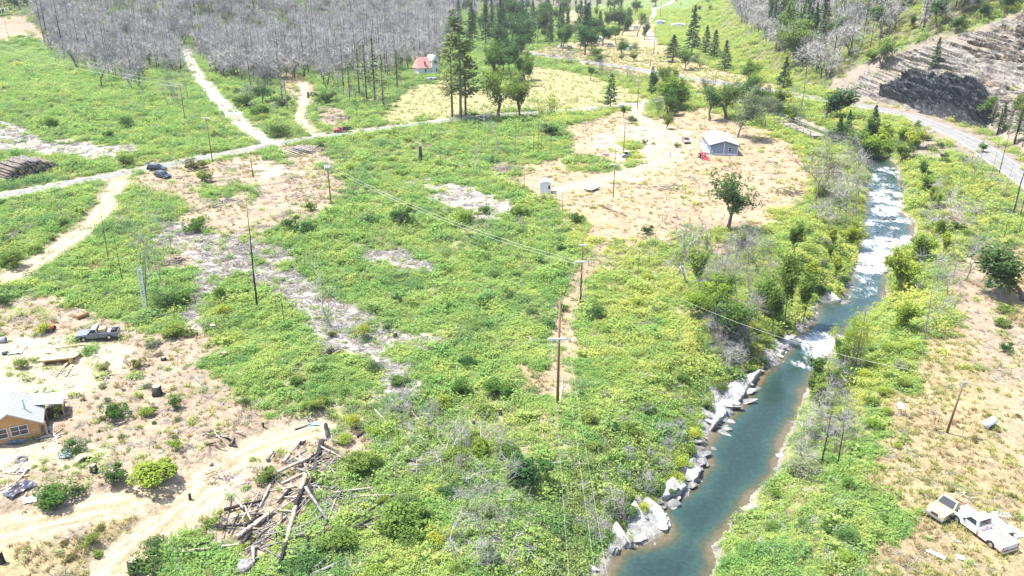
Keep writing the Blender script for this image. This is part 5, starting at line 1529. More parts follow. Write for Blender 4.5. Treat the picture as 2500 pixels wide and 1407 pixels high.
DEAD = [
    ('snag', 628, 752, 488, .9, (-.03, 0), 'tallest thin charred snag standing on the pale debris field'),
    ('bare', 357, 748, 470, .85, (0, 0), 'bare dead tree that the white ladder leans on'),
    ('bare', 398, 700, 540, .8, (0, 0), 'smaller bare tree right of the ladder tree'),
    ('snag', 300, 688, 560, .6, (0, 0), 'thin dead stem left of the ladder tree'), ('snag', 266, 640, 500, .6, (.1, .0), 'leaning thin dead stem beside the dirt track'),
    ('snag', 695, 796, 690, .8, (0, 0), 'short charred snag on the debris field, right of a pair'), ('snag', 678, 778, 680, .5, (0, 0), 'thin charred snag on the debris field, left of a pair'),
    ('white', 809, 800, 655, .8, (0, 0), 'white dead snag with one crooked limb on the debris field'),
    ('palesnag', 1010, 545, 455, .5, (0, 0), 'grey feathery snag in the dark bush amid the brush'), ('palesnag', 845, 545, 480, .45, (0, 0), 'small grey snag below the transformer pole'),
    ('snag', 1076, 412, 298, .4, (0, 0), 'thin pale snag below the road'), ('white', 1158, 422, 345, .6, (0, 0), 'thin white dead tree below the road'), ('white', 1222, 378, 262, .9, (0, .25), 'crooked white dead tree with drooping limbs below the road'),
    ('snag', 1302, 380, 290, .5, (0, 0), 'burned trunk at the yard corner, leftmost of five'), ('snag', 1314, 380, 262, .5, (0, 0), 'burned trunk at the yard corner, second of five'), ('snag', 1321, 382, 285, .4, (0, 0), 'burned trunk at the yard corner, middle of five'), ('snag', 1333, 384, 310, .4, (0, 0), 'burned trunk at the yard corner, fourth of five'), ('snag', 1345, 382, 300, .6, (0, 0), 'burned trunk at the yard corner, thickest and rightmost'), ('snag', 1258, 380, 300, .5, (0, 0), 'burned trunk standing apart left of the yard corner'),
    ('snag', 1556, 696, 596, .8, (.05, 0), 'crooked charred snag in the yellow brush'), ('snag', 1598, 618, 558, .9, (0, 0), 'charred stem under the yard corner, left'), ('bare', 1585, 645, 570, .7, (0, 0), 'dark bare tree under the yard corner, right'),
    ('white', 1680, 640, 500, .9, (0, 0), 'upright white dead tree below the lone oak'), ('white', 1672, 690, 560, 1.0, (0, .6), 'white dead tree leaning far to the right below the lone oak'), ('white', 1730, 620, 520, .9, (0, -.4), 'white arched dead tree beside the lone oak'),
    ('bare', 1745, 690, 600, .8, (0, 0), 'dark bare stem above the grey thicket'), ('bare', 1795, 640, 540, 1.1, (0, 0), 'grey bare tree at the foot of the lone oak'), ('bare', 1850, 660, 555, 1.1, (0, .1), 'twisted bare tree right of the lone oak'), ('bare', 1830, 730, 620, 1.0, (0, 0), 'grey bare tree above the riverside trees'), ('bare', 1702, 760, 650, 1.0, (0, 0), 'dark bare tree in the yellow brush near the thicket'),
    ('palesnag', 2258, 826, 684, 1.0, (0, .10), 'charred trunk with grey twigs on the right bank'), ('bare', 2290, 815, 745, .9, (0, 0), 'small bare tree beside the charred trunk on the right bank'),
    ('palesnag', 2086, 905, 742, 1.0, (0, 0), 'bare rusty-topped stem in the half-dead tree group'), ('palesnag', 2064, 900, 770, .8, (0, 0), 'thin bare stem left in the half-dead tree group'),
    ('snag', 2006, 1132, 1000, 1.3, (0, 0), 'dark burned trunk on the near right bank, left of three'), ('snag', 2042, 1155, 1018, 1.4, (0, .06), 'dark burned trunk on the near right bank, thickest of three'), ('snag', 2072, 1158, 1080, .8, (0, .1), 'dark burned trunk on the near right bank, right of three'),
    ('snag', 2438, 430, 292, .8, (0, 0), 'burned pole-like tree beside the highway, left'), ('snag', 2474, 522, 372, 1.4, (0, 0), 'thick burned trunk above the right bank, front'), ('snag', 2490, 530, 430, 1.0, (0, 0), 'burned trunk at the right edge of the photo'), ('snag', 2484, 580, 480, .6, (0, 0), 'thin burned stem at the right edge above the shade'), ('snag', 2420, 430, 340, .6, (0, 0), 'slim burned tree in front of the highway guard'),
    ('brown', 1992, 496, 372, 1.0, (0, .05), 'brown bare tree on the river side of the yard'), ('bare', 2052, 486, 380, .8, (0, .1), 'thin bare tree left of the rapids, rear'), ('bare', 2108, 480, 405, .7, (0, .45), 'bare tree leaning out over the rapids'), ('bare', 2080, 545, 430, .7, (0, .1), 'thin bare tree left of the rapids, front'),
    ('palesnag', 284, 196, 132, .8, (0, 0), 'dead tree at the meadow edge with a pale top'), ('snag', 22, 95, 18, .5, (0, 0), 'thin dark snag in the far left corner'), ('snag', 110, 110, -20, .9, (0, 0), 'dark snag at the far left wood edge, left of a pair'), ('snag', 122, 118, -30, .9, (0, 0), 'dark snag at the far left wood edge, right of a pair'), ('snag', 48, 60, 22, .5, (0, 0), 'thin grey stem in the far left corner'), ('snag', 160, 148, -10, 1.2, (0, 0), 'thick dark snag at the left end of the burned forest'), ('snag', 156, 150, 60, .5, (0, 0), 'thin stem beside the thick dark snag'),
    ('palesnag', 692, 262, 110, 1.3, (0, 0), 'tall pale feathery snag left of the curved track, front'), ('palesnag', 702, 272, 140, 1.1, (0, 0), 'tall pale feathery snag left of the curved track, rear'), ('palesnag', 940, 270, 170, 1.0, (0, 0), 'pale snag on the meadow edge, rightmost'), ('palesnag', 890, 262, 180, 1.0, (0, 0), 'pale snag on the meadow edge, leftmost'), ('palesnag', 915, 268, 190, 1.0, (0, 0), 'pale snag on the meadow edge, middle'), ('snag', 942, 184, 60, 1.0, (0, 0), 'dark trunk rising left of the white house'),
    ('snag', 840, 240, 150, .7, (0, 0), 'thin dark trunk behind the curved track, right'), ('snag', 858, 242, 170, .6, (0, 0), 'thin dark trunk behind the curved track, middle'), ('snag', 828, 238, 180, .6, (0, 0), 'thin dark trunk behind the curved track, left'), ('palesnag', 778, 340, 262, .3, (0, 0), 'thin pale stem beside the road junction'),
    ('palesnag', 1462, 185, 150, .9, (0, 0), 'grey snag in the bare thicket by the field'), ('palesnag', 1745, 215, 158, .8, (0, 0), 'pale snag beside the highway'), ('palesnag', 1956, 270, 160, 1.0, (0, 0), 'tall pale snag at the highway bend'), ('bare', 1922, 258, 205, 1.2, (0, 0), 'grey bare tree at the highway bend'),
    ('snag', 1115, 990, 900, .4, (0, 0), 'thin charred stem at the lower middle, left'), ('snag', 1128, 1130, 1030, .5, (0, 0), 'thin charred stem in the grey deadwood'), ('snag', 978, 1010, 948, .4, (0, 0), 'short dead stem beside the fallen pale trunks'),
    ('bare', 158, 545, 442, .6, (0, 0), 'pale bare sapling below the gravel road'), ('palesnag', 178, 500, 440, .35, (0, 0), 'thin pale sapling below the gravel road'), ('snag', 1342, 700, 0, 0, (0, 0), ''),
]
for kind, bx, by, ty, wf, tl, lab in DEAD:
    if not wf:
        continue
    p, h = upsize((bx, by), (bx, ty))
    s = h / DH[kind]
    place(DNAME[kind], lab, 'dead tree', DT[kind][1 if bx == 357 else random.randrange(len(DT[kind]))], p, (s * wf, s * wf, s) if kind in ('snag', 'palesnag') else (s * wf, s * wf, s), tilt=tl)

def scatter_dead(polys, n, kinds, hr, label, name, group, seed, gap=20, cat='dead tree'):
    rng = np.random.default_rng(seed); got = []
    P = np.concatenate([np.array(p, float) for p in polys]); lo, hi = P.min(0), P.max(0); t = 0
    while len(got) < n and t < 6000:
        t += 1
        q = lo + rng.random(2) * (hi - lo)
        if in_poly(q[:1], q[1:], polys)[0] and not any((q[0] - a) ** 2 + (q[1] - b) ** 2 < gap * gap for a, b in got):
            got.append(q)
    for q in got:
        p = G(*q); k = kinds[rng.integers(len(kinds))]; h = hr[0] + rng.random() * (hr[1] - hr[0]); s = h / DH[k]
        w = s * (.8 + .4 * rng.random())
        place(name, label, cat, DT[k][rng.integers(len(DT[k]))], p, (w, w, s), group=group, tilt=(rng.normal() * .12, rng.normal() * .12))

scatter_dead([[(100, 110), (180, 150), (300, 200), (430, 190), (470, 240), (440, 270), (300, 235), (140, 175)], [(540, 205), (640, 225), (700, 280), (690, 310), (600, 260)], [(770, 215), (960, 195), (1000, 220), (960, 280), (800, 262)]], 46, ['bare', 'palesnag', 'bare'], (7, 15), 'straggling burned tree standing in green brush before the burned forest', 'burned_tree', 'stragglers before the burned forest', 51, 13)
scatter_dead([[(1650, 600), (1760, 590), (1880, 620), (1880, 720), (1840, 800), (1760, 840), (1720, 760)]], 38, ['shrub', 'bare', 'palesnag'], (3.0, 7.5), 'grey leafless thicket tree between the lone oak and the riverside trees', 'bare_shrub', 'grey thicket by the river', 41, 22)
scatter_dead([[(1730, 790), (1800, 800), (1820, 880), (1760, 920), (1730, 860)]], 14, ['shrub'], (2.5, 4.5), 'pale bare shrub above the rocky shelf of the left bank', 'bare_shrub', 'pale bare shrubs above the rock shelf', 42, 20, 'bare shrub')
scatter_dead([[(1000, 980), (1120, 1060), (1240, 1120), (1260, 1240), (1200, 1400), (1080, 1380), (1150, 1200), (960, 1120), (900, 1080)]], 30, ['shrub', 'shrub', 'white'], (2.0, 4.2), 'grey dead shrub in the lower middle deadwood', 'bare_shrub', 'dead shrubs in the lower middle', 43, 26, 'bare shrub')
scatter_dead([[(1400, 1200), (1500, 1180), (1560, 1100), (1700, 1000), (1640, 1150), (1480, 1330), (1420, 1380)]], 22, ['shrub'], (1.6, 3.2), 'small grey bare shrub in the brush above the bank rocks', 'bare_shrub', 'bare shrubs above the bank rocks', 44, 30, 'bare shrub')
scatter_dead([[(2020, 930), (2080, 1000), (2060, 1100), (1960, 1130), (1925, 1180), (1980, 1040)]], 16, ['shrub', 'bare'], (2.5, 5.0), 'grey bare tree at the water edge of the right bank', 'bare_shrub', 'bare trees at the right water edge', 45, 26)
scatter_dead([[(1990, 380), (2100, 380), (2110, 470), (2080, 600), (2000, 560)]], 30, ['bare', 'shrub', 'palesnag'], (4, 9), 'thin grey bare tree on the left bank beside the rapids', 'bare_tree', 'bare trees beside the rapids', 46, 24)
scatter_dead([[(1330, 152), (1390, 160), (1480, 196), (1560, 222), (1530, 200), (1440, 168)]], 34, ['bare', 'shrub', 'bare'], (5, 9), 'leafless thicket tree along the upper edge of the mown field', 'bare_tree', 'leafless thicket along the mown field', 47, 9)
scatter_dead([[(2280, 440), (2420, 420), (2480, 500), (2440, 640), (2300, 800), (2230, 780)]], 34, ['shrub', 'palesnag', 'bare'], (3, 8), 'grey bare tree among shrubs between river and highway', 'bare_tree', 'bare trees between river and highway', 48, 30)
scatter_dead([[(0, 190), (420, 250), (560, 340), (300, 330), (0, 280)], [(30, 560), (180, 500), (160, 560), (60, 640)], [(250, 560), (330, 520), (360, 560), (330, 620)]], 20, ['shrub'], (1.5, 3.0), 'small grey bare shrub on the left side meadows', 'bare_shrub', 'bare shrubs on the left meadows', 49, 26, 'bare shrub')
scatter_dead([[(820, 440), (1000, 430), (1300, 460), (1400, 560), (1380, 700), (1000, 640), (860, 560)]], 18, ['shrub', 'palesnag'], (1.5, 3.2), 'small grey bare shrub in the brush left of the footpath', 'bare_shrub', 'bare shrubs left of the footpath', 50, 40, 'bare shrub')
# ------------------------------------------------------------------ rocks, cliff, logs and stumps
SLATE = mat('slate_rock', (.125, .122, .12), .85, var=.5, scale=3.5, bump=1, tint=(.20, .19, .175), tscale=1.6, stretch=(1, .3, 1.5))
PALEROCK = mat('pale_rock', (.285, .275, .26), .85, var=.4, scale=3.5, bump=1, tint=(.19, .183, .175), tscale=1.6, stretch=(1, .35, 1.5))
WETROCK = mat('wet_rock', (.045, .042, .038), .4, var=.4, scale=2.0, bump=.5, tint=(.08, .07, .055))

def proto_rock(seed, m, flat=.55, sub=2, rough_=.35):
    rng = np.random.default_rng(seed)
    bm = bmesh.new()
    bmesh.ops.create_icosphere(bm, subdivisions=sub, radius=.5)
    k = [Vector(rng.normal(size=3)).normalized() for _ in range(12)]
    off = [.20 + .2 * rng.random() for _ in k]
    for v in bm.verts:
        c = v.co.copy()
        for n_, o_ in zip(k, off):               # cut by planes: angular faces
            d = c.dot(n_)
            if d > o_:
                c -= n_ * (d - o_)
        c *= 1 + rough_ * .18 * rng.normal()
        c.z *= flat
        v.co = c
    me = bpy.data.meshes.new('rock'); bm.to_mesh(me); bm.free(); me.materials.append(m)
    return me
ROCKS = {'s': [proto_rock(700 + i, SLATE, .42 + .1 * (i % 3)) for i in range(6)], 'p': [proto_rock(710 + i, PALEROCK, .5 + .08 * i) for i in range(5)],
         'w': [proto_rock(720 + i, WETROCK, .6) for i in range(4)], 'b': [proto_rock(730 + i, PALEROCK, .5, 3, .25) for i in range(3)]}

def rock(px, py, w, hr, tone, label, group=None, rz=None, name='rock', water=False, long=1.0, tilt=(0, 0)):
    if water:
        x, y = flatw(px, py); p = Vector((x, y, float(wlev(y)))); w = w * mpp(p)
    else:
        p = G(px, py); w = w * mpp(p)
    me = random.choice(ROCKS[tone])
    o = put(name, me)
    o.location = p; o.rotation_euler = (tilt[0], tilt[1], random.random() * 6.28 if rz is None else rz)
    o.scale = (w * long, w, w * hr * 1.6)
    return tag(o, label, 'rock', group)

for px, py, w, hr, tn, lg, rz, lab in [
    (1560, 1310, 40, .34, 'b', 1.35, .5, 'pale rock lying on the lower edge of the broad river outcrop'), (1612, 1282, 30, .32, 'b', 1.5, -.7, 'pale rock at the right tip of the broad river outcrop'), (1585, 1236, 30, .3, 'p', 1.3, -.6, 'pale rock at the top of the broad river outcrop'),
    (1502, 1338, 28, .4, 'p', 1.2, .4, 'pale block at the lower left corner of the broad river outcrop'), (1597, 1332, 22, .5, 'p', 1.1, 0, 'small white rock alone in the water beside the broad outcrop'), (1446, 1388, 40, .5, 'p', 1, 0, 'pale rock below the power lines at the bottom of the bank'),
    (1826, 1244, 34, .5, 'p', 1.1, 0, 'white boulder pair at the right bank, left one'), (1845, 1238, 26, .5, 'p', 1, 0, 'white boulder pair at the right bank, right one'), (1770, 1014, 18, .5, 'p', 1, 0, 'small pale rock at the left water edge, upper'), (1752, 1042, 20, .4, 'p', 1.4, .5, 'small pale rock at the left water edge, lower'),
    (1945, 826, 62, .3, 'p', 1.2, .2, 'flat pale rock beside the small rapid, left bank'), (2052, 738, 44, .3, 's', 1.6, -.5, 'slate tongue reaching into the river'), (1992, 768, 30, .35, 'p', 1.2, .3, 'pale rock above the small rapid')]:
    rock(px, py, w, hr, tn, lab, rz=rz, long=lg)

def rock_strip(pts, n, spread, wr, tones, hr, label, group, seed, name='rock'):
    rng = np.random.default_rng(seed); P = np.array(pts, float)
    for i in range(n):
        t = rng.random() * (len(P) - 1); k = int(t); q = P[k] + (P[k + 1] - P[k]) * (t - k) + rng.normal(size=2) * spread
        m = mpp(G(*q)); w = (wr[0] + (wr[1] - wr[0]) * rng.random() ** 2) / m
        rock(q[0], q[1], w, hr * (.7 + .6 * rng.random()), tones[rng.integers(len(tones))], label, group, name=name, long=1 + 1.2 * rng.random(), rz=rng.normal() * .5 - .5, tilt=(rng.normal() * .2, rng.normal() * .2))
rock_strip([(1600, 1235), (1640, 1205), (1690, 1175), (1715, 1125), (1700, 1100)], 90, 16, (.3, 2.0), 'ssssp', .34, 'tilted slate slab on the rocky shelf of the left bank', 'slate slabs of the lower left bank', 51, 'rock_slab')
rock_strip([(1735, 1050), (1765, 1010), (1800, 980), (1830, 930), (1860, 900)], 95, 16, (.3, 1.9), 'sssp', .34, 'pale slate slab on the sloping shelf under the bare shrubs', 'slate slabs of the middle left bank', 52, 'rock_slab')
rock_strip([(1890, 880), (1925, 845), (1970, 785), (1995, 745), (2050, 730), (2085, 650)], 50, 10, (.3, 1.6), 'ssp', .38, 'grey rock at the left water edge above the small rapid', 'rocks at the upper left water edge', 53)
rock_strip([(2170, 650), (2190, 620), (2228, 600), (2236, 560), (2205, 520), (2208, 470), (2200, 430)], 22, 5, (.6, 2.0), 'sw', .5, 'dark rock at the right water edge by the rapids', 'rocks at the right edge of the rapids', 54)
rock_strip([(1745, 1350), (1790, 1290), (1835, 1215), (1890, 1160), (1905, 1100), (1945, 1020)], 18, 6, (.4, 1.4), 'sp', .5, 'grey rock at the near right water edge', 'rocks at the near right water edge', 55)
rr_ = np.random.default_rng(77)
for i in range(26):
    q = [(2165, 415), (2160, 440), (2140, 480), (2160, 500), (2150, 530), (2170, 560), (2150, 590), (2190, 590), (2140, 620), (2120, 650), (2130, 670), (2190, 540), (2000, 845)][i % 13]
    rock(q[0] + rr_.normal() * 22, q[1] + rr_.normal() * 8, 8 + 10 * rr_.random(), .55, 'w', 'dark wet boulder breaking the white rapids', 'boulders in the rapids', name='boulder', water=True)
rock_strip([(100, 838), (120, 842), (142, 830), (138, 818)], 14, 4, (.3, .8), 'p', .5, 'pale field stone in the small heap beside the red machine', 'stones heaped beside the red machine', 56, 'stone')
rock_strip([(140, 800), (150, 768), (146, 760)], 3, 3, (.4, .8), 'p', .6, 'white stone at the brush edge above the sandy pad', 'white stones at the brush edge', 57, 'stone')

def cliff_mat(name, cols):
    m, nt, out = newmat(name)
    b = N(nt, 'ShaderNodeBsdfPrincipled', Roughness=.8)
    tc = N(nt, 'ShaderNodeTexCoord')
    mp = N(nt, 'ShaderNodeMapping'); mp.inputs['Rotation'].default_value = (.5, .35, .4); mp.inputs['Scale'].default_value = (.8, .8, 1.3)
    nt.links.new(tc.outputs['Object'], mp.inputs['Vector'])
    n = N(nt, 'ShaderNodeTexNoise', Scale=.45, Detail=8.0, Roughness=.7); nt.links.new(mp.outputs[0], n.inputs['Vector'])
    cr = N(nt, 'ShaderNodeValToRGB'); e = cr.color_ramp.elements
    e[0].position = .32; e[0].color = (*cols[0], 1); e[1].position = .70; e[1].color = (*cols[-1], 1)
    for i, c in enumerate(cols[1:-1]):
        k = e.new(.32 + .38 * (i + 1) / (len(cols) - 1)); k.color = (*c, 1)
    nt.links.new(n.outputs['Fac'], cr.inputs[0]); nt.links.new(cr.outputs[0], b.inputs['Base Color'])
    bp = N(nt, 'ShaderNodeBump', Strength=.8, Distance=.6); nt.links.new(n.outputs['Fac'], bp.inputs['Height']); nt.links.new(bp.outputs[0], b.inputs['Normal'])
    nt.links.new(b.outputs[0], out.inputs[0])
    return m

def outcrop(name, poly, step, amp, material, label, seed, bias=.1, strata=(.55, .22), terr=.5):
    P = np.array(poly, float); lo, hi = P.min(0) - 6, P.max(0) + 6
    xs = np.arange(lo[0], hi[0], step); ys = np.arange(lo[1], hi[1], step * .62)
    X, Y = np.meshgrid(xs, ys); sh = X.shape
    s = sdist(X.ravel(), Y.ravel(), poly)
    pts = np.array([G(a, b)[:] for a, b in zip(X.ravel(), Y.ravel())])
    # local outward normal of the slope
    hx = (height(pts[:, 0] + 2, pts[:, 1], False) - height(pts[:, 0] - 2, pts[:, 1], False)) / 4
    hy = (height(pts[:, 0], pts[:, 1] + 2, False) - height(pts[:, 0], pts[:, 1] - 2, False)) / 4
    nn = np.stack([-hx, -hy, np.ones_like(hx)], 1); nn /= np.linalg.norm(nn, axis=1)[:, None]
    u = pts[:, 0] * .8 + pts[:, 1] * .35; v = pts[:, 2] * 1.0 + pts[:, 0] * .45
    a = .6 * fbm(u * .22, v * strata[0] * .6, seed, 5) + .4 * fbm(u * .5 + v * .3, v * .6, seed + 3, 4); b = 1 - np.abs(fbm(u * .35, v * .9, seed + 9, 4) - .5) * 2
    step_ = np.floor(a * 7) / 7 * terr + a * (1 - terr)
    d = (step_ - .42) * amp * 2.0 + (b - .75) * amp * 1.5 + (fbm(u * 1.1, v * 1.3, seed + 21, 3) - .5) * amp * .7 + bias * amp
    edge = sstep(-3, 9, s + (fbm(u * .4, v * .4, seed + 5, 3) - .5) * 22)
    q = pts + nn * (d * edge - (1 - edge) * .9)[:, None]
    idx = np.arange(len(q)).reshape(sh)
    f = np.stack([idx[:-1, :-1], idx[1:, :-1], idx[1:, 1:], idx[:-1, 1:]], -1).reshape(-1, 4)
    f = f[(edge[f] > .02).any(1)]
    me = mesh_np(name, q, f, material)
    o = put(name, me); o['kind'] = 'structure'; o['label'] = label
    return o
CL1 = cliff_mat('dark_slate_cliff', [(.006, .007, .009), (.018, .02, .024), (.045, .047, .052), (.20, .198, .195)])  # slate tones; ramp ends also paint in crevice shade and highlights
CL2 = cliff_mat('brown_shale_cut', [(.014, .014, .017), (.06, .052, .046), (.17, .13, .09), (.22, .165, .11)])
CL0 = cliff_mat('cut_slope_scree', [(.05, .047, .045), (.14, .122, .105), (.21, .185, .155), (.25, .225, .195)])
outcrop('cut_slope', [(2060, 228), (2120, 162), (2250, 112), (2420, 62), (2560, 0), (2620, 330), (2500, 330), (2420, 306), (2300, 280), (2150, 254)], 3.6, 2.0, CL0, 'rough grey-brown cut slope above the highway bend', 204, .1, (.3, .3), .1)
outcrop('rock_cliff', [(2130, 240), (2200, 202), (2250, 186), (2320, 188), (2385, 202), (2420, 232), (2440, 296), (2405, 314), (2365, 309), (2300, 287), (2210, 264)], 2.4, 5.0, CL1, 'dark slate cliff above the highway bend', 201, .45)
outcrop('shale_outcrop', [(2180, 214), (2260, 180), (2330, 168), (2420, 186), (2520, 230), (2540, 300), (2440, 290), (2380, 216), (2310, 190), (2240, 196)], 3.0, 2.2, CL2, 'broken shale ledge above the dark cliff', 202, .0, (.5, .2), .25)
outcrop('upper_rock_outcrop', [(2330, 120), (2400, 82), (2470, 48), (2560, 10), (2600, 190), (2500, 190), (2440, 170), (2370, 150)], 3.0, 3.2, CL2, 'brown and black rock ribs at the top of the cut slope', 203, .0, (.4, .2), .3)

CL3 = cliff_mat('pale_bedrock', [(.08, .077, .073), (.26, .252, .24), (.37, .36, .345), (.44, .43, .415)])
for i, (pl, am, lab) in enumerate([([(1478, 1345), (1482, 1290), (1510, 1250), (1540, 1215), (1580, 1212), (1612, 1242), (1640, 1290), (1630, 1304), (1590, 1322), (1540, 1348), (1500, 1368)], 1.7, 'broad pale bedrock outcrop dipping into the river at the lower middle'),
        ([(1595, 1230), (1625, 1180), (1668, 1140), (1700, 1100), (1724, 1130), (1692, 1188), (1642, 1228)], 1.0, 'grey bedrock shelf above the broad pale outcrop'),
        ([(1732, 1055), (1742, 1000), (1765, 945), (1805, 915), (1870, 892), (1862, 920), (1812, 984), (1772, 1028)], 1.1, 'sloping pale bedrock shelf under the bare shrubs'),
        ([(1895, 860), (1930, 815), (1968, 820), (1945, 848), (1905, 886)], .8, 'pale bedrock beside the small rapid'), ([(1990, 730), (2030, 700), (2070, 735), (2010, 752)], .8, 'bedrock tongue at the river bend')]):
    outcrop('bedrock', pl, 2.6, am, CL3, lab, 210 + i, .25, (.9, .5))

# ---- logs
LOGM = {'c': CHAR, 'p': mat('peeled_log', (.36, .305, .24), .8, var=.25, scale=4, tint=(.25, .205, .16), tscale=1.2), 'g': mat('weathered_log', (.20, .19, .183), .9, var=.35, scale=5, tint=(.09, .085, .085), tscale=1.5),
        'b': mat('brown_log', (.10, .074, .058), .9, var=.4, scale=4, tint=(.17, .14, .115), tscale=1.2)}
CUT = mat('cut_wood', (.30, .235, .16), .8, var=.3, scale=8)
LNAME = {'c': 'charred', 'p': 'pale peeled', 'g': 'weathered grey', 'b': 'brown'}

def log_between(a, b, ra, rb, tone, label, group=None, name='log', lift=0.0, seg=None, sides=7):
    """a fallen trunk from a to b, resting on the ground; seg: tones along its length"""
    a = Vector(a); b = Vector(b); d = b - a; L = d.length
    loc = (a + b) / 2
    t = thing(name, label, 'log', loc, 0, group)
    rng = random.Random(int(L * 977 + a.x * 31 + a.y * 7)); n = 5
    tones = seg or [tone]
    for k, tn in enumerate(tones):
        f0, f1 = k / len(tones), (k + 1) / len(tones)
        mb = MB(); mb.smooth = True
        pts, rad = [], []
        for i in range(n):
            f = f0 + (f1 - f0) * i / (n - 1)
            w = Vector((rng.uniform(-1, 1), rng.uniform(-1, 1), rng.uniform(-.4, .4))) * (.02 * L if 0 < i < n - 1 else 0) * .35
            pts.append(a + d * f - loc + w); rad.append((ra + (rb - ra) * f) * rng.uniform(.94, 1.06))
        mb.tube(pts, rad, sides)
        mb.sm = [len(q) < 5 for q in mb.f]
        mb.build('trunk' if len(tones) == 1 else 'trunk_section', LOGM[tn], t)
    if ra > .13:
        mb = MB(); u = d.normalized()
        mb.tube([a - loc - u * .012, a - loc - u * .002], [ra * .84, ra * .84], sides)
        mb.build('cut_end', CUT if tones[0] != 'g' else LOGM['g'], t)
    return t

def log(x1, y1, x2, y2, dpx, tone, label, group=None, seg=None, raise_=0.0):
    a = G(x1, y1); b = G(x2, y2)
    ra = dpx * mpp(a) * .43; rb = max(ra * .62, .04)
    a.z += ra * .75 + raise_; b.z += rb * .75 + raise_
    # keep clear of humps between the ends
    mid = (a + b) / 2; hump = Z(mid.x, mid.y) - mid.z
    if hump > 0:
        a.z += hump * .8; b.z += hump * .8
    return log_between(a, b, ra, rb, tone, label, group, seg=seg)

log(746, 1168, 684, 1384, 14, 'p', 'longest felled trunk in the tangle, pale in the middle with charred stretches', seg=['p', 'c', 'p', 'p', 'c'], raise_=.25)
log(786, 1083, 762, 1182, 16, 'c', 'thick charred trunk running down into the tangle', raise_=.1)
log(676, 1163, 786, 1112, 11, 'p', 'pale trunk with a charred tip leaning on the thick charred one', seg=['p', 'p', 'p', 'c'], raise_=.3)
log(692, 1134, 733, 1080, 12, 'p', 'short pale trunk apart at the upper left of the tangle')
log(548, 1193, 596, 1250, 14, 'p', 'pale trunk slanting down at the left of the tangle', raise_=.3)
log(578, 1320, 668, 1252, 14, 'p', 'pale trunk pointing up right at the left of the tangle', raise_=.2)
log(428, 1341, 441, 1407, 13, 'g', 'grey trunk standing out at the lower left corner of the tangle')
log(866, 1407, 909, 1328, 14, 'g', 'forked silver driftwood trunk at the lower middle, right arm')
log(763, 1407, 902, 1338, 12, 'g', 'long silver driftwood trunk at the lower middle, left arm')
log(850, 1370, 868, 1407, 10, 'p', 'short brownish trunk under the silver driftwood')
log(1332, 1377, 1266, 1341, 8, 'p', 'single pale log lying left of the power lines near the river')
log(8, 577, 66, 570, 11, 'c', 'charred log lying alone by the left edge above the dirt track')
log(1460, 501, 1530, 529, 6, 'b', 'long brown log lying in the dry yard')
log(1064, 331, 1112, 319, 6, 'p', 'pale log beside the gravel road under the pines')
log(1096, 397, 1142, 413, 5, 'p', 'pale log lying in the brush below the road')
log(699, 838, 812, 897, 5, 'p', 'thin pale trunk fallen across the brush below the debris field')
log(902, 987, 966, 1058, 6, 'p', 'bleached fallen trunk at the lower middle, left of two')
log(978, 974, 1042, 1051, 6, 'p', 'bleached fallen trunk at the lower middle, right of two')
log(573, 910, 646, 941, 5, 'p', 'thin pale trunk fallen above the sandy bank')
log(720, 1052, 770, 1034, 7, 'c', 'charred log beside the blue tarp')
log(515, 1058, 575, 1085, 8, 'c', 'charred log across the sandy track bend')
log(1368, 985, 1374, 925, 7, 'p', 'short white post lying by the tall utility pole')
log(480, 925, 505, 955, 8, 'g', 'curved grey log on the sandy bank')
TANGLE = [(796, 1045, 800, 1076, 12, 'c'), (789, 1076, 832, 1087, 10, 'g'), (786, 1087, 825, 1104, 7, 'c'), (784, 1098, 842, 1127, 6, 'p'), (653, 1129, 669, 1107, 10, 'g'), (687, 1184, 774, 1142, 8, 'p'), (661, 1190, 634, 1243, 9, 'p'),
          (710, 1200, 679, 1232, 10, 'c'), (620, 1293, 669, 1253, 10, 'p'), (620, 1263, 641, 1210, 6, 'g'), (684, 1249, 718, 1252, 7, 'p'), (748, 1200, 800, 1279, 10, 'g'), (755, 1190, 780, 1248, 9, 'c'), (799, 1189, 848, 1157, 7, 'p'),
          (758, 1190, 825, 1196, 6, 'g'), (702, 1321, 800, 1282, 8, 'g'), (861, 1299, 912, 1272, 11, 'c'), (930, 1314, 953, 1298, 9, 'g'), (443, 1345, 510, 1334, 10, 'c'), (443, 1355, 518, 1346, 9, 'p'), (589, 1224, 615, 1278, 7, 'p'),
          (548, 1253, 640, 1229, 10, 'c'), (563, 1273, 642, 1247, 6, 'p'), (527, 1292, 551, 1296, 10, 'c'), (589, 1337, 615, 1307, 15, 'c'), (619, 1344, 621, 1382, 10, 'p'), (545, 1291, 603, 1288, 7, 'c'), (543, 1342, 615, 1334, 6, 'p'),
          (610, 1330, 660, 1290, 8, 'c'), (640, 1345, 690, 1330, 6, 'g'), (700, 1130, 750, 1100, 6, 'g'), (825, 1120, 790, 1160, 6, 'g'), (1030, 1407, 1036, 1362, 6, 'g'), (840, 1407, 846, 1372, 7, 'g'), (770, 1395, 830, 1345, 7, 'g'),
          (596, 1290, 640, 1262, 9, 'c'), (655, 1310, 700, 1262, 6, 'p'), (600, 1350, 655, 1318, 7, 'g'), (560, 1310, 585, 1262, 6, 'c'), (725, 1150, 760, 1160, 6, 'g'), (640, 1180, 690, 1160, 7, 'c'), (800, 1140, 835, 1180, 6, 'g')]
for q in TANGLE:
    log(*q, '%s log in the tangle of felled trunks at the lower left' % LNAME[q[5]], '%s logs in the tangle' % LNAME[q[5]], raise_=random.random() * .35)
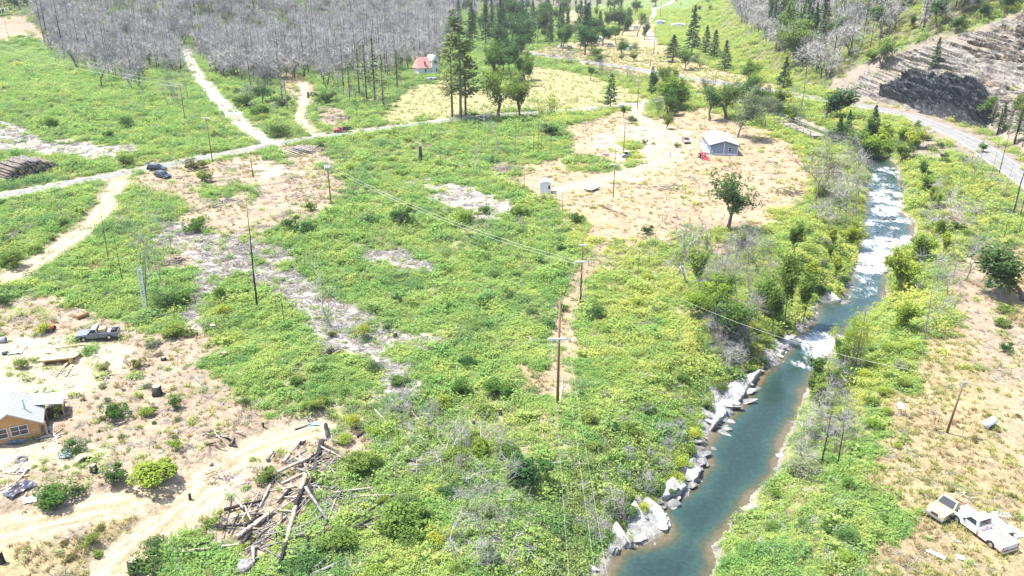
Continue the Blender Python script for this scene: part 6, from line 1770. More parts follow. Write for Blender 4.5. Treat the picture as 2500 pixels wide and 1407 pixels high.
for q in [(1019, 1119, 1091, 1149, 4, 'p'), (940, 1113, 984, 1160, 4, 'p'), (935, 1134, 968, 1206, 5, 'p'), (1152, 1234, 1196, 1270, 4, 'p'), (973, 1126, 1018, 1129, 8, 'c'), (870, 1068, 892, 1058, 12, 'c'), (985, 1070, 1010, 1120, 4, 'p'), (1040, 1130, 1060, 1180, 4, 'g'),
          (960, 1150, 1000, 1190, 4, 'g'), (1100, 1100, 1140, 1140, 4, 'g'), (1180, 1330, 1220, 1370, 5, 'p'), (905, 1215, 850, 1213, 4, 'p'), (860, 1205, 925, 1222, 4, 'p')]:
    log(*q, 'thin fallen trunk in the grey deadwood at the lower middle', 'thin fallen trunks in the lower middle deadwood')

_rt = random.Random(31)
_TP = [(560, 1250), (640, 1180), (700, 1120), (790, 1090), (860, 1130), (930, 1200), (960, 1290), (900, 1390), (700, 1400), (560, 1390), (450, 1370), (470, 1320)]
_n = 0
while _n < 84:
    _x, _y = _rt.uniform(440, 970), _rt.uniform(1080, 1405)
    if not in_poly(np.array([_x]), np.array([_y]), [_TP])[0]:
        continue
    _n += 1; _a = _rt.uniform(0, 3.14); _l = _rt.uniform(22, 62); _q = _rt.choice('ggpgc')
    log(_x - math.cos(_a) * _l, _y - math.sin(_a) * _l * .8, _x + math.cos(_a) * _l, _y + math.sin(_a) * _l * .8, _rt.uniform(2.4, 6), _q, 'thin %s branch strewn through the felled tangle' % LNAME[_q], 'thin %s branches of the tangle' % LNAME[_q], raise_=_rt.random() * .3)

def stump(px, py, w, h, tone, label):
    p = G(px, py); k = mpp(p); r = w * k / 2; H = h * k * 1.1
    t = thing('tree_stump', label, 'stump', p)
    mb = MB(); mb.smooth = True
    mb.tube([(0, 0, -.15), (0, 0, H * .3), (.03, 0, H)], [r * 1.18, r, r * .9], 9); mb.sm = [len(q) < 5 for q in mb.f]
    mb.build('trunk', LOGM[tone], t)
    mb = MB(); mb.tube([(.03, 0, H + .002), (.03, 0, H + .02)], [r * .8, r * .8], 9); mb.build('cut_top', LOGM['g'] if tone != 'c' else CUT, t)
for q in [(385, 964, 24, 22, 'c', 'charred stump standing alone on the bare slope above the sandy track'), (965, 824, 10, 12, 'c', 'small charred stump at the right end of the debris field'), (600, 1388, 40, 14, 'g', 'wide grey cut stump at the bottom of the log tangle'), (328, 1398, 26, 36, 'c', 'tall charred stump beside the sandy spur'),
          (465, 1222, 7, 20, 'c', 'thin charred post at the edge of the sandy junction'), (230, 1152, 18, 18, 'c', 'charred stump right of the bush by the cabin'), (516, 1138, 10, 8, 'g', 'low grey stump at the sandy track bend'), (4, 1375, 16, 30, 'c', 'charred stump cut by the left edge of the photo'),
          (1222, 1014, 8, 16, 'c', 'charred stump in a small sandy gap left of the tall pole'), (1027, 396, 8, 36, 'c', 'tall burned stub trunk in the brush below the gravel road'), (400, 880, 14, 8, 'c', 'low charred stump on the slope right of the dugout'), (643, 1042, 5, 12, 'c', 'small charred post above the sandy track end'),
          (740, 1084, 14, 10, 'c', 'charred stump right of the short pale trunk'), (520, 806, 18, 12, 'c', 'dark stump under the debris field'), (753, 240, 6, 14, 'c', 'charred stump by the curved track'), (1558, 744, 7, 14, 'c', 'black stub in the yellow brush'), (1156, 1035, 8, 10, 'c', 'dark stump in the grey brush gap'), (996, 1000, 6, 10, 'c', 'small stump beside the bleached trunks'), (547, 870, 16, 10, 'c', 'ash-covered stump at the sandy bank')]:
    stump(*q)

def log_deck():
    A, B = G(18, 446), G(152, 412)
    e = (B - A); e.z = 0; W = e.length; e.normalize()
    f = G(60, 372) - G(150, 400); f.z = 0; f.normalize()
    rng = random.Random(5); base = None
    for lay, (s0, s1) in enumerate([(0, 1), (.02, .95), (.04, .90), (.08, .84), (.12, .76), (.2, .64), (.3, .5)]):
        x = s0 * W; k = 0
        while x < s1 * W:
            r = rng.uniform(.22, .36)
            p = A + e * (x + r) + f * rng.uniform(-.9, .9); L = rng.uniform(9, 11.5)
            q = p + f * L
            z0 = Z(p.x, p.y) + .3 + lay * .52; z1 = Z(q.x, q.y) + .3 + lay * .50
            log_between((p.x, p.y, z0), (q.x, q.y, max(z1, z0 - .6)), r, r * .8, 'b' if rng.random() < .75 else 'g', 'long weathered sawlog in the big log deck at the left edge', 'sawlogs in the big log deck')
            x += 2 * r + rng.uniform(0, .08); k += 1
log_deck()

def row_pile(p0, p1, d0, d1, n, L, r, tones, label, group, layers=2):
    """poles lying side by side from p0 to p1, pointing from d0 to d1"""
    A, B = G(*p0), G(*p1); f = G(*d1) - G(*d0); f.z = 0; f.normalize(); rng = random.Random(n)
    for lay in range(layers):
        for i in range(n - 3 * lay):
            p = A + (B - A) * ((i + .5 + lay * 1.5) / n) + f * rng.uniform(-.8, .8); q = p + f * L * rng.uniform(.75, 1.1)
            z = Z(p.x, p.y) + r * .8 + lay * r * 1.7
            log_between((p.x, p.y, z), (q.x, q.y, Z(q.x, q.y) + r * .8 + lay * r * 1.7), r * rng.uniform(.7, 1.2), r * .6, rng.choice(tones), label, group)
row_pile((684, 374), (752, 358), (690, 372), (786, 404), 9, 9, .24, 'ggpp', 'pale pole in the log pile below the gravel road', 'poles in the roadside log pile', 3)
row_pile((1392, 388), (1400, 376), (1395, 384), (1450, 385), 5, 7, .2, 'gb', 'grey log in the low stack at the yard edge', 'logs in the low yard stack', 2)

def heap(px, py, n, L, r, rad, tones, label, group, name='branch', zmax=.8, cat='branch', flat_=False):
    c = G(px, py); rng = random.Random(n * 7 + px)
    for i in range(n):
        a = rng.uniform(0, 3.14); q = rng.uniform(0, 1) ** .6 * rad; b = rng.uniform(0, 6.28)
        x, y = c.x + math.cos(b) * q * 1.4, c.y + math.sin(b) * q
        l = L * rng.uniform(.5, 1.1) / 2; z = Z(x, y) + r + rng.uniform(0, zmax) * (1 - q / rad * .7)
        d = Vector((math.cos(a) * l, math.sin(a) * l, rng.uniform(-.3, .3) * l * .6))
        log_between(Vector((x, y, z)) - d, Vector((x, y, z)) + d, r * rng.uniform(.6, 1.3), r * .5, rng.choice(tones), label, group, name=name, sides=5)
heap(552, 498, 34, 2.6, .09, 2.6, 'ggp', 'grey stick in the slash pile on the dry clearing', 'sticks of the clearing slash pile')
heap(428, 640, 22, 2.2, .09, 1.7, 'gcg', 'dark stick in the brush heap right of the ladder', 'sticks of the heap right of the ladder')
heap(1228, 414, 22, 3.2, .10, 2.6, 'gg', 'grey stick in the slash pile below the yard corner trunks', 'sticks of the slash pile below the yard corner')
heap(1640, 460, 36, 3.2, .09, 2.6, 'gp', 'grey board in the lumber heap in the dusty yard', 'boards of the yard lumber heap', 'board', .9, 'board')
heap(1440, 303, 14, 2.6, .10, 2.0, 'pg', 'pale stick in the heap at the top of the yard', 'sticks of the heap at the top of the yard')
heap(1922, 472, 40, 2.4, .10, 2.4, 'b', 'brown root in the brush pile on the river side of the yard', 'roots of the brown brush pile', 'root', 1.4)
heap(832, 292, 40, 3.4, .08, 3.0, 'gb', 'grey-brown branch in the brush pile behind the red truck', 'branches of the pile behind the red truck', 'branch', 1.8)
heap(690, 196, 30, 4.5, .14, 5.0, 'cbb', 'dark root in the uprooted heap by the curved track', 'roots of the heap by the curved track', 'root', 1.6)
heap(850, 1225, 26, 2.0, .06, 1.6, 'gcg', 'dark root in the uprooted stump heap at the lower middle', 'roots of the lower middle stump heap', 'root', .8)
heap(740, 1300, 16, 2.0, .05, 1.6, 'g', 'grey stick at the foot of the longest felled trunk', 'sticks by the longest felled trunk')
heap(640, 1290, 34, 2.2, .06, 2.2, 'gpc', 'broken stick under the tangle of felled trunks', 'broken sticks under the tangle')
heap(790, 1130, 30, 2.4, .05, 1.8, 'gp', 'thin grey stick beside the thick charred trunk', 'thin sticks beside the thick charred trunk')
heap(1060, 1150, 24, 3.0, .05, 2.4, 'gp', 'thin grey branch in the deadwood at the lower middle', 'thin branches in the lower middle deadwood')
heap(1470, 383, 10, 2.5, .09, 2.0, 'gb', 'scrap board beside the low yard stack', 'scrap boards by the yard stack', 'board', .5, 'board')
heap(803, 866, 26, 1.6, .07, 1.0, 'c', 'charred root of the burned stump heap below the debris field', 'roots below the debris field', 'root', .9)
heap(540, 1068, 12, 1.6, .12, 1.6, 'bcp', 'short cut log piece by the bend of the sandy track', 'cut log pieces by the track bend', 'cut_log', .2, 'log')
heap(548, 1165, 26, 1.8, .05, 1.5, 'gbp', 'grey stick in the scrap heap inside the sandy junction', 'sticks inside the sandy junction')
# ------------------------------------------------------------------ poles, wires, fences
WHITEW = mat('white_painted_wood', (.62, .61, .58), .6, var=.12)
METAL = mat('galvanised_metal', (.46, .47, .48), .45, metal=.6, var=.15)
WIRE = mat('bare_wire', (.34, .36, .26), .5, var=.05)
GLASS = mat('dark_glass', (.025, .03, .038), .08, var=.2, spec=.6)
RUBBER = mat('tyre_rubber', (.022, .022, .024), .9, var=.3)

def top_of(base, H, f=0.0):
    return Vector((base.x, base.y, base.z + H - f))

def axis(a, b):
    d = G(*b) - G(*a); return math.atan2(d.y, d.x)

def utility_pole(bx, by, ty, label, arms=(), r=.15, extra=None, rz=0.0, tilt=(0, 0)):
    p, H = upsize((bx, by), (bx, ty))
    t = thing('utility_pole', label, 'utility pole', p, rz, 'utility poles'); t.rotation_euler = (tilt[0], tilt[1], rz)
    mb = MB(); mb.smooth = True; mb.tube([(0, 0, -.3), (0, 0, H)], [r, r * .68], 8); mb.build('pole', POLEWOOD, t)
    hs = []
    for (ay, L) in arms:
        h = upsize((bx, by), (bx, ay))[1]; hs.append(h)
        mb = MB(); mb.box(-L / 2, L / 2, -r - .16, -r, h - .1, h + .1); c = mb.build('crossarm', WHITEW, t)
        for s in (-.46, -.16, .16, .46):
            mb = MB(); mb.tube([(s * L, -r - .07, h + .07), (s * L, -r - .07, h + .24)], [.045, .03], 6); mb.build('insulator', mat('porcelain', (.30, .26, .24), .3), c)
        for s in (-1, 1):
            mb = MB(); mb.tube([(s * .02, -r - .02, h - .5), (s * L * .3, -r - .07, h - .06)], .02, 4); mb.build('brace', METAL, c)
    if extra == 'transformer':
        for s in (-1, 0, 1):
            mb = MB(); mb.smooth = True; mb.tube([(s * .42, -.35, H - 1.5), (s * .42, -.35, H - .7)], .19, 9); c = mb.build('transformer', METAL, t)
            mb = MB(); mb.tube([(s * .42, -.35, H - .7), (s * .42, -.35, H - .48)], [.05, .03], 6); mb.build('bushing', WHITEW, c)
    if extra == 'switch':
        mb = MB(); mb.box(-.22, .22, -.3, -.1, H - 1.0, H - .3); mb.build('transformer', METAL, t)
    return t, p, H, hs

U1 = utility_pole(1361, 990, 735, 'tallest near utility pole with a white crossarm halfway, beside the footpath', [(826, 2.6)], .17)
U2 = utility_pole(1417, 742, 580, 'utility pole with two crossarms further up the footpath', [(598, 1.1), (638, 2.2)], .16)
U3 = utility_pole(808, 498, 398, 'utility pole with transformers on the dry clearing', [(404, 1.6)], .16, 'transformer')
U4 = utility_pole(519, 396, 285, 'utility pole beside the gravel road above the parked cars', [(288, 2.2)], .15)
U5 = utility_pole(453, 298, 204, 'utility pole on the left meadow', [(207, 2.2)], .15)
U6 = utility_pole(2312, 1057, 920, 'leaning utility pole in the dry field on the right bank', [], .14, 'switch', tilt=(.05, .03))
U7 = utility_pole(1497, 482, 362, 'thin utility pole in the yard beside the flat trailer', [(402, 2.2)], .12)
U8 = utility_pole(1522, 378, 297, 'utility pole beside the small utility cart', [(299, 1.6)], .14)
U9 = utility_pole(1556, 266, 180, 'utility pole with two crossarms at the road junction', [(197, 2.0), (214, 2.4)], .14)
U10 = utility_pole(1596, 131, 66, 'far utility pole by the village lane, front', [(72, 2.4)], .2)
U11 = utility_pole(1588, 161, 126, 'short far pole by the highway', [(130, 2.0)], .18)
U12 = utility_pole(1612, 46, -8, 'tall far pole on the grassy hill', [(4, 3.0)], .25)
U13 = utility_pole(618, 433, 389, 'bare dark post on the dry clearing', [], .16)
U14 = utility_pole(1636, 386, 346, 'thin post in front of the grey house', [], .07)
U15 = utility_pole(1373, 520, 470, 'thin post below the white shed', [], .07)
U16 = utility_pole(1280, 468, 405, 'thin dark pole left of the white shed', [], .06)

def wire(a, b, sag, label, r=.012, group='overhead wires'):
    a = Vector(a); b = Vector(b); n = 18
    mb = MB(); mb.smooth = True
    mid = (a + b) / 2
    mb.tube([tuple(a.lerp(b, i / n) - mid - Vector((0, 0, sag * 4 * (i / n) * (1 - i / n)))) for i in range(n + 1)], r, 4, cap=False)
    o = mb.build('overhead_wire', WIRE); o.location = mid
    return tag(o, label, 'wire', group)

def at_h(u, h, dx=0.0):
    return Vector((u[1].x + dx, u[1].y - .2, u[1].z + h))
h1 = U1[3][0]; h2 = U2[3][1]
for i, dx in enumerate((-.9, .35, .9)):
    wire(at_h(U1, h1 + .2, dx), (5.2 + dx * 2.2, -12, 9.5), .6, ('left', 'middle', 'right')[i] + ' overhead wire running from the near pole down over the river edge', .010)
    wire(at_h(U1, h1 + .2, dx), at_h(U2, h2 + .2, dx), .7, ('left', 'middle', 'right')[i] + ' overhead wire between the two footpath poles')
for i, dz in enumerate((.2, -.35)):
    wire(at_h(U2, h2 + dz, -1.0), at_h(U3, U3[2] - .6 + dz, .4), 1.6, ('upper', 'lower')[i] + ' wire from the footpath pole to the transformer pole', .03)
wire(at_h(U2, U2[3][0] + .2, .4), at_h(U7, U7[3][0] + .2, 0), 1.0, 'wire from the footpath pole to the thin yard pole')
wire(at_h(U7, U7[3][0] + .2, 0), at_h(U8, U8[3][0] + .2, 0), .8, 'wire between the two yard poles')
wire(at_h(U8, U8[3][0] + .2, 0), at_h(U9, U9[3][0] + .2, 0), .8, 'wire from the yard to the junction pole')
wire(at_h(U6, U6[2] - .1, -.3), at_h(U2, U2[3][0] - .3, .5), 3.0, 'long wire crossing the river to the leaning pole', .02)
wire(at_h(U3, U3[2] - .3, -.4), at_h(U4, U4[3][0] + .2, .5), 1.2, 'wire from the transformer pole to the roadside pole')
wire(at_h(U4, U4[3][0] + .2, 0), at_h(U5, U5[3][0] + .2, 0), 1.0, 'wire between the roadside pole and the meadow pole')
for i, dz in enumerate((0, -1.0)):
    q = at_h(U5, U5[3][0] + .2 + dz, 0); d = ray(0, 100 + 14 * i); k = (q.z + 3 - CAMZ) / d.z
    e_ = Vector((0, 0, CAMZ)) + d * k
    wire(q, q + (e_ - q) * 1.5, 2.0, ('upper', 'lower')[i] + ' wire crossing the left meadow to the left edge', .045)

def fence(pts, gap, h, label, r=.05):
    c = crom([G(*p)[:2] for p in pts], .5)
    s = np.concatenate([[0], np.cumsum(np.linalg.norm(np.diff(c, axis=0), axis=1))])
    p0 = Vector((c[0][0], c[0][1], Z(*c[0])))
    t = thing('wire_fence', label, 'fence', p0)
    mb0 = MB(); mb0.tube([(0, 0, -.2), (0, 0, h)], r, 5); me = mb0.mesh('post', POLEWOOD)
    tops = []
    for q in np.arange(0, s[-1], gap):
        x = np.interp(q, s, c[:, 0]); y = np.interp(q, s, c[:, 1]); v = Vector((x, y, Z(x, y))) - p0
        o = put('post', me, t); o.location = v; tops.append(v)
    for f in (.45, .9):
        mb = MB(); mb.tube([tuple(v + Vector((0, 0, h * f))) for v in tops], .018, 3, cap=False); mb.build('wire', METAL, t)
fence([(1090, 282), (1180, 268), (1300, 259), (1400, 252), (1480, 247), (1556, 240)], 3.5, 1.3, 'wire fence with dark posts along the mown field and road')
fence([(940, 290), (985, 276), (1040, 268), (1090, 262)], 3.5, 1.3, 'wire fence across the grass below the white house')

# ------------------------------------------------------------------ buildings
def window(parent, mb_loc, w, h, frame, cols=1, rows=1, rot=None, name='window', depth=.08):
    """a window in the local x-z plane facing -y: frame with glass panes set back"""
    x, y, z = mb_loc
    mb = MB(); f = .07
    mb.box(x - w / 2 - f, x + w / 2 + f, y - depth, y, z - f, z); mb.box(x - w / 2 - f, x + w / 2 + f, y - depth, y, z + h, z + h + f)
    mb.box(x - w / 2 - f, x - w / 2, y - depth, y, z, z + h); mb.box(x + w / 2, x + w / 2 + f, y - depth, y, z, z + h)
    for i in range(1, cols):
        q = x - w / 2 + w * i / cols; mb.box(q - .025, q + .025, y - depth * .8, y, z, z + h)
    for i in range(1, rows):
        q = z + h * i / rows; mb.box(x - w / 2, x + w / 2, y - depth * .75, y, q - .025, q + .025)
    fr = mb.build(name, frame, parent)
    for i in range(cols):
        for j in range(rows):
            mb = MB(); mb.box(x - w / 2 + w * i / cols + .03, x - w / 2 + w * (i + 1) / cols - .03, y - .03, y - .01, z + h * j / rows + .03, z + h * (j + 1) / rows - .03)
            mb.build('pane', GLASS, fr)
    return fr

def gable(parent, x0, x1, y0, y1, z0, ze, zr, wallm, roofm, over=.35, axis_='y', t=.12, wname='wall', rname='roof'):
    """gabled shell, ridge along y; gable ends at y0 (front) and y1"""
    xm = (x0 + x1) / 2
    mb = MB(); mb.prism([(x0, z0), (x1, z0), (x1, ze), (xm, zr), (x0, ze)], y0, y1); w = mb.build(wname, wallm, parent)
    sl = (zr - ze) / (xm - x0)
    for s, (a, b) in enumerate(((x0 - over, xm), (x1 + over, xm))):
        za = ze - sl * over
        mb = MB(); mb.prism([(a, za + .02), (b, zr + .02), (b, zr + .02 + t), (a, za + .02 + t)], y0 - over, y1 + over); mb.build(rname, roofm, parent)
    return w

# log cabin at the left edge
CEDAR = mat('cedar_boards', (.46, .24, .085), .75, var=.25, scale=3, tint=(.50, .30, .13), tscale=1.5, stretch=(.3, 1, 6))
CEDAR2 = mat('cedar_trim', (.38, .22, .12), .75, var=.2, scale=4)
TIN = mat('bright_tin_roof', (.31, .32, .335), .6, metal=0, var=.08, scale=2)
def cabin():
    p = G(40, 1078); k = mpp(p)
    W = 4.6; rz = axis((0, 1086), (92, 1070)) 
    t = thing('log_cabin', 'small cedar cabin with a bright tin roof and paned windows at the left edge', 'cabin', p, rz)
    x0, x1, D = -2.7, 2.4, 5.0; ze, zr = 2.0, 3.6
    mb = MB(); xm = -.1
    mb.prism([(x0, -.3), (x1, -.3), (x1, ze), (xm, zr), (x0, ze)], 0, D); w = mb.build('wall', CEDAR, t)
    # lap boards proud of the gable wall, one by one
    z = -.1; sl = (zr - ze) / (x1 - xm)
    while z < zr - .25:
        zz = z + .20
        a = x0 if zz < ze else xm - (zr - zz) / sl; b = x1 if zz < ze else xm + (zr - zz) / sl
        mb = MB(); mb.add([(a + .01, -.05, z), (b - .01, -.05, z), (b - .01, -.003, z), (a + .01, -.003, z), (a + .01, -.02, zz), (b - .01, -.02, zz), (b - .01, -.003, zz), (a + .01, -.003, zz)],
                          [(3, 2, 1, 0), (4, 5, 6, 7), (0, 1, 5, 4), (1, 2, 6, 5), (2, 3, 7, 6), (3, 0, 4, 7)]); mb.build('board', CEDAR, t); z += .21
    for a, b in ((x0 - .55, xm), (x1 + .55, xm)):
        za = ze - sl * .55 if a > xm else ze - (zr - ze) / (xm - x0) * .55
        mb = MB(); mb.prism([(a, za + .03), (b, zr + .03), (b, zr + .10), (a, za + .10)], -.55, D + .4); r = mb.build('roof', TIN, t)
        for i in range(12):                                  # standing seams
            y = -.5 + i * (D + .8) / 11
            mb = MB(); mb.prism([(a, za + .102), (b, zr + .102), (b, zr + .14), (a, za + .14)], y, y + .04); mb.build('seam', TIN, r)
        mb = MB(); mb.prism([(a, za - .14), (b, zr - .14), (b, zr + .028), (a, za + .028)], -.54, -.48); mb.build('barge_board', CEDAR2, t)
    for x in (-1.35, .55):
        window(t, (x, -.055, .75), 1.55, 1.05, WHITEW, 2, 2)
    mb = MB(); mb.box(-.1, .3, 1.6, 2.0, 2.9, 3.5); mb.build('chimney_base', METAL, t) if False else None
    mb = MB(); mb.smooth = True; mb.tube([(1.3, 1.6, 2.4), (1.3, 1.6, 4.0)], .09, 8); st = mb.build('stove_pipe', METAL, t)
    mb = MB(); mb.tube([(1.3, 1.6, 4.0), (1.3, 1.6, 4.12)], [.16, .05], 8); mb.build('pipe_cap', METAL, st)
    # open lean-to behind on the right
    mb = MB(); mb.prism([(x1 - .9, 2.45), (x1 + 2.4, 1.75), (x1 + 2.4, 1.82), (x1 - .9, 2.52)], 3.0, 5.8); mb.build('lean_to_roof', TIN, t)
    for x, y in ((x1 + 2.2, 3.15), (x1 + 2.2, 5.6), (x1 + .5, 3.15)):
        mb = MB(); mb.box(x - .07, x + .07, y - .07, y + .07, -.3, 1.85 if x > x1 + 1 else 2.1); mb.build('lean_to_post', CEDAR2, t)
    mb = MB(); mb.box(x1 + .55, x1 + .72, -.62, -.45, -.4, ze - .1); mb.build('porch_post', CEDAR2, t)
    # front steps
    for i in range(4):
        mb = MB(); mb.box(x1 - .1, x1 + 1.0, -.9 - .32 * i, -.62 - .32 * i, .18 - .2 * i, .26 - .2 * i); mb.build('step', mat('weathered_step', (.34, .29, .24), .85), t)
    # dark goods stacked under the lean-to
    for i in range(9):
        x = x1 + .7 + random.random() * 1.4; y = 3.4 + random.random() * 1.9; h = .4 + random.random() * .5
        q = t.matrix_world if False else None
    return t, p, rz
CAB = cabin()
def local(o_p, rz, x, y, z=0.0):
    c, s = math.cos(rz), math.sin(rz)
    return Vector((o_p.x + x * c - y * s, o_p.y + x * s + y * c, o_p.z + z))
CRATE = [mat('stored_goods_%d' % i, c, .8, var=.3) for i, c in enumerate([(.07, .05, .05), (.16, .12, .13), (.10, .07, .045), (.20, .17, .18)])]
for i in range(10):
    q = local(CAB[1], CAB[2], 3.1 + random.random() * 1.5, 3.3 + random.random() * 2.0)
    w, h = .25 + .2 * random.random(), .35 + .35 * random.random()
    mb = MB(); mb.box(-w, w, -w * .8, w * .8, 0, h, .02, .02); o = mb.build('crate', CRATE[i % 4], bevel=.02); o.location = (q.x, q.y, Z(q.x, q.y) - .03); o.rotation_euler = (0, 0, random.random() * 3)
    tag(o, 'dark crate stored under the tin lean-to of the cabin', 'crate', 'crates under the cabin lean-to')

# plank-roofed dugout
PLY = mat('fresh_planks', (.56, .40, .215), .7, var=.18, scale=3, stretch=(1, 6, 1), tint=(.48, .33, .17))
def dugout():
    p = G(142, 890); rz = axis((100, 893), (178, 886))
    t = thing('dugout_shelter', 'low dugout with a sloping fresh plank roof on the bright sandy pad', 'shelter', p, rz)
    SO = mat('dugout_soil', (.22, .11, .06), .95, var=.3)
    for i in range(9):
        y = -.3 + i * .27
        mb = MB(); mb.box(-2.2 + (i % 3) * .05, 2.1 + (i % 2) * .12, y, y + .245, .86 - i * .055, .92 - i * .055); mb.build('plank', PLY, t)
    mb = MB(); mb.box(-1.45, 1.35, .35, .45, -.2, .74); mb.build('back_wall', SO, t)
    for s in (-1, 1):
        mb = MB(); mb.box(s * 1.55 - .1, s * 1.55 + .1, -.25, .5, -.3, .74); mb.build('side_wall', PLY, t)
    mb = MB(); mb.box(-1.7, 1.7, -.28, -.16, .70, .855); mb.build('lintel', PLY, t)
    return t
dugout()
for (a, b, r, lab) in [((134, 852), (208, 843), .05, 'long plank lying behind the dugout roof, upper'), ((110, 862), (190, 872), .05, 'long plank lying behind the dugout roof, lower'), ((138, 915), (182, 872), .06, 'plank leaning in front of the dugout, left'), ((160, 921), (176, 893), .05, 'bent plank in front of the dugout, right'), ((18, 925), (30, 968), .07, 'tall board standing behind the cabin roof')]:
    A, B = G(*a), G(*b); A.z += .1; B.z += .12
    d = B - A; m_ = (A + B) / 2
    mb = MB(); L = d.length / 2; mb.box(-L, L, -.14, .14, -.03, .03); o = mb.build('plank', PLY); o.location = m_ + Vector((0, 0, .04)); o.rotation_euler = (0, -math.asin(d.z / d.length), math.atan2(d.y, d.x)); tag(o, lab, 'plank')

# grey-blue house in the yard
SIDING = mat('blue_grey_siding', (.18, .24, .31), .7, var=.08, scale=2, stretch=(.3, .3, 10))
SHING = mat('light_grey_shingles', (.255, .265, .30), .85, var=.15, scale=6)
FASC = mat('dark_fascia', (.085, .10, .135), .6, var=.1)
def house():
    A, B = G(1736, 380), G(1796, 378); p = (A + B) / 2; W = (B - A).length
    rz = math.atan2(B.y - A.y, B.x - A.x) 
    rear = axis((1737, 381), (1718, 352))
    rz = rear - math.pi / 2
    t = thing('grey_house', 'blue-grey gabled house with a pale shingle roof in the tan yard', 'house', p, rz)
    w = W / 2; D = 15; ze, zr = 2.75, 3.85
    sk = -.6
    mb = MB(); mb.prism([(-w, 0.45), (w, .45), (w, ze), (0, zr), (-w, ze)], 0, D); mb.build('wall', SIDING, t)
    mb = MB(); mb.box(-w - .04, w + .04, -.04, D + .04, -.3, .44); mb.build('skirting', WHITEW, t)
    sl = (zr - ze) / w
    for s in (-1, 1):
        a = s * (w + .45); za = ze - sl * .45
        mb = MB(); mb.prism([(a, za + .02), (0, zr + .02), (0, zr + .16), (a, za + .16)], -.55, D + .4); mb.build('roof', SHING, t)
        mb = MB(); mb.prism([(a, za - .26), (0, zr - .26), (0, zr + .015), (a, za + .015)], -.54, -.46); mb.build('fascia', FASC, t)
        mb = MB(); mb.box(s * w - .08, s * w + .08, -.05, .1, .45, ze - .1); mb.build('corner_trim', WHITEW, t)
    mb = MB(); mb.box(-.09, .09, -.05, -.004, .45, zr - .3); mb.build('centre_trim', WHITEW, t)
    window(t, (w * .45, -.01, 1.0), .8, 1.15, WHITEW, 1, 2)
    mb = MB(); mb.box(-w + .35, -w + .75, -.18, -.01, .7, 1.2); mb.build('meter_box', WHITEW, t)
    for i in range(5):
        y = 1.5 + i * 2.7
        mb = MB(); mb.box(-w - .06, -w - .005, y, y + (.9 if i != 2 else 1.0), 1.1 if i != 2 else .5, 2.3); f = mb.build('window' if i != 2 else 'door', WHITEW, t)
        mb = MB(); mb.box(-w - .075, -w - .062, y + .08, y + .82, 1.18 if i != 2 else 1.4, 2.2); mb.build('pane', GLASS, f)
    # railed deck along the left side
    mb = MB(); mb.box(-w - 1.7, -w - .08, 0.2, D - 1, .28, .42); dk = mb.build('deck', mat('deck_boards', (.30, .27, .25), .85, var=.2, stretch=(1, 6, 1)), t)
    mb = MB(); mb.box(-w - 1.72, -w - 1.64, .2, D - 1, 1.15, 1.25); mb.build('handrail', WHITEW, dk)
    for i in range(14):
        y = .25 + i * (D - 1.5) / 13
        mb = MB(); mb.box(-w - 1.72, -w - 1.64, y, y + .09, .42, 1.15); mb.build('baluster', WHITEW, dk)
    return t
house()

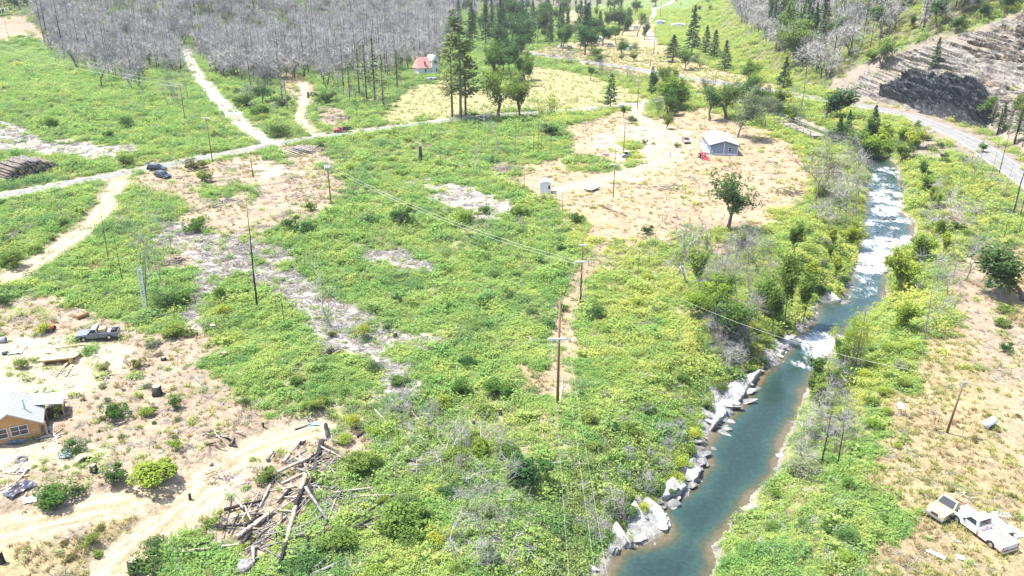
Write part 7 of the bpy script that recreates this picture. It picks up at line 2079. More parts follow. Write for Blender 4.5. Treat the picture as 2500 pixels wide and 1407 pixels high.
# white house with a red roof behind the pines
def white_house():
    A, B = G(1022, 186), G(1074, 182); p = (A + B) / 2; W = (B - A).length; rz = math.atan2(B.y - A.y, B.x - A.x)
    RED = mat('faded_red_roof', (.46, .20, .17), .8, var=.15, scale=4, tint=(.52, .30, .26), tscale=1)
    PINK = mat('pale_stucco', (.58, .56, .53), .8, var=.08)
    t = thing('white_house', 'white two-storey farmhouse with a faded red roof behind the tall pines', 'house', p, rz, scale=(W / 13.5, W / 13.5, 1.45))
    # main wing with side eaves to the camera, ridge along x
    mb = MB(); mb.prism([(0, -.3), (7.0, -.3), (7.0, 2.6), (3.5, 2.6), (0, 2.6)], 0, 7) ; 
    mb = MB(); mb.box(-6.5, 1.5, 0, 7, -.3, 2.5); mb.build('wall', PINK, t)
    mb = MB(); mb.add([(-7, -.5, 2.35), (1.5, -.5, 2.35), (1.5, 3.5, 5.6), (-5.5, 3.5, 5.6), (-7, 7.5, 2.35), (1.5, 7.5, 2.35)], [(0, 1, 2, 3), (3, 2, 5, 4), (0, 3, 4)])
    mb.add([(-7, -.5, 2.25), (1.5, -.5, 2.25), (1.5, 7.5, 2.25), (-7, 7.5, 2.25)], [(3, 2, 1, 0)]); mb.build('roof', RED, t)
    # taller gabled front block
    mb = MB(); mb.prism([(1.55, -.3), (6.0, -.3), (6.0, 4.6), (3.8, 6.0), (1.55, 4.6)], -.6, 6.5); mb.build('front_wall', PINK, t)
    for a in (1.2, 6.35):
        mb = MB(); mb.prism([(a, 4.42), (3.8, 6.03), (3.8, 6.15), (a, 4.54)], -.9, 6.8); mb.build('gable_roof', mat('pale_roof', (.50, .50, .52), .8), t)
    window(t, (3.8, -.61, 3.6), 2.0, .9, WHITEW, 3, 1)
    mb = MB(); mb.box(4.1, 4.9, -.66, -.605, -.1, 2.0); mb.build('door', GLASS, t)
    window(t, (-2.4, -.02, 1.2), .9, .9, WHITEW, 1, 1)
    # dormer window, porch railing
    mb = MB(); mb.box(-2.7, -1.7, .6, 2.6, 3.2, 4.6); d = mb.build('dormer', RED, t)
    mb = MB(); mb.box(-2.5, -1.9, .55, .595, 3.6, 4.3); mb.build('pane', GLASS, d)
    mb = MB(); mb.prism([(6.1, 2.1), (8.6, 1.6), (8.6, 1.7), (6.1, 2.2)], 0, 5); mb.build('side_roof', mat('tan_roof', (.45, .30, .17), .8), t)
    for i in range(10):
        mb = MB(); mb.box(-2.4 + i * .9, -2.3 + i * .9, -3.0, -2.9, -.3, .8); mb.build('porch_baluster', WHITEW, t)
    mb = MB(); mb.box(-2.5, 6.2, -3.05, -2.85, .8, .92); mb.build('porch_rail', WHITEW, t)
    mb = MB(); mb.box(-2.5, 6.2, -2.8, -.65, -.4, .05); mb.build('porch_floor', WHITEW, t)
    return t
white_house()
NAVY = mat('dark_blue_tank', (.055, .058, .10), .5, var=.15); NAVYT = mat('tank_lid', (.20, .20, .28), .5, var=.1)
for i, (px, lab) in enumerate([(1047, 'left dark water tank in front of the white house'), (1060, 'right dark water tank in front of the white house')]):
    p = G(px, 199); t = thing('water_tank', lab, 'tank', p, .05)
    mb = MB(); mb.smooth = True; mb.tube([(0, 0, -.1), (0, 0, 1.5)], [1.18, 1.18], 16); mb.sm = [len(f) < 5 for f in mb.f]; b = mb.build('tank_body', NAVY, t)
    for z in (.35, .75, 1.15):
        mb = MB(); mb.tube([(0, 0, z), (0, 0, z + .08)], 1.205, 16); mb.build('rib', NAVY, b)
    mb = MB(); mb.tube([(0, 0, 1.502), (0, 0, 1.72)], [1.16, .5], 16); mb.build('lid', NAVYT, t)

def shed(px0, px1, py, D, H, label, wall, roofm, gab=.5, name='shed', cat='shed', door=True, rzx=0):
    A, B = G(px0, py), G(px1, py); p = (A + B) / 2; W = (B - A).length; rz = math.atan2(B.y - A.y, B.x - A.x) + rzx
    t = thing(name, label, cat, p, rz)
    gable(t, -W / 2, W / 2, 0, D, -.3, H, H + gab, wall, roofm, .2)
    if door:
        mb = MB(); mb.box(-W * .18, W * .18, -.05, -.004, 0, min(2.0, H * .8)); mb.build('door', WHITEW, t)
        mb = MB(); mb.box(W * .25, W * .4, -.05, -.004, H * .45, H * .75); mb.build('window', GLASS, t)
    return t
WALLW = mat('white_wall', (.60, .60, .58), .8, var=.08); ROOFW = mat('white_roof', (.62, .61, .60), .7, var=.08)
shed(1318, 1345, 474, 2.6, 2.6, 'small plain white shed at the left end of the dusty drive', WALLW, ROOFW, .35)
shed(1268, 1316, 66, 12, 3.6, 'long white building in the far village', WALLW, ROOFW, 1.4, 'village_house', 'house')
shed(1240, 1262, 68, 9, 3.0, 'low white building at the left of the long white one in the far village', WALLW, ROOFW, .8, 'village_house', 'house')
shed(1294, 1306, 46, 8, 4.0, 'small white house behind the long white building', WALLW, ROOFW, 1.4, 'village_house', 'house')
shed(1408, 1440, 24, 10, 3.5, 'pale-roofed house at the top of the far village', WALLW, ROOFW, 1.6, 'village_house', 'house')
shed(1602, 1622, 62, 8, 3.0, 'light blue shed beside the far lane', mat('pale_blue_wall', (.42, .52, .60), .7), mat('blue_white_roof', (.52, .58, .66), .6), .8)
shed(1546, 1558, 72, 5, 2.6, 'small blue shed half behind a dark tree in the village', mat('pale_blue_wall', (.42, .52, .60), .7), ROOFW, .5)
shed(1521, 1543, 124, 4, 2.6, 'green shed with a mint roof on the tan village field', mat('green_wall', (.10, .26, .17), .7), mat('mint_roof', (.42, .60, .50), .6), .5)
shed(1640, 1672, 68, 6, 2.6, 'low white trailer home at the foot of the grassy hill', WALLW, ROOFW, .5, 'trailer_home', 'trailer home')
shed(1452, 1470, 102, 6, 2.6, 'pale barn-sided trailer among the village trees', mat('striped_wall', (.46, .44, .42), .8, var=.3, scale=2), ROOFW, .5, 'trailer_home', 'trailer home')

# ------------------------------------------------------------------ vehicles
CHROME = mat('dull_chrome', (.45, .45, .46), .3, metal=.8, var=.1); RED_L = mat('tail_light_red', (.35, .02, .02), .3); LAMP = mat('headlight_glass', (.65, .65, .62), .15, var=.05); BLACKP = mat('black_plastic', (.03, .03, .032), .6)

def wheel(parent, x, y, r=.36, w=.22):
    mb = MB(); mb.smooth = True; mb.tube([(x, y - w / 2, r), (x, y - w / 2 + .04, r), (x, y + w / 2 - .04, r), (x, y + w / 2, r)], [r * .9, r, r, r * .9], 16); mb.sm = [len(f) < 5 for f in mb.f]
    o = mb.build('wheel', RUBBER, parent)
    s = 1 if y > 0 else -1
    mb = MB(); mb.tube([(x, y + s * (w / 2 - .02), r), (x, y + s * (w / 2 + .015), r)], [r * .62, r * .52], 12); mb.build('rim', CHROME, o)

def arch(x, r, z, n=6):
    """points of a wheel arch from rear to front, above the sill"""
    return [(x - r * math.cos(math.pi * i / n), z + r * math.sin(math.pi * i / n) * 1.0) for i in range(n + 1)]

def pickup(label, paint, front, rear, L=5.3, W=1.9, roofp=None, bed=True, name='pickup_truck', group=None, lowered=0.0, wheels=(1, 1, 1, 1), flatbed=None, zrot=0.0, hood=1.02, bedm=None):
    A, B = G(*front), G(*rear); p = (A + B) / 2; rz = math.atan2(A.y - B.y, A.x - B.x)
    t = thing(name, label, 'pickup truck', p + Vector((0, 0, .02 - lowered)), rz, group); t.rotation_euler = (zrot, 0, rz)
    roofp = roofp or paint; h = W / 2; f = L / 2; wb = L * .30
    xf, xr = f - .95, -f + 1.15; cb = -.10 * L * .4         # front axle, rear axle, back of cab
    lo = .42; belt = 1.05
    pr = [(cb, lo)] + arch(xf, .43, lo) + [(f - .06, lo), (f, .60), (f - .03, hood - .1), (f - .18, hood), (f - 1.35, hood + .06), (cb, hood + .06)]
    mb = MB(); mb.prism(pr, -h, h); mb.build('body', paint, t, bevel=.03)
    # cab
    z0, z1 = hood + .062, 1.72; a0, a1 = f - 1.45, f - 2.05; b0, b1 = cb + .03, cb + .18
    mb = MB(); mb.add([(a0, -h + .04, z0), (b0, -h + .04, z0), (b1, -h + .16, z1), (a1, -h + .16, z1), (a0, h - .04, z0), (b0, h - .04, z0), (b1, h - .16, z1), (a1, h - .16, z1)],
                      [(0, 1, 2, 3), (7, 6, 5, 4), (1, 5, 6, 2), (4, 0, 3, 7), (3, 2, 6, 7), (0, 4, 5, 1)]); mb.build('cab', roofp, t, bevel=.04)
    def inset(c, k=.86, off=.012):
        c = [Vector(q) for q in c]; m_ = sum(c, Vector()) / 4; n_ = (c[1] - c[0]).cross(c[2] - c[0]).normalized()
        if n_.dot(m_ - Vector((0, 0, 1.2)) ) < 0: n_ = -n_
        return [tuple(m_ + (q - m_) * k + n_ * off) for q in c]
    mb = MB(); mb.quad(*inset([(a0, -h + .04, z0), (a0, h - .04, z0), (a1, h - .16, z1), (a1, -h + .16, z1)])); mb.build('windscreen', GLASS, t)
    mb = MB(); mb.quad(*inset([(b0, -h + .04, z0), (b0, h - .04, z0), (b1, h - .16, z1), (b1, -h + .16, z1)], .7)); mb.build('rear_window', GLASS, t)
    for s in (-1, 1):
        mb = MB(); mb.quad(*inset([(a0, s * (h - .04), z0), (b0, s * (h - .04), z0), (b1, s * (h - .16), z1), (a1, s * (h - .16), z1)], .74)); mb.build('side_window', GLASS, t)
        mb = MB(); mb.box(f - .05, f + .012, s * (h - .38) - .16, s * (h - .38) + .16, .66, .84); mb.build('headlight', LAMP, t)
        mb = MB(); mb.box(a0 - .35, a0 - .18, s * (h + .02), s * (h + .17), 1.08, 1.24); mb.build('mirror', BLACKP, t)
    mb = MB(); mb.box(f - .03, f + .006, -h + .58, h - .58, .62, .86); mb.build('grille', BLACKP, t)
    mb = MB(); mb.box(f - .02, f + .12, -h, h, .40, .56); mb.build('bumper', CHROME, t)
    if bed:
        bm_ = bedm or paint
        for s in (-1, 1):
            pr = [(-f, lo)] + arch(xr, .43, lo) + [(cb - .05, lo), (cb - .05, belt), (-f, belt)]
            mb = MB(); y0, y1 = (h - .09, h) if s > 0 else (-h, -h + .09); mb.prism(pr, y0, y1); mb.build('bed_side', bm_, t, bevel=.02)
            mb = MB(); mb.box(-f - .012, -f + .02, s * (h - .10) - .06, s * (h - .10) + .06, .68, .98); mb.build('tail_light', RED_L, t)
        mb = MB(); mb.box(-f + .05, cb - .06, -h + .1, h - .1, .60, .66); mb.build('bed_floor', bm_, t)
        mb = MB(); mb.box(cb - .11, cb - .055, -h + .1, h - .1, .66, belt); mb.build('bed_front', bm_, t)
        mb = MB(); mb.box(-f, -f + .06, -h + .1, h - .1, .55, belt - .02); mb.build('tailgate', bm_, t)
        mb = MB(); mb.box(-f - .14, -f - .015, -h, h, .38, .52); mb.build('rear_bumper', CHROME, t)
        for s in (-1, 1):
            mb = MB(); mb.box(xr - .40, xr + .40, s * (h - .36) - .14, s * (h - .36) + .14, .662, .90); mb.build('wheel_well', bm_, t)
    elif flatbed:
        mb = MB(); mb.box(-f - .1, cb - .1, -h - .06, h + .06, .86, .96); d = mb.build('flatbed', flatbed, t)
        for s in (-1, 1):
            mb = MB(); mb.box(-f - .1, cb - .1, s * (h + .02) - .035, s * (h + .02) + .035, .962, 1.30); mb.build('stake_side', flatbed, d)
        mb = MB(); mb.box(-f, cb - .1, -.4, .4, .55, .85); mb.build('chassis', BLACKP, t)
    else:
        RUST = mat('rusty_frame', (.20, .075, .045), .9, var=.35, scale=5)
        for s in (-1, 1):
            mb = MB(); mb.box(-f + .5, cb, s * .42 - .05, s * .42 + .05, .55, .70); mb.build('frame_rail', RUST, t)
        for i in range(3):
            mb = MB(); mb.box(-f + .55 + i * .7, -f + .65 + i * .7, -.36, .36, .56, .68); mb.build('cross_member', RUST, t)
    k = 0
    for x in (xf, xr):
        for s in (-1, 1):
            if wheels[k]:
                wheel(t, x, s * (h - .14))
            k += 1
    return t, p, rz

def car(label, paint, front, rear, L=4.6, W=1.82, H=1.55, wagon=True, name='parked_car', hatch=False, group=None, cat='car'):
    A, B = G(*front), G(*rear); p = (A + B) / 2; rz = math.atan2(A.y - B.y, A.x - B.x)
    t = thing(name, label, cat, p + Vector((0, 0, .02)), rz, group)
    h = W / 2; f = L / 2; xf, xr = f - .85, -f + .85; lo = .32; belt = .92
    pr = [(-f + .04, lo)] + arch(xr, .38, lo) + arch(xf, .38, lo) + [(f - .05, lo), (f, .52), (f - .06, .74), (f - 1.15, belt), (-f + .05, belt + .03), (-f, .6)]
    mb = MB(); mb.prism(pr, -h, h); mb.build('body', paint, t, bevel=.04)
    z0, z1 = belt + .032, H; a0, a1 = f - 1.2, f - 1.95; b0, b1 = -f + .1, (-f + .45 if wagon else -f + 1.1)
    V = [(a0, -h + .05, z0), (b0, -h + .05, z0), (b1, -h + .2, z1), (a1, -h + .2, z1), (a0, h - .05, z0), (b0, h - .05, z0), (b1, h - .2, z1), (a1, h - .2, z1)]
    mb = MB(); mb.add(V, [(0, 1, 2, 3), (7, 6, 5, 4), (1, 5, 6, 2), (4, 0, 3, 7), (3, 2, 6, 7), (0, 4, 5, 1)]); mb.build('cabin', paint, t, bevel=.04)
    def pane(nm, c, k):
        c = [Vector(q) for q in c]; m_ = sum(c, Vector()) / 4; n_ = (c[1] - c[0]).cross(c[2] - c[0]).normalized()
        if n_.dot(m_ - Vector((-.2, 0, 1.1))) < 0: n_ = -n_
        mb = MB(); mb.quad(*[tuple(m_ + (q - m_) * k + n_ * .012) for q in c]); mb.build(nm, GLASS, t)
    pane('windscreen', [V[0], V[4], V[7], V[3]], .88); pane('rear_window', [V[1], V[5], V[6], V[2]], .8)
    for s in (0, 4):
        mid0 = tuple((Vector(V[s]) + Vector(V[s + 1])) / 2); mid1 = tuple((Vector(V[s + 3]) + Vector(V[s + 2])) / 2)
        pane('side_window', [V[s], mid0, mid1, V[s + 3]], .80); pane('side_window', [mid0, V[s + 1], V[s + 2], mid1], .80)
    for s in (-1, 1):
        mb = MB(); mb.box(f - .12, f - .005, s * (h - .32) - .18, s * (h - .32) + .18, .58, .70); mb.build('headlight', LAMP, t)
        mb = MB(); mb.box(-f - .01, -f + .06, s * (h - .15) - .09, s * (h - .15) + .09, .62, .9); mb.build('tail_light', RED_L, t)
        for x in (xf, xr):
            wheel(t, x, s * (h - .12), .33, .2)
    mb = MB(); mb.box(f - .04, f + .03, -h + .1, h - .1, .34, .48); mb.build('bumper', BLACKP, t)
    if hatch:
        mb = MB(); mb.add([(b1, -h + .2, z1), (b1, h - .2, z1), (b1 - .75, h - .15, z1 + .25), (b1 - .75, -h + .15, z1 + .25), (b1, -h + .2, z1 + .05), (b1, h - .2, z1 + .05), (b1 - .75, h - .15, z1 + .30), (b1 - .75, -h + .15, z1 + .30)],
                              [(3, 2, 1, 0), (4, 5, 6, 7), (0, 1, 5, 4), (1, 2, 6, 5), (2, 3, 7, 6), (3, 0, 4, 7)]); mb.build('tailgate', paint, t)
    return t

def paint(n, c, r=.35, var=.06, **k):
    return mat('paint_' + n, c, r, var=var, scale=2, spec=.5, **k)

P1 = pickup('grey pickup truck with a loaded bed on the bright sandy pad', paint('grey_blue', (.13, .145, .165)), (199, 828), (284, 824), roofp=paint('silver_roof', (.30, .33, .38)))
for i, (x, y, w, d, h, lab, c) in enumerate([(-.7, 0, .5, .62, .85, 'tan wooden box standing in the bed of the grey pickup', (.42, .27, .15)), (-2.1, .2, .34, .5, .62, 'black bag at the tailgate of the grey pickup', (.03, .03, .035)), (-1.45, -.1, .30, .6, .40, 'pale bundle in the bed of the grey pickup', (.5, .47, .44)), (-2.0, -.55, .25, .2, .5, 'dark blue bin at the tailgate of the grey pickup', (.05, .07, .13))]):
    q = local(P1[1], P1[2], x, y); mb = MB(); mb.box(-w, w, -d, d, 0, h, .05, .05); o = mb.build(('wooden_box', 'bag', 'bundle', 'bin')[i], mat('truck_load_%d' % i, c, .8, var=.25), bevel=.05); o.location = (q.x, q.y, P1[1].z + .70); o.rotation_euler = (0, 0, P1[2]); tag(o, lab, ('box', 'bag', 'bundle', 'bin')[i])
car('dark blue station wagon parked at the roadside, the nearer of two', paint('navy', (.018, .024, .045), .2), (418, 438), (380, 430), 4.6)
car('black car with its tailgate open, behind the dark blue wagon', paint('black', (.012, .012, .014), .2), (405, 417), (364, 417), 4.7, H=1.7, hatch=True)
pickup('old red truck with a dark stake bed on the gravel road', paint('faded_red', (.50, .055, .06), .5, .15), (817, 324), (854, 322), 5.4, 1.9, bed=False, flatbed=mat('dark_stakes', (.05, .045, .045), .8), name='flatbed_truck')
car('dark car driving on the far highway', paint('charcoal', (.03, .03, .035)), (1609, 180), (1627, 184), 4.7, wagon=False, name='car')
car('rusty brown wreck of a car in the yard left of the grey house', mat('rusted_car_paint', (.22, .13, .10), .8, var=.35, tint=(.34, .26, .23)), (1680, 354), (1670, 343), 4.4, name='car_wreck')
Y_ = pickup('faded yellow pickup cab without a bed in the dry right field', mat('faded_yellow', (.42, .365, .21), .6, var=.15, tint=(.30, .18, .09), tscale=.8), (2290, 1263), (2340, 1236), 4.6, 1.85, bed=False, lowered=.12, wheels=(1, 1, 0, 0))
W_ = pickup('white pickup wreck with a rusty bed floor in the dry right field', mat('chalky_white', (.56, .56, .55), .5, var=.06), (2356, 1272), (2436, 1333), 5.7, 2.0, lowered=.1, bedm=mat('rust_streaked_white', (.56, .54, .52), .6, var=.12, tint=(.36, .16, .10), tscale=1.6))
def canopy():
    A, B = G(2402, 1268), G(2452, 1316); p = (A + B) / 2; rz = math.atan2(A.y - B.y, A.x - B.x)
    t = thing('camper_shell', 'white camper shell with a dark side window beside the white pickup', 'camper shell', p, rz)
    WM = mat('chalky_white', (.5, .5, .49), .5)
    mb = MB(); mb.prism([(-1.5, 0), (1.4, 0), (1.3, .72), (-1.42, .80)], -.8, .8); mb.build('shell', WM, t, bevel=.06)
    for s in (-1, 1):
        mb = MB(); mb.box(-1.15, 1.05, s * .805 - .006, s * .805 + .006, .30, .62); mb.build('side_window', GLASS, t)
        mb = MB(); mb.box(-1.25, 1.15, s * .808 - .004, s * .808 + .004, .24, .28); mb.build('window_trim', CHROME, t)
    mb = MB(); mb.box(-1.49, -1.46, -.6, .6, .3, .62); mb.build('rear_window', GLASS, t)
canopy()
for i, (a, b, w, lab) in enumerate([((2424, 1256), (2466, 1260), .30, 'white sheet lying above the white pickup'), ((2458, 1284), (2498, 1312), .28, 'white plank lying right of the camper shell'), ((2262, 1345), (2308, 1366), .22, 'white board lying below the yellow pickup'), ((2334, 1360), (2356, 1366), .3, 'short white board lying below the white pickup'), ((2462, 1304), (2484, 1316), .3, 'pale sheet lying behind the camper shell')]):
    A, B = G(*a), G(*b); d = B - A; L = d.length / 2; mb = MB(); mb.box(-L, L, -w, w, -.02, .02); o = mb.build('white_board', WHITEW); o.location = (A + B) / 2 + Vector((0, 0, .1)); o.rotation_euler = (.05, -math.asin(max(-1, min(1, d.z / d.length))), math.atan2(d.y, d.x)); tag(o, lab, 'board')
for i, (f_, r_, c_, lab) in enumerate([((1380, 118), (1396, 118), (.62, .62, .60), 'white car parked in the far village, right one'), ((1364, 116), (1374, 115), (.60, .60, .60), 'white car parked in the far village, left one'), ((1590, 17), (1600, 16), (.55, .55, .57), 'pale car parked at the top of the far lane'), ((1478, 113), (1498, 116), (.62, .62, .62), 'white van parked on the tan village field')]):
    car(lab, paint('village_%d' % i, c_), f_, r_, 4.8, H=1.6 if i < 3 else 2.3, group='vehicles in the far village')

def tractor():
    p = G(1716, 387); rz = axis((1708, 380), (1722, 390)); RD = paint('tractor_red', (.50, .045, .075), .5, .15)
    t = thing('tractor', 'small red tractor standing left of the grey house', 'tractor', p, rz, scale=1.15)
    mb = MB(); mb.box(-.1, 1.3, -.28, .28, .6, 1.15, .06, .05); mb.build('hood', RD, t, bevel=.04)
    mb = MB(); mb.box(-1.0, -.1, -.4, .4, .5, .8); mb.build('chassis', RD, t)
    mb = MB(); mb.box(-.75, -.35, -.25, .25, .81, 1.2, .03, .03); mb.build('seat', BLACKP, t)
    for s in (-1, 1):
        wheel(t, -.7, s * .62, .58, .30); wheel(t, 1.0, s * .5, .33, .2)
        mb = MB(); mb.box(-1.2, -.2, s * .62 - .16, s * .62 + .16, 1.18, 1.24); mb.build('mudguard', RD, t)
        mb = MB(); mb.tube([(-.2, s * .42, .9), (1.2, s * .42, 1.05), (1.9, s * .42, .45)], .05, 5); mb.build('loader_arm', RD, t)
    mb = MB(); mb.prism([(1.85, .2), (2.3, .15), (2.2, .25), (1.95, .75)], -.7, .7); mb.build('bucket', RD, t)
    mb = MB(); mb.tube([(-1.0, 0, .7), (-1.7, 0, 1.6), (-2.4, 0, .5)], [.09, .08, .06], 5); mb.build('backhoe_arm', RD, t)
    mb = MB(); mb.tube([(-.2, 0, 1.1), (-.38, 0, 1.4)], .03, 5); mb.build('steering_column', BLACKP, t)
tractor()
def cart():
    p = G(1528, 384); rz = axis((1520, 384), (1536, 382)); GR = mat('grey_cart', (.33, .33, .38), .5, var=.1)
    t = thing('utility_cart', 'small grey utility cart beside the green patch in the yard', 'cart', p, rz)
    mb = MB(); mb.box(-1.2, 1.2, -.7, .7, .4, .9, .05, .05); mb.build('body', GR, t, bevel=.04)
    mb = MB(); mb.box(-.6, .9, -.65, .65, 1.6, 1.68); mb.build('roof', GR, t)
    mb = MB(); mb.box(-.4, .3, -.5, .5, .91, 1.35, .05, .05); mb.build('seat', BLACKP, t)
    for x in (-.5, .8):
        for s in (-1, 1):
            mb = MB(); mb.tube([(x, s * .6, .9), (x, s * .6, 1.6)], .03, 5); mb.build('roof_post', BLACKP, t)
    for x in (-.8, .8):
        for s in (-1, 1):
            wheel(t, x, s * .62, .28, .18)
cart()
def trailer():
    p = G(1446, 465); rz = axis((1430, 470), (1460, 458)); t = thing('flat_trailer', 'flat trailer with a white deck on the dusty drive', 'trailer', p, rz, scale=.9)
    for i in range(8):
        mb = MB(); mb.box(-2.1, 2.1, -1.05 + i * .265, -1.05 + i * .265 + .24, .62, .67); mb.build('deck_board', WHITEW if i % 3 else mat('weathered_step', (.34, .29, .24), .85), t)
    mb = MB(); mb.box(-2.2, 2.2, -1.12, -1.06, .40, .68); mb.build('side_rail', BLACKP, t); mb = MB(); mb.box(-2.2, 2.2, 1.08, 1.14, .40, .68); mb.build('side_rail', BLACKP, t)
    mb = MB(); mb.box(-2.26, -2.201, -1.1, 1.12, .40, .68); mb.build('end_rail', BLACKP, t)
    mb = MB(); mb.tube([(2.2, -.6, .5), (3.2, 0, .45), (2.2, .6, .5)], .05, 5); mb.build('drawbar', BLACKP, t)
    for x in (-.45, .35):
        for s in (-1, 1):
            wheel(t, x, s * .92, .3, .18)
trailer()
def footbridge():
    A, B = G(1902, 302), G(2000, 340); A.z += .4; B.z += .4; d = B - A; L = d.length; p = (A + B) / 2
    OLD = mat('old_timber', (.12, .105, .095), .9, var=.35, tint=(.24, .22, .20)); t = thing('timber_bridge', 'old ruined timber bridge over the hidden river bend', 'bridge', p, math.atan2(d.y, d.x))
    for s in (-1.6, 0, 1.6):
        mb = MB(); mb.box(-L / 2, L / 2, s - .22, s + .22, -.1, .5); mb.build('beam', OLD, t)
    n = int(L / .9)
    for i in range(n):
        if i in (3, 4, 9, 10, 14):
            continue
        x = -L / 2 + (i + .5) * L / n; mb = MB(); mb.box(x - .28, x + .28, -2.0, 2.0, .503, .60); o = mb.build('plank', mat('weathered_step', (.34, .29, .24), .85), t); 
    for s in (-1.9, 1.9):
        mb = MB(); mb.box(-L / 2, L / 2, s - .08, s + .08, 1.5, 1.65); r_ = mb.build('rail', OLD, t)
        for i in range(6):
            x = -L / 2 + (i + .5) * L / 6; mb = MB(); mb.box(x - .08, x + .08, s - .07, s + .07, .5, 1.5); mb.build('rail_post', OLD, r_)
footbridge()

# ---- ladder, tanks, dish and yard clutter
def ladder():
    p = G(355, 758); _, H = upsize((355, 758), (352, 655)); t = thing('ladder', 'tall white extension ladder leaning on the bare dead tree', 'ladder', p, 0); t.rotation_euler = (-.08, 0, 0)
    AL = mat('white_aluminium', (.62, .62, .62), .4, var=.05)
    for s in (-1, 1):
        mb = MB(); mb.box(s * .26 - .055, s * .26 + .055, -.05, .05, -.1, H); mb.build('rail', AL, t)
    n = int(H / .36)
    mb0 = MB(); mb0.tube([(-.205, 0, 0), (.205, 0, 0)], .04, 5); me = mb0.mesh('rung', AL)
    for i in range(n):
        o = put('rung', me, t); o.location = (0, 0, .3 + i * .36)
ladder()
def propane():
    p = G(2415, 1042); rz = axis((2404, 1042), (2428, 1030)); t = thing('propane_tank', 'white propane tank lying in the dry right field', 'tank', p, rz)
    mb = MB(); mb.smooth = True; mb.tube([(-1.0, 0, .62), (-.95, 0, .62), (-.8, 0, .62), (.8, 0, .62), (.95, 0, .62), (1.0, 0, .62)], [.05, .26, .42, .42, .26, .05], 14); mb.build('tank_body', WALLW, t)
    mb = MB(); mb.tube([(0, 0, 1.0), (0, 0, 1.2)], .16, 10); mb.build('valve_cover', WALLW, t)
    for x in (-.6, .6):
        mb = MB(); mb.box(x - .07, x + .07, -.3, .3, -.1, .28); mb.build('foot', METAL, t)
propane()
def dish():
    p, H = upsize((2193, 1010), (2196, 985)); t = thing('satellite_dish', 'round white satellite dish on a post in the right bank brush', 'satellite dish', p, 0)
    mb = MB(); mb.tube([(0, 0, -.2), (0, 0, H * .75)], .05, 6); mb.build('post', METAL, t)
    mb = MB(); mb.smooth = True; R_ = .42
    vs = [(0, .12, 0)]; fs = []
    for i in range(1, 4):
        for k in range(16):
            a = 6.283 * k / 16; q = R_ * i / 3; vs.append((q * math.cos(a), .12 - .16 * (i / 3) ** 2, q * math.sin(a)))
    for k in range(16):
        fs.append((0, 1 + k, 1 + (k + 1) % 16))
        for i in range(2):
            fs.append((1 + i * 16 + k, 17 + i * 16 + k, 17 + i * 16 + (k + 1) % 16, 1 + i * 16 + (k + 1) % 16))
    mb.T = Matrix.Translation((0, -.08, H * .85)) @ Matrix.Rotation(-.8, 4, 'X')
    mb.add([(x, y, z) for x, y, z in vs] + [(x, y + .03, z) for x, y, z in vs], fs + [tuple(i + len(vs) for i in f[::-1]) for f in fs])
    mb.build('reflector', WALLW, t)
    mb = MB(); mb.tube([(0, -.1, H * .8 - .38), (0, -.5, H * .8)], .015, 4); mb.build('feed_arm', METAL, t)
dish()
YEL = mat('yellow_pipe', (.55, .45, .04), .5)
def yframe(bx, by, ty, w, label, m=YEL, name='pipe_barrier'):
    p, H = upsize((bx, by), (bx, ty)); t = thing(name, label, 'frame', p, .2)
    for s in (-1, 1):
        mb = MB(); mb.tube([(s * w / 2, 0, -.2), (s * w / 2, 0, H)], .035, 6); mb.build('post', m, t)
    mb = MB(); mb.tube([(-w / 2, 0, H * .75), (w / 2, 0, H * .8)], .025, 6); mb.build('rail', m, t)
yframe(2358, 1066, 1038, .9, 'yellow pipe frame right of the leaning pole')
yframe(2285, 1036, 1018, .5, 'rusty pipe frame left of the leaning pole', mat('rusty_frame', (.20, .075, .045), .9))
yframe(2334, 706, 690, .3, 'white marker posts by the right bank path', WHITEW, 'marker_post')
def gate():
    A, B = G(548, 284), G(596, 282); p = (A + B) / 2; d = B - A; t = thing('pipe_gate', 'thin pipe gate across the forest track', 'gate', p, math.atan2(d.y, d.x)); L = d.length / 2
    for s in (-1, 1):
        mb = MB(); mb.tube([(s * L, 0, -.2), (s * L, 0, 1.4)], .07, 6); mb.build('post', POLEWOOD, t)
    for z in (.6, 1.1):
        mb = MB(); mb.tube([(-L, 0, z), (L, 0, z)], .04, 5); mb.build('bar', METAL, t)
gate()
def hoops():
    A, B = G(-4, 34), G(22, 32); p = (A + B) / 2; d = B - A; t = thing('hoop_house', 'white hoop frame of a greenhouse in the far left corner', 'hoop house', p, math.atan2(d.y, d.x)); L = d.length
    for i in range(4):
        x = -L / 2 + i * L / 3; mb = MB(); mb.tube([(x, 3 * math.cos(math.pi * k / 10), 3.6 * math.sin(math.pi * k / 10)) for k in range(11)], .14, 6); mb.build('hoop', WHITEW, t)
    mb = MB(); mb.tube([(-L / 2, 0, 3.6), (L / 2, 0, 3.6)], .08, 5); mb.build('ridge_pole', WHITEW, t)
    for i in range(3):
        mb = MB(); x = -L / 2 + (i + .5) * L / 3; mb.box(x - L / 6 + .2, x + L / 6 - .2, 1.2, 1.3, .1, 2.6); mb.build('back_panel', NAVY, t)
hoops()

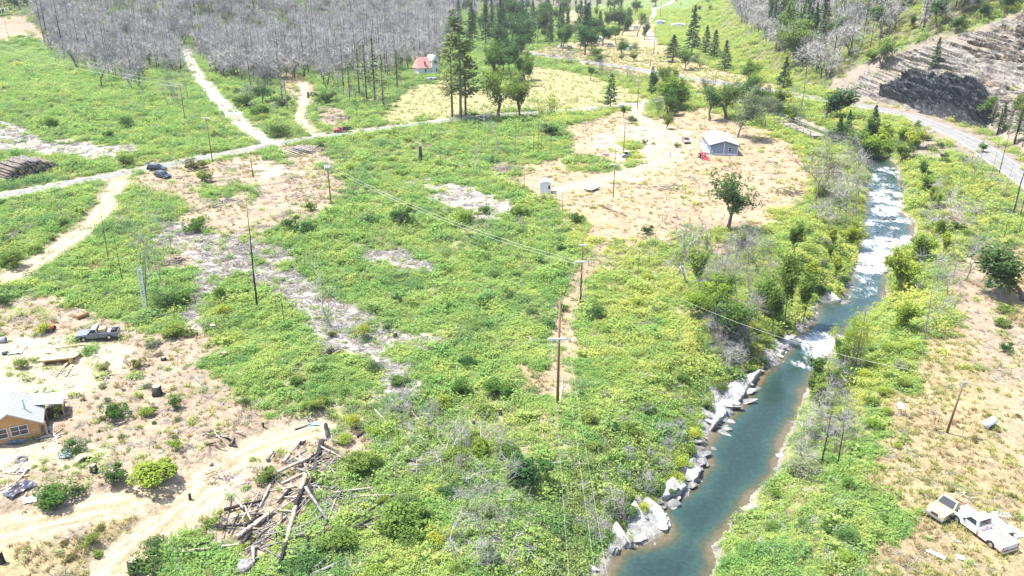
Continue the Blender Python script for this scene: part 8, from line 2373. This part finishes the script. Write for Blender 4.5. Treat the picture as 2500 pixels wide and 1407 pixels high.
def ring(px, py, R_, r, label, m, name, cat, tilt=.3):
    p = G(px, py); n = 18; k = 8; vs, fs = [], []
    for i in range(n):
        a = 6.283 * i / n
        for j in range(k):
            b = 6.283 * j / k; vs.append(((R_ + r * math.cos(b)) * math.cos(a), (R_ + r * math.cos(b)) * math.sin(a), r + r * math.sin(b)))
    for i in range(n):
        for j in range(k):
            fs.append((i * k + j, ((i + 1) % n) * k + j, ((i + 1) % n) * k + (j + 1) % k, i * k + (j + 1) % k))
    mb = MB(); mb.smooth = True; mb.add(vs, fs); o = mb.build(name, m); o.location = p + Vector((0, 0, .05)); o.rotation_euler = (tilt, .1, .4); tag(o, label, cat)
ring(54, 1126, .42, .15, 'old grey tyre lying below the cabin', mat('dusty_rubber', (.12, .12, .13), .9), 'old_tyre', 'tyre', .25)

def sheet(px, py, w, h, m, label, name, cat, lump=.25, rz=0.0, seed=1):
    p = G(px, py); n = 12; rng = np.random.default_rng(seed); vs, fs = [], []
    c, s = math.cos(rz), math.sin(rz)
    for i in range(n):
        for j in range(n):
            u, v = (i / (n - 1) - .5) * w, (j / (n - 1) - .5) * h
            e = .12 * float(vn(np.array([i * .9]), np.array([j * .9]), seed)[0])
            x, y = p.x + u * c - v * s + rng.normal() * .03, p.y + u * s + v * c + rng.normal() * .03
            vs.append((x - p.x, y - p.y, Z(x, y) - p.z + .05 + lump * float(fbm(np.array([i * .45]), np.array([j * .45]), seed, 3)[0])))
    for i in range(n - 1):
        for j in range(n - 1):
            a = i * n + j; fs.append((a, a + n, a + n + 1, a + 1))
    mb = MB(); mb.add(vs, fs); o = mb.build(name, m); o.location = p; tag(o, label, cat)
sheet(48, 1196, 1.5, 2.6, mat('black_tarp', (.05, .055, .075), .35, var=.2), 'crumpled dark tarp left of the biggest bush', 'tarp', 'tarp', .5, -.5, 3)
sheet(765, 1038, 1.3, .6, mat('blue_tarp', (.22, .38, .50), .5, var=.15), 'small blue tarp beside the charred log', 'tarp', 'tarp', .2, .3, 4)
sheet(163, 1110, 1.2, 1.6, mat('mint_sheet', (.50, .58, .54), .5, var=.08), 'pale mint sheet left of the bush below the cabin', 'plastic_sheet', 'sheet', .25, .2, 5)
sheet(74, 1222, 1.2, .6, WHITEW, 'white sheet left of the biggest bush', 'plastic_sheet', 'sheet', .2, .4, 6)
sheet(28, 1150, 1.1, .9, mat('yellow_cloth', (.52, .50, .22), .8, var=.1), 'pale yellow cloth in the clutter below the cabin', 'cloth', 'cloth', .25, .1, 7)
sheet(58, 1152, .9, .8, mat('grey_cloth', (.30, .30, .32), .8, var=.15), 'grey cloth in the clutter below the cabin', 'cloth', 'cloth', .35, .1, 8)
sheet(38, 862, 1.6, 1.0, WHITEW, 'white sheet on the sandy pad at the left', 'plastic_sheet', 'sheet', .3, .3, 9)
sheet(122, 1176, .9, .7, mat('grey_cloth', (.30, .30, .32), .8), 'grey cloth thrown over the biggest bush', 'cloth', 'cloth', .2, .2, 10) if False else None
sheet(40, 1084, 1.8, .7, mat('slate_tarp', (.17, .18, .21), .6, var=.2), 'grey tarp under the cabin windows', 'tarp', 'tarp', .45, .1, 11)
def curved_panel():
    p = G(205, 1122); t = thing('curved_panel', 'tipped brown panel beside the bush below the cabin', 'panel', p, .7)
    BP = mat('brown_panel', (.40, .27, .20), .6, var=.15)
    mb = MB(); pr = [(-.9 + .3 * i, .1 + .45 * math.sin(i * .52)) for i in range(7)]; pr = pr + [(x, z - .05) for x, z in pr[::-1]]; mb.prism(pr, -.5, .5); mb.build('panel', BP, t)
    mb = MB(); mb.prism([(-.9, -.1), (.9, -.1), (.9, .1), (-.9, .06)], -.45, -.41); mb.build('rib', BLACKP, t)
curved_panel()
def quadbike():
    p = G(118, 808); t = thing('quad_bike', 'red machine with black wheels beside the stone heap', 'quad bike', p, .1); RD = paint('quad_red', (.42, .06, .06), .5, .15)
    mb = MB(); mb.box(-.7, .8, -.28, .28, .4, .7, .08, .05); mb.build('body', RD, t, bevel=.04); mb = MB(); mb.box(-.6, .0, -.18, .18, .71, .88, .04, .03); mb.build('seat', BLACKP, t)
    for x in (-.6, .65):
        for s in (-1, 1):
            wheel(t, x, s * .45, .28, .22)
            mb = MB(); mb.box(x - .32, x + .32, s * .45 - .14, s * .45 + .14, .60, .65); mb.build('mudguard', RD, t)
    mb = MB(); mb.tube([(.35, -.35, 1.0), (.45, 0, .95), (.35, .35, 1.0)], .025, 5); mb.build('handlebar', BLACKP, t)
quadbike()
def drum(px, py, r, L, m, label, rz=.6, name='steel_drum'):
    p = G(px, py); t = thing(name, label, 'drum', p + Vector((0, 0, r * .9)), rz)
    mb = MB(); mb.smooth = True; mb.tube([(-L / 2, 0, 0), (L / 2, 0, 0)], r, 12); mb.sm = [len(f) < 5 for f in mb.f]; b = mb.build('drum_body', m, t)
    for x in (-.48, -.16, .16, .48):
        mb = MB(); mb.tube([(x * L - .02, 0, 0), (x * L + .02, 0, 0)], r * 1.05, 12); mb.build('hoop', m, b)
drum(202, 776, .35, 1.7, mat('rusty_tank', (.26, .13, .06), .8, var=.3), 'rusty brown tank lying at the brush edge above the grey pickup', 1.0, 'rusty_tank')
drum(14, 866, .25, .7, mat('dark_bin', (.06, .07, .08), .6), 'dark drum lying on the sandy pad at the left', .4)
drum(6, 836, .4, 1.0, mat('grey_metal_scrap', (.30, .31, .34), .5, var=.2), 'grey metal tank cut by the left edge above the sandy pad', .1, 'metal_tank')
SCR = [mat('scrap_wood_a', (.42, .34, .25), .85, var=.25), mat('scrap_wood_b', (.30, .25, .21), .85, var=.3), mat('scrap_wood_c', (.50, .44, .36), .85, var=.2)]
def scraps(px, py, n, rx, ry, label, group, Lr=(.8, 2.2)):
    rng = random.Random(n + px)
    for i in range(n):
        q = G(px + rng.uniform(-rx, rx), py + rng.uniform(-ry, ry)); L = rng.uniform(*Lr) / 2
        mb = MB(); mb.box(-L, L, -.07, .07, -.025, .025); o = mb.build('scrap_board', SCR[i % 3]); o.location = q + Vector((0, 0, .07)); o.rotation_euler = (rng.uniform(-.1, .1), rng.uniform(-.1, .1), rng.uniform(0, 3.14)); tag(o, label, 'board', group)
scraps(125, 1062, 22, 26, 20, 'scrap board strewn beside the cabin steps', 'scrap boards beside the cabin')
scraps(40, 1180, 16, 34, 40, 'scrap board in the clutter around the dark tarp', 'scrap boards around the dark tarp')
scraps(160, 910, 10, 26, 10, 'scrap board in front of the dugout', 'scrap boards in front of the dugout')
scraps(125, 975, 10, 40, 14, 'scrap board on the sand behind the cabin', 'scrap boards behind the cabin', (.5, 1.4))
scraps(1750, 452, 10, 30, 8, 'pale scrap board lying in the yard by the lone oak', 'scrap boards by the lone oak', (1.5, 3))
scraps(690, 886, 5, 14, 8, 'pale board of the fallen frame in the brush', 'boards of the fallen frame', (1.5, 2.6))
# ------------------------------------------------------------------ thin haze added to lift the blacks: one even box round the whole site
hz = MB(); hz.box(-6400, 6400, -6400, 6400, -10, 320)
hm, hnt, hout = newmat('added_haze')
hv = N(hnt, 'ShaderNodeVolumePrincipled'); hv.inputs['Color'].default_value = (.93, .96, 1, 1); hv.inputs['Density'].default_value = .00009
hnt.links.new(hv.outputs[0], hout.inputs['Volume'])
ho = hz.build('haze', hm); ho['kind'] = 'stuff'; ho['label'] = 'thin pale haze'

# ------------------------------------------------------------------ small sets of look-alikes are told apart by their order
ORD = ['first', 'second', 'third', 'fourth', 'fifth', 'sixth', 'seventh', 'eighth', 'ninth', 'tenth', 'eleventh', 'twelfth']
by = {}
for o in SC.objects:
    if o.parent is None and o.get('category') and o.get('group'):
        by.setdefault(o['label'], []).append(o)
for lab, os_ in by.items():
    if 2 <= len(os_) <= 12 and 'forest' not in lab:
        bpy.context.view_layer.update()
        ps = [project(np.array([o.location.x]), np.array([o.location.y]), np.array([o.location.z]))[0][0] for o in os_]
        for i, k in enumerate(np.argsort(ps)):
            n = ORD[i] + ' from the left'
            if len(lab.split()) <= 12:
                os_[k]['label'] = lab + ', ' + n
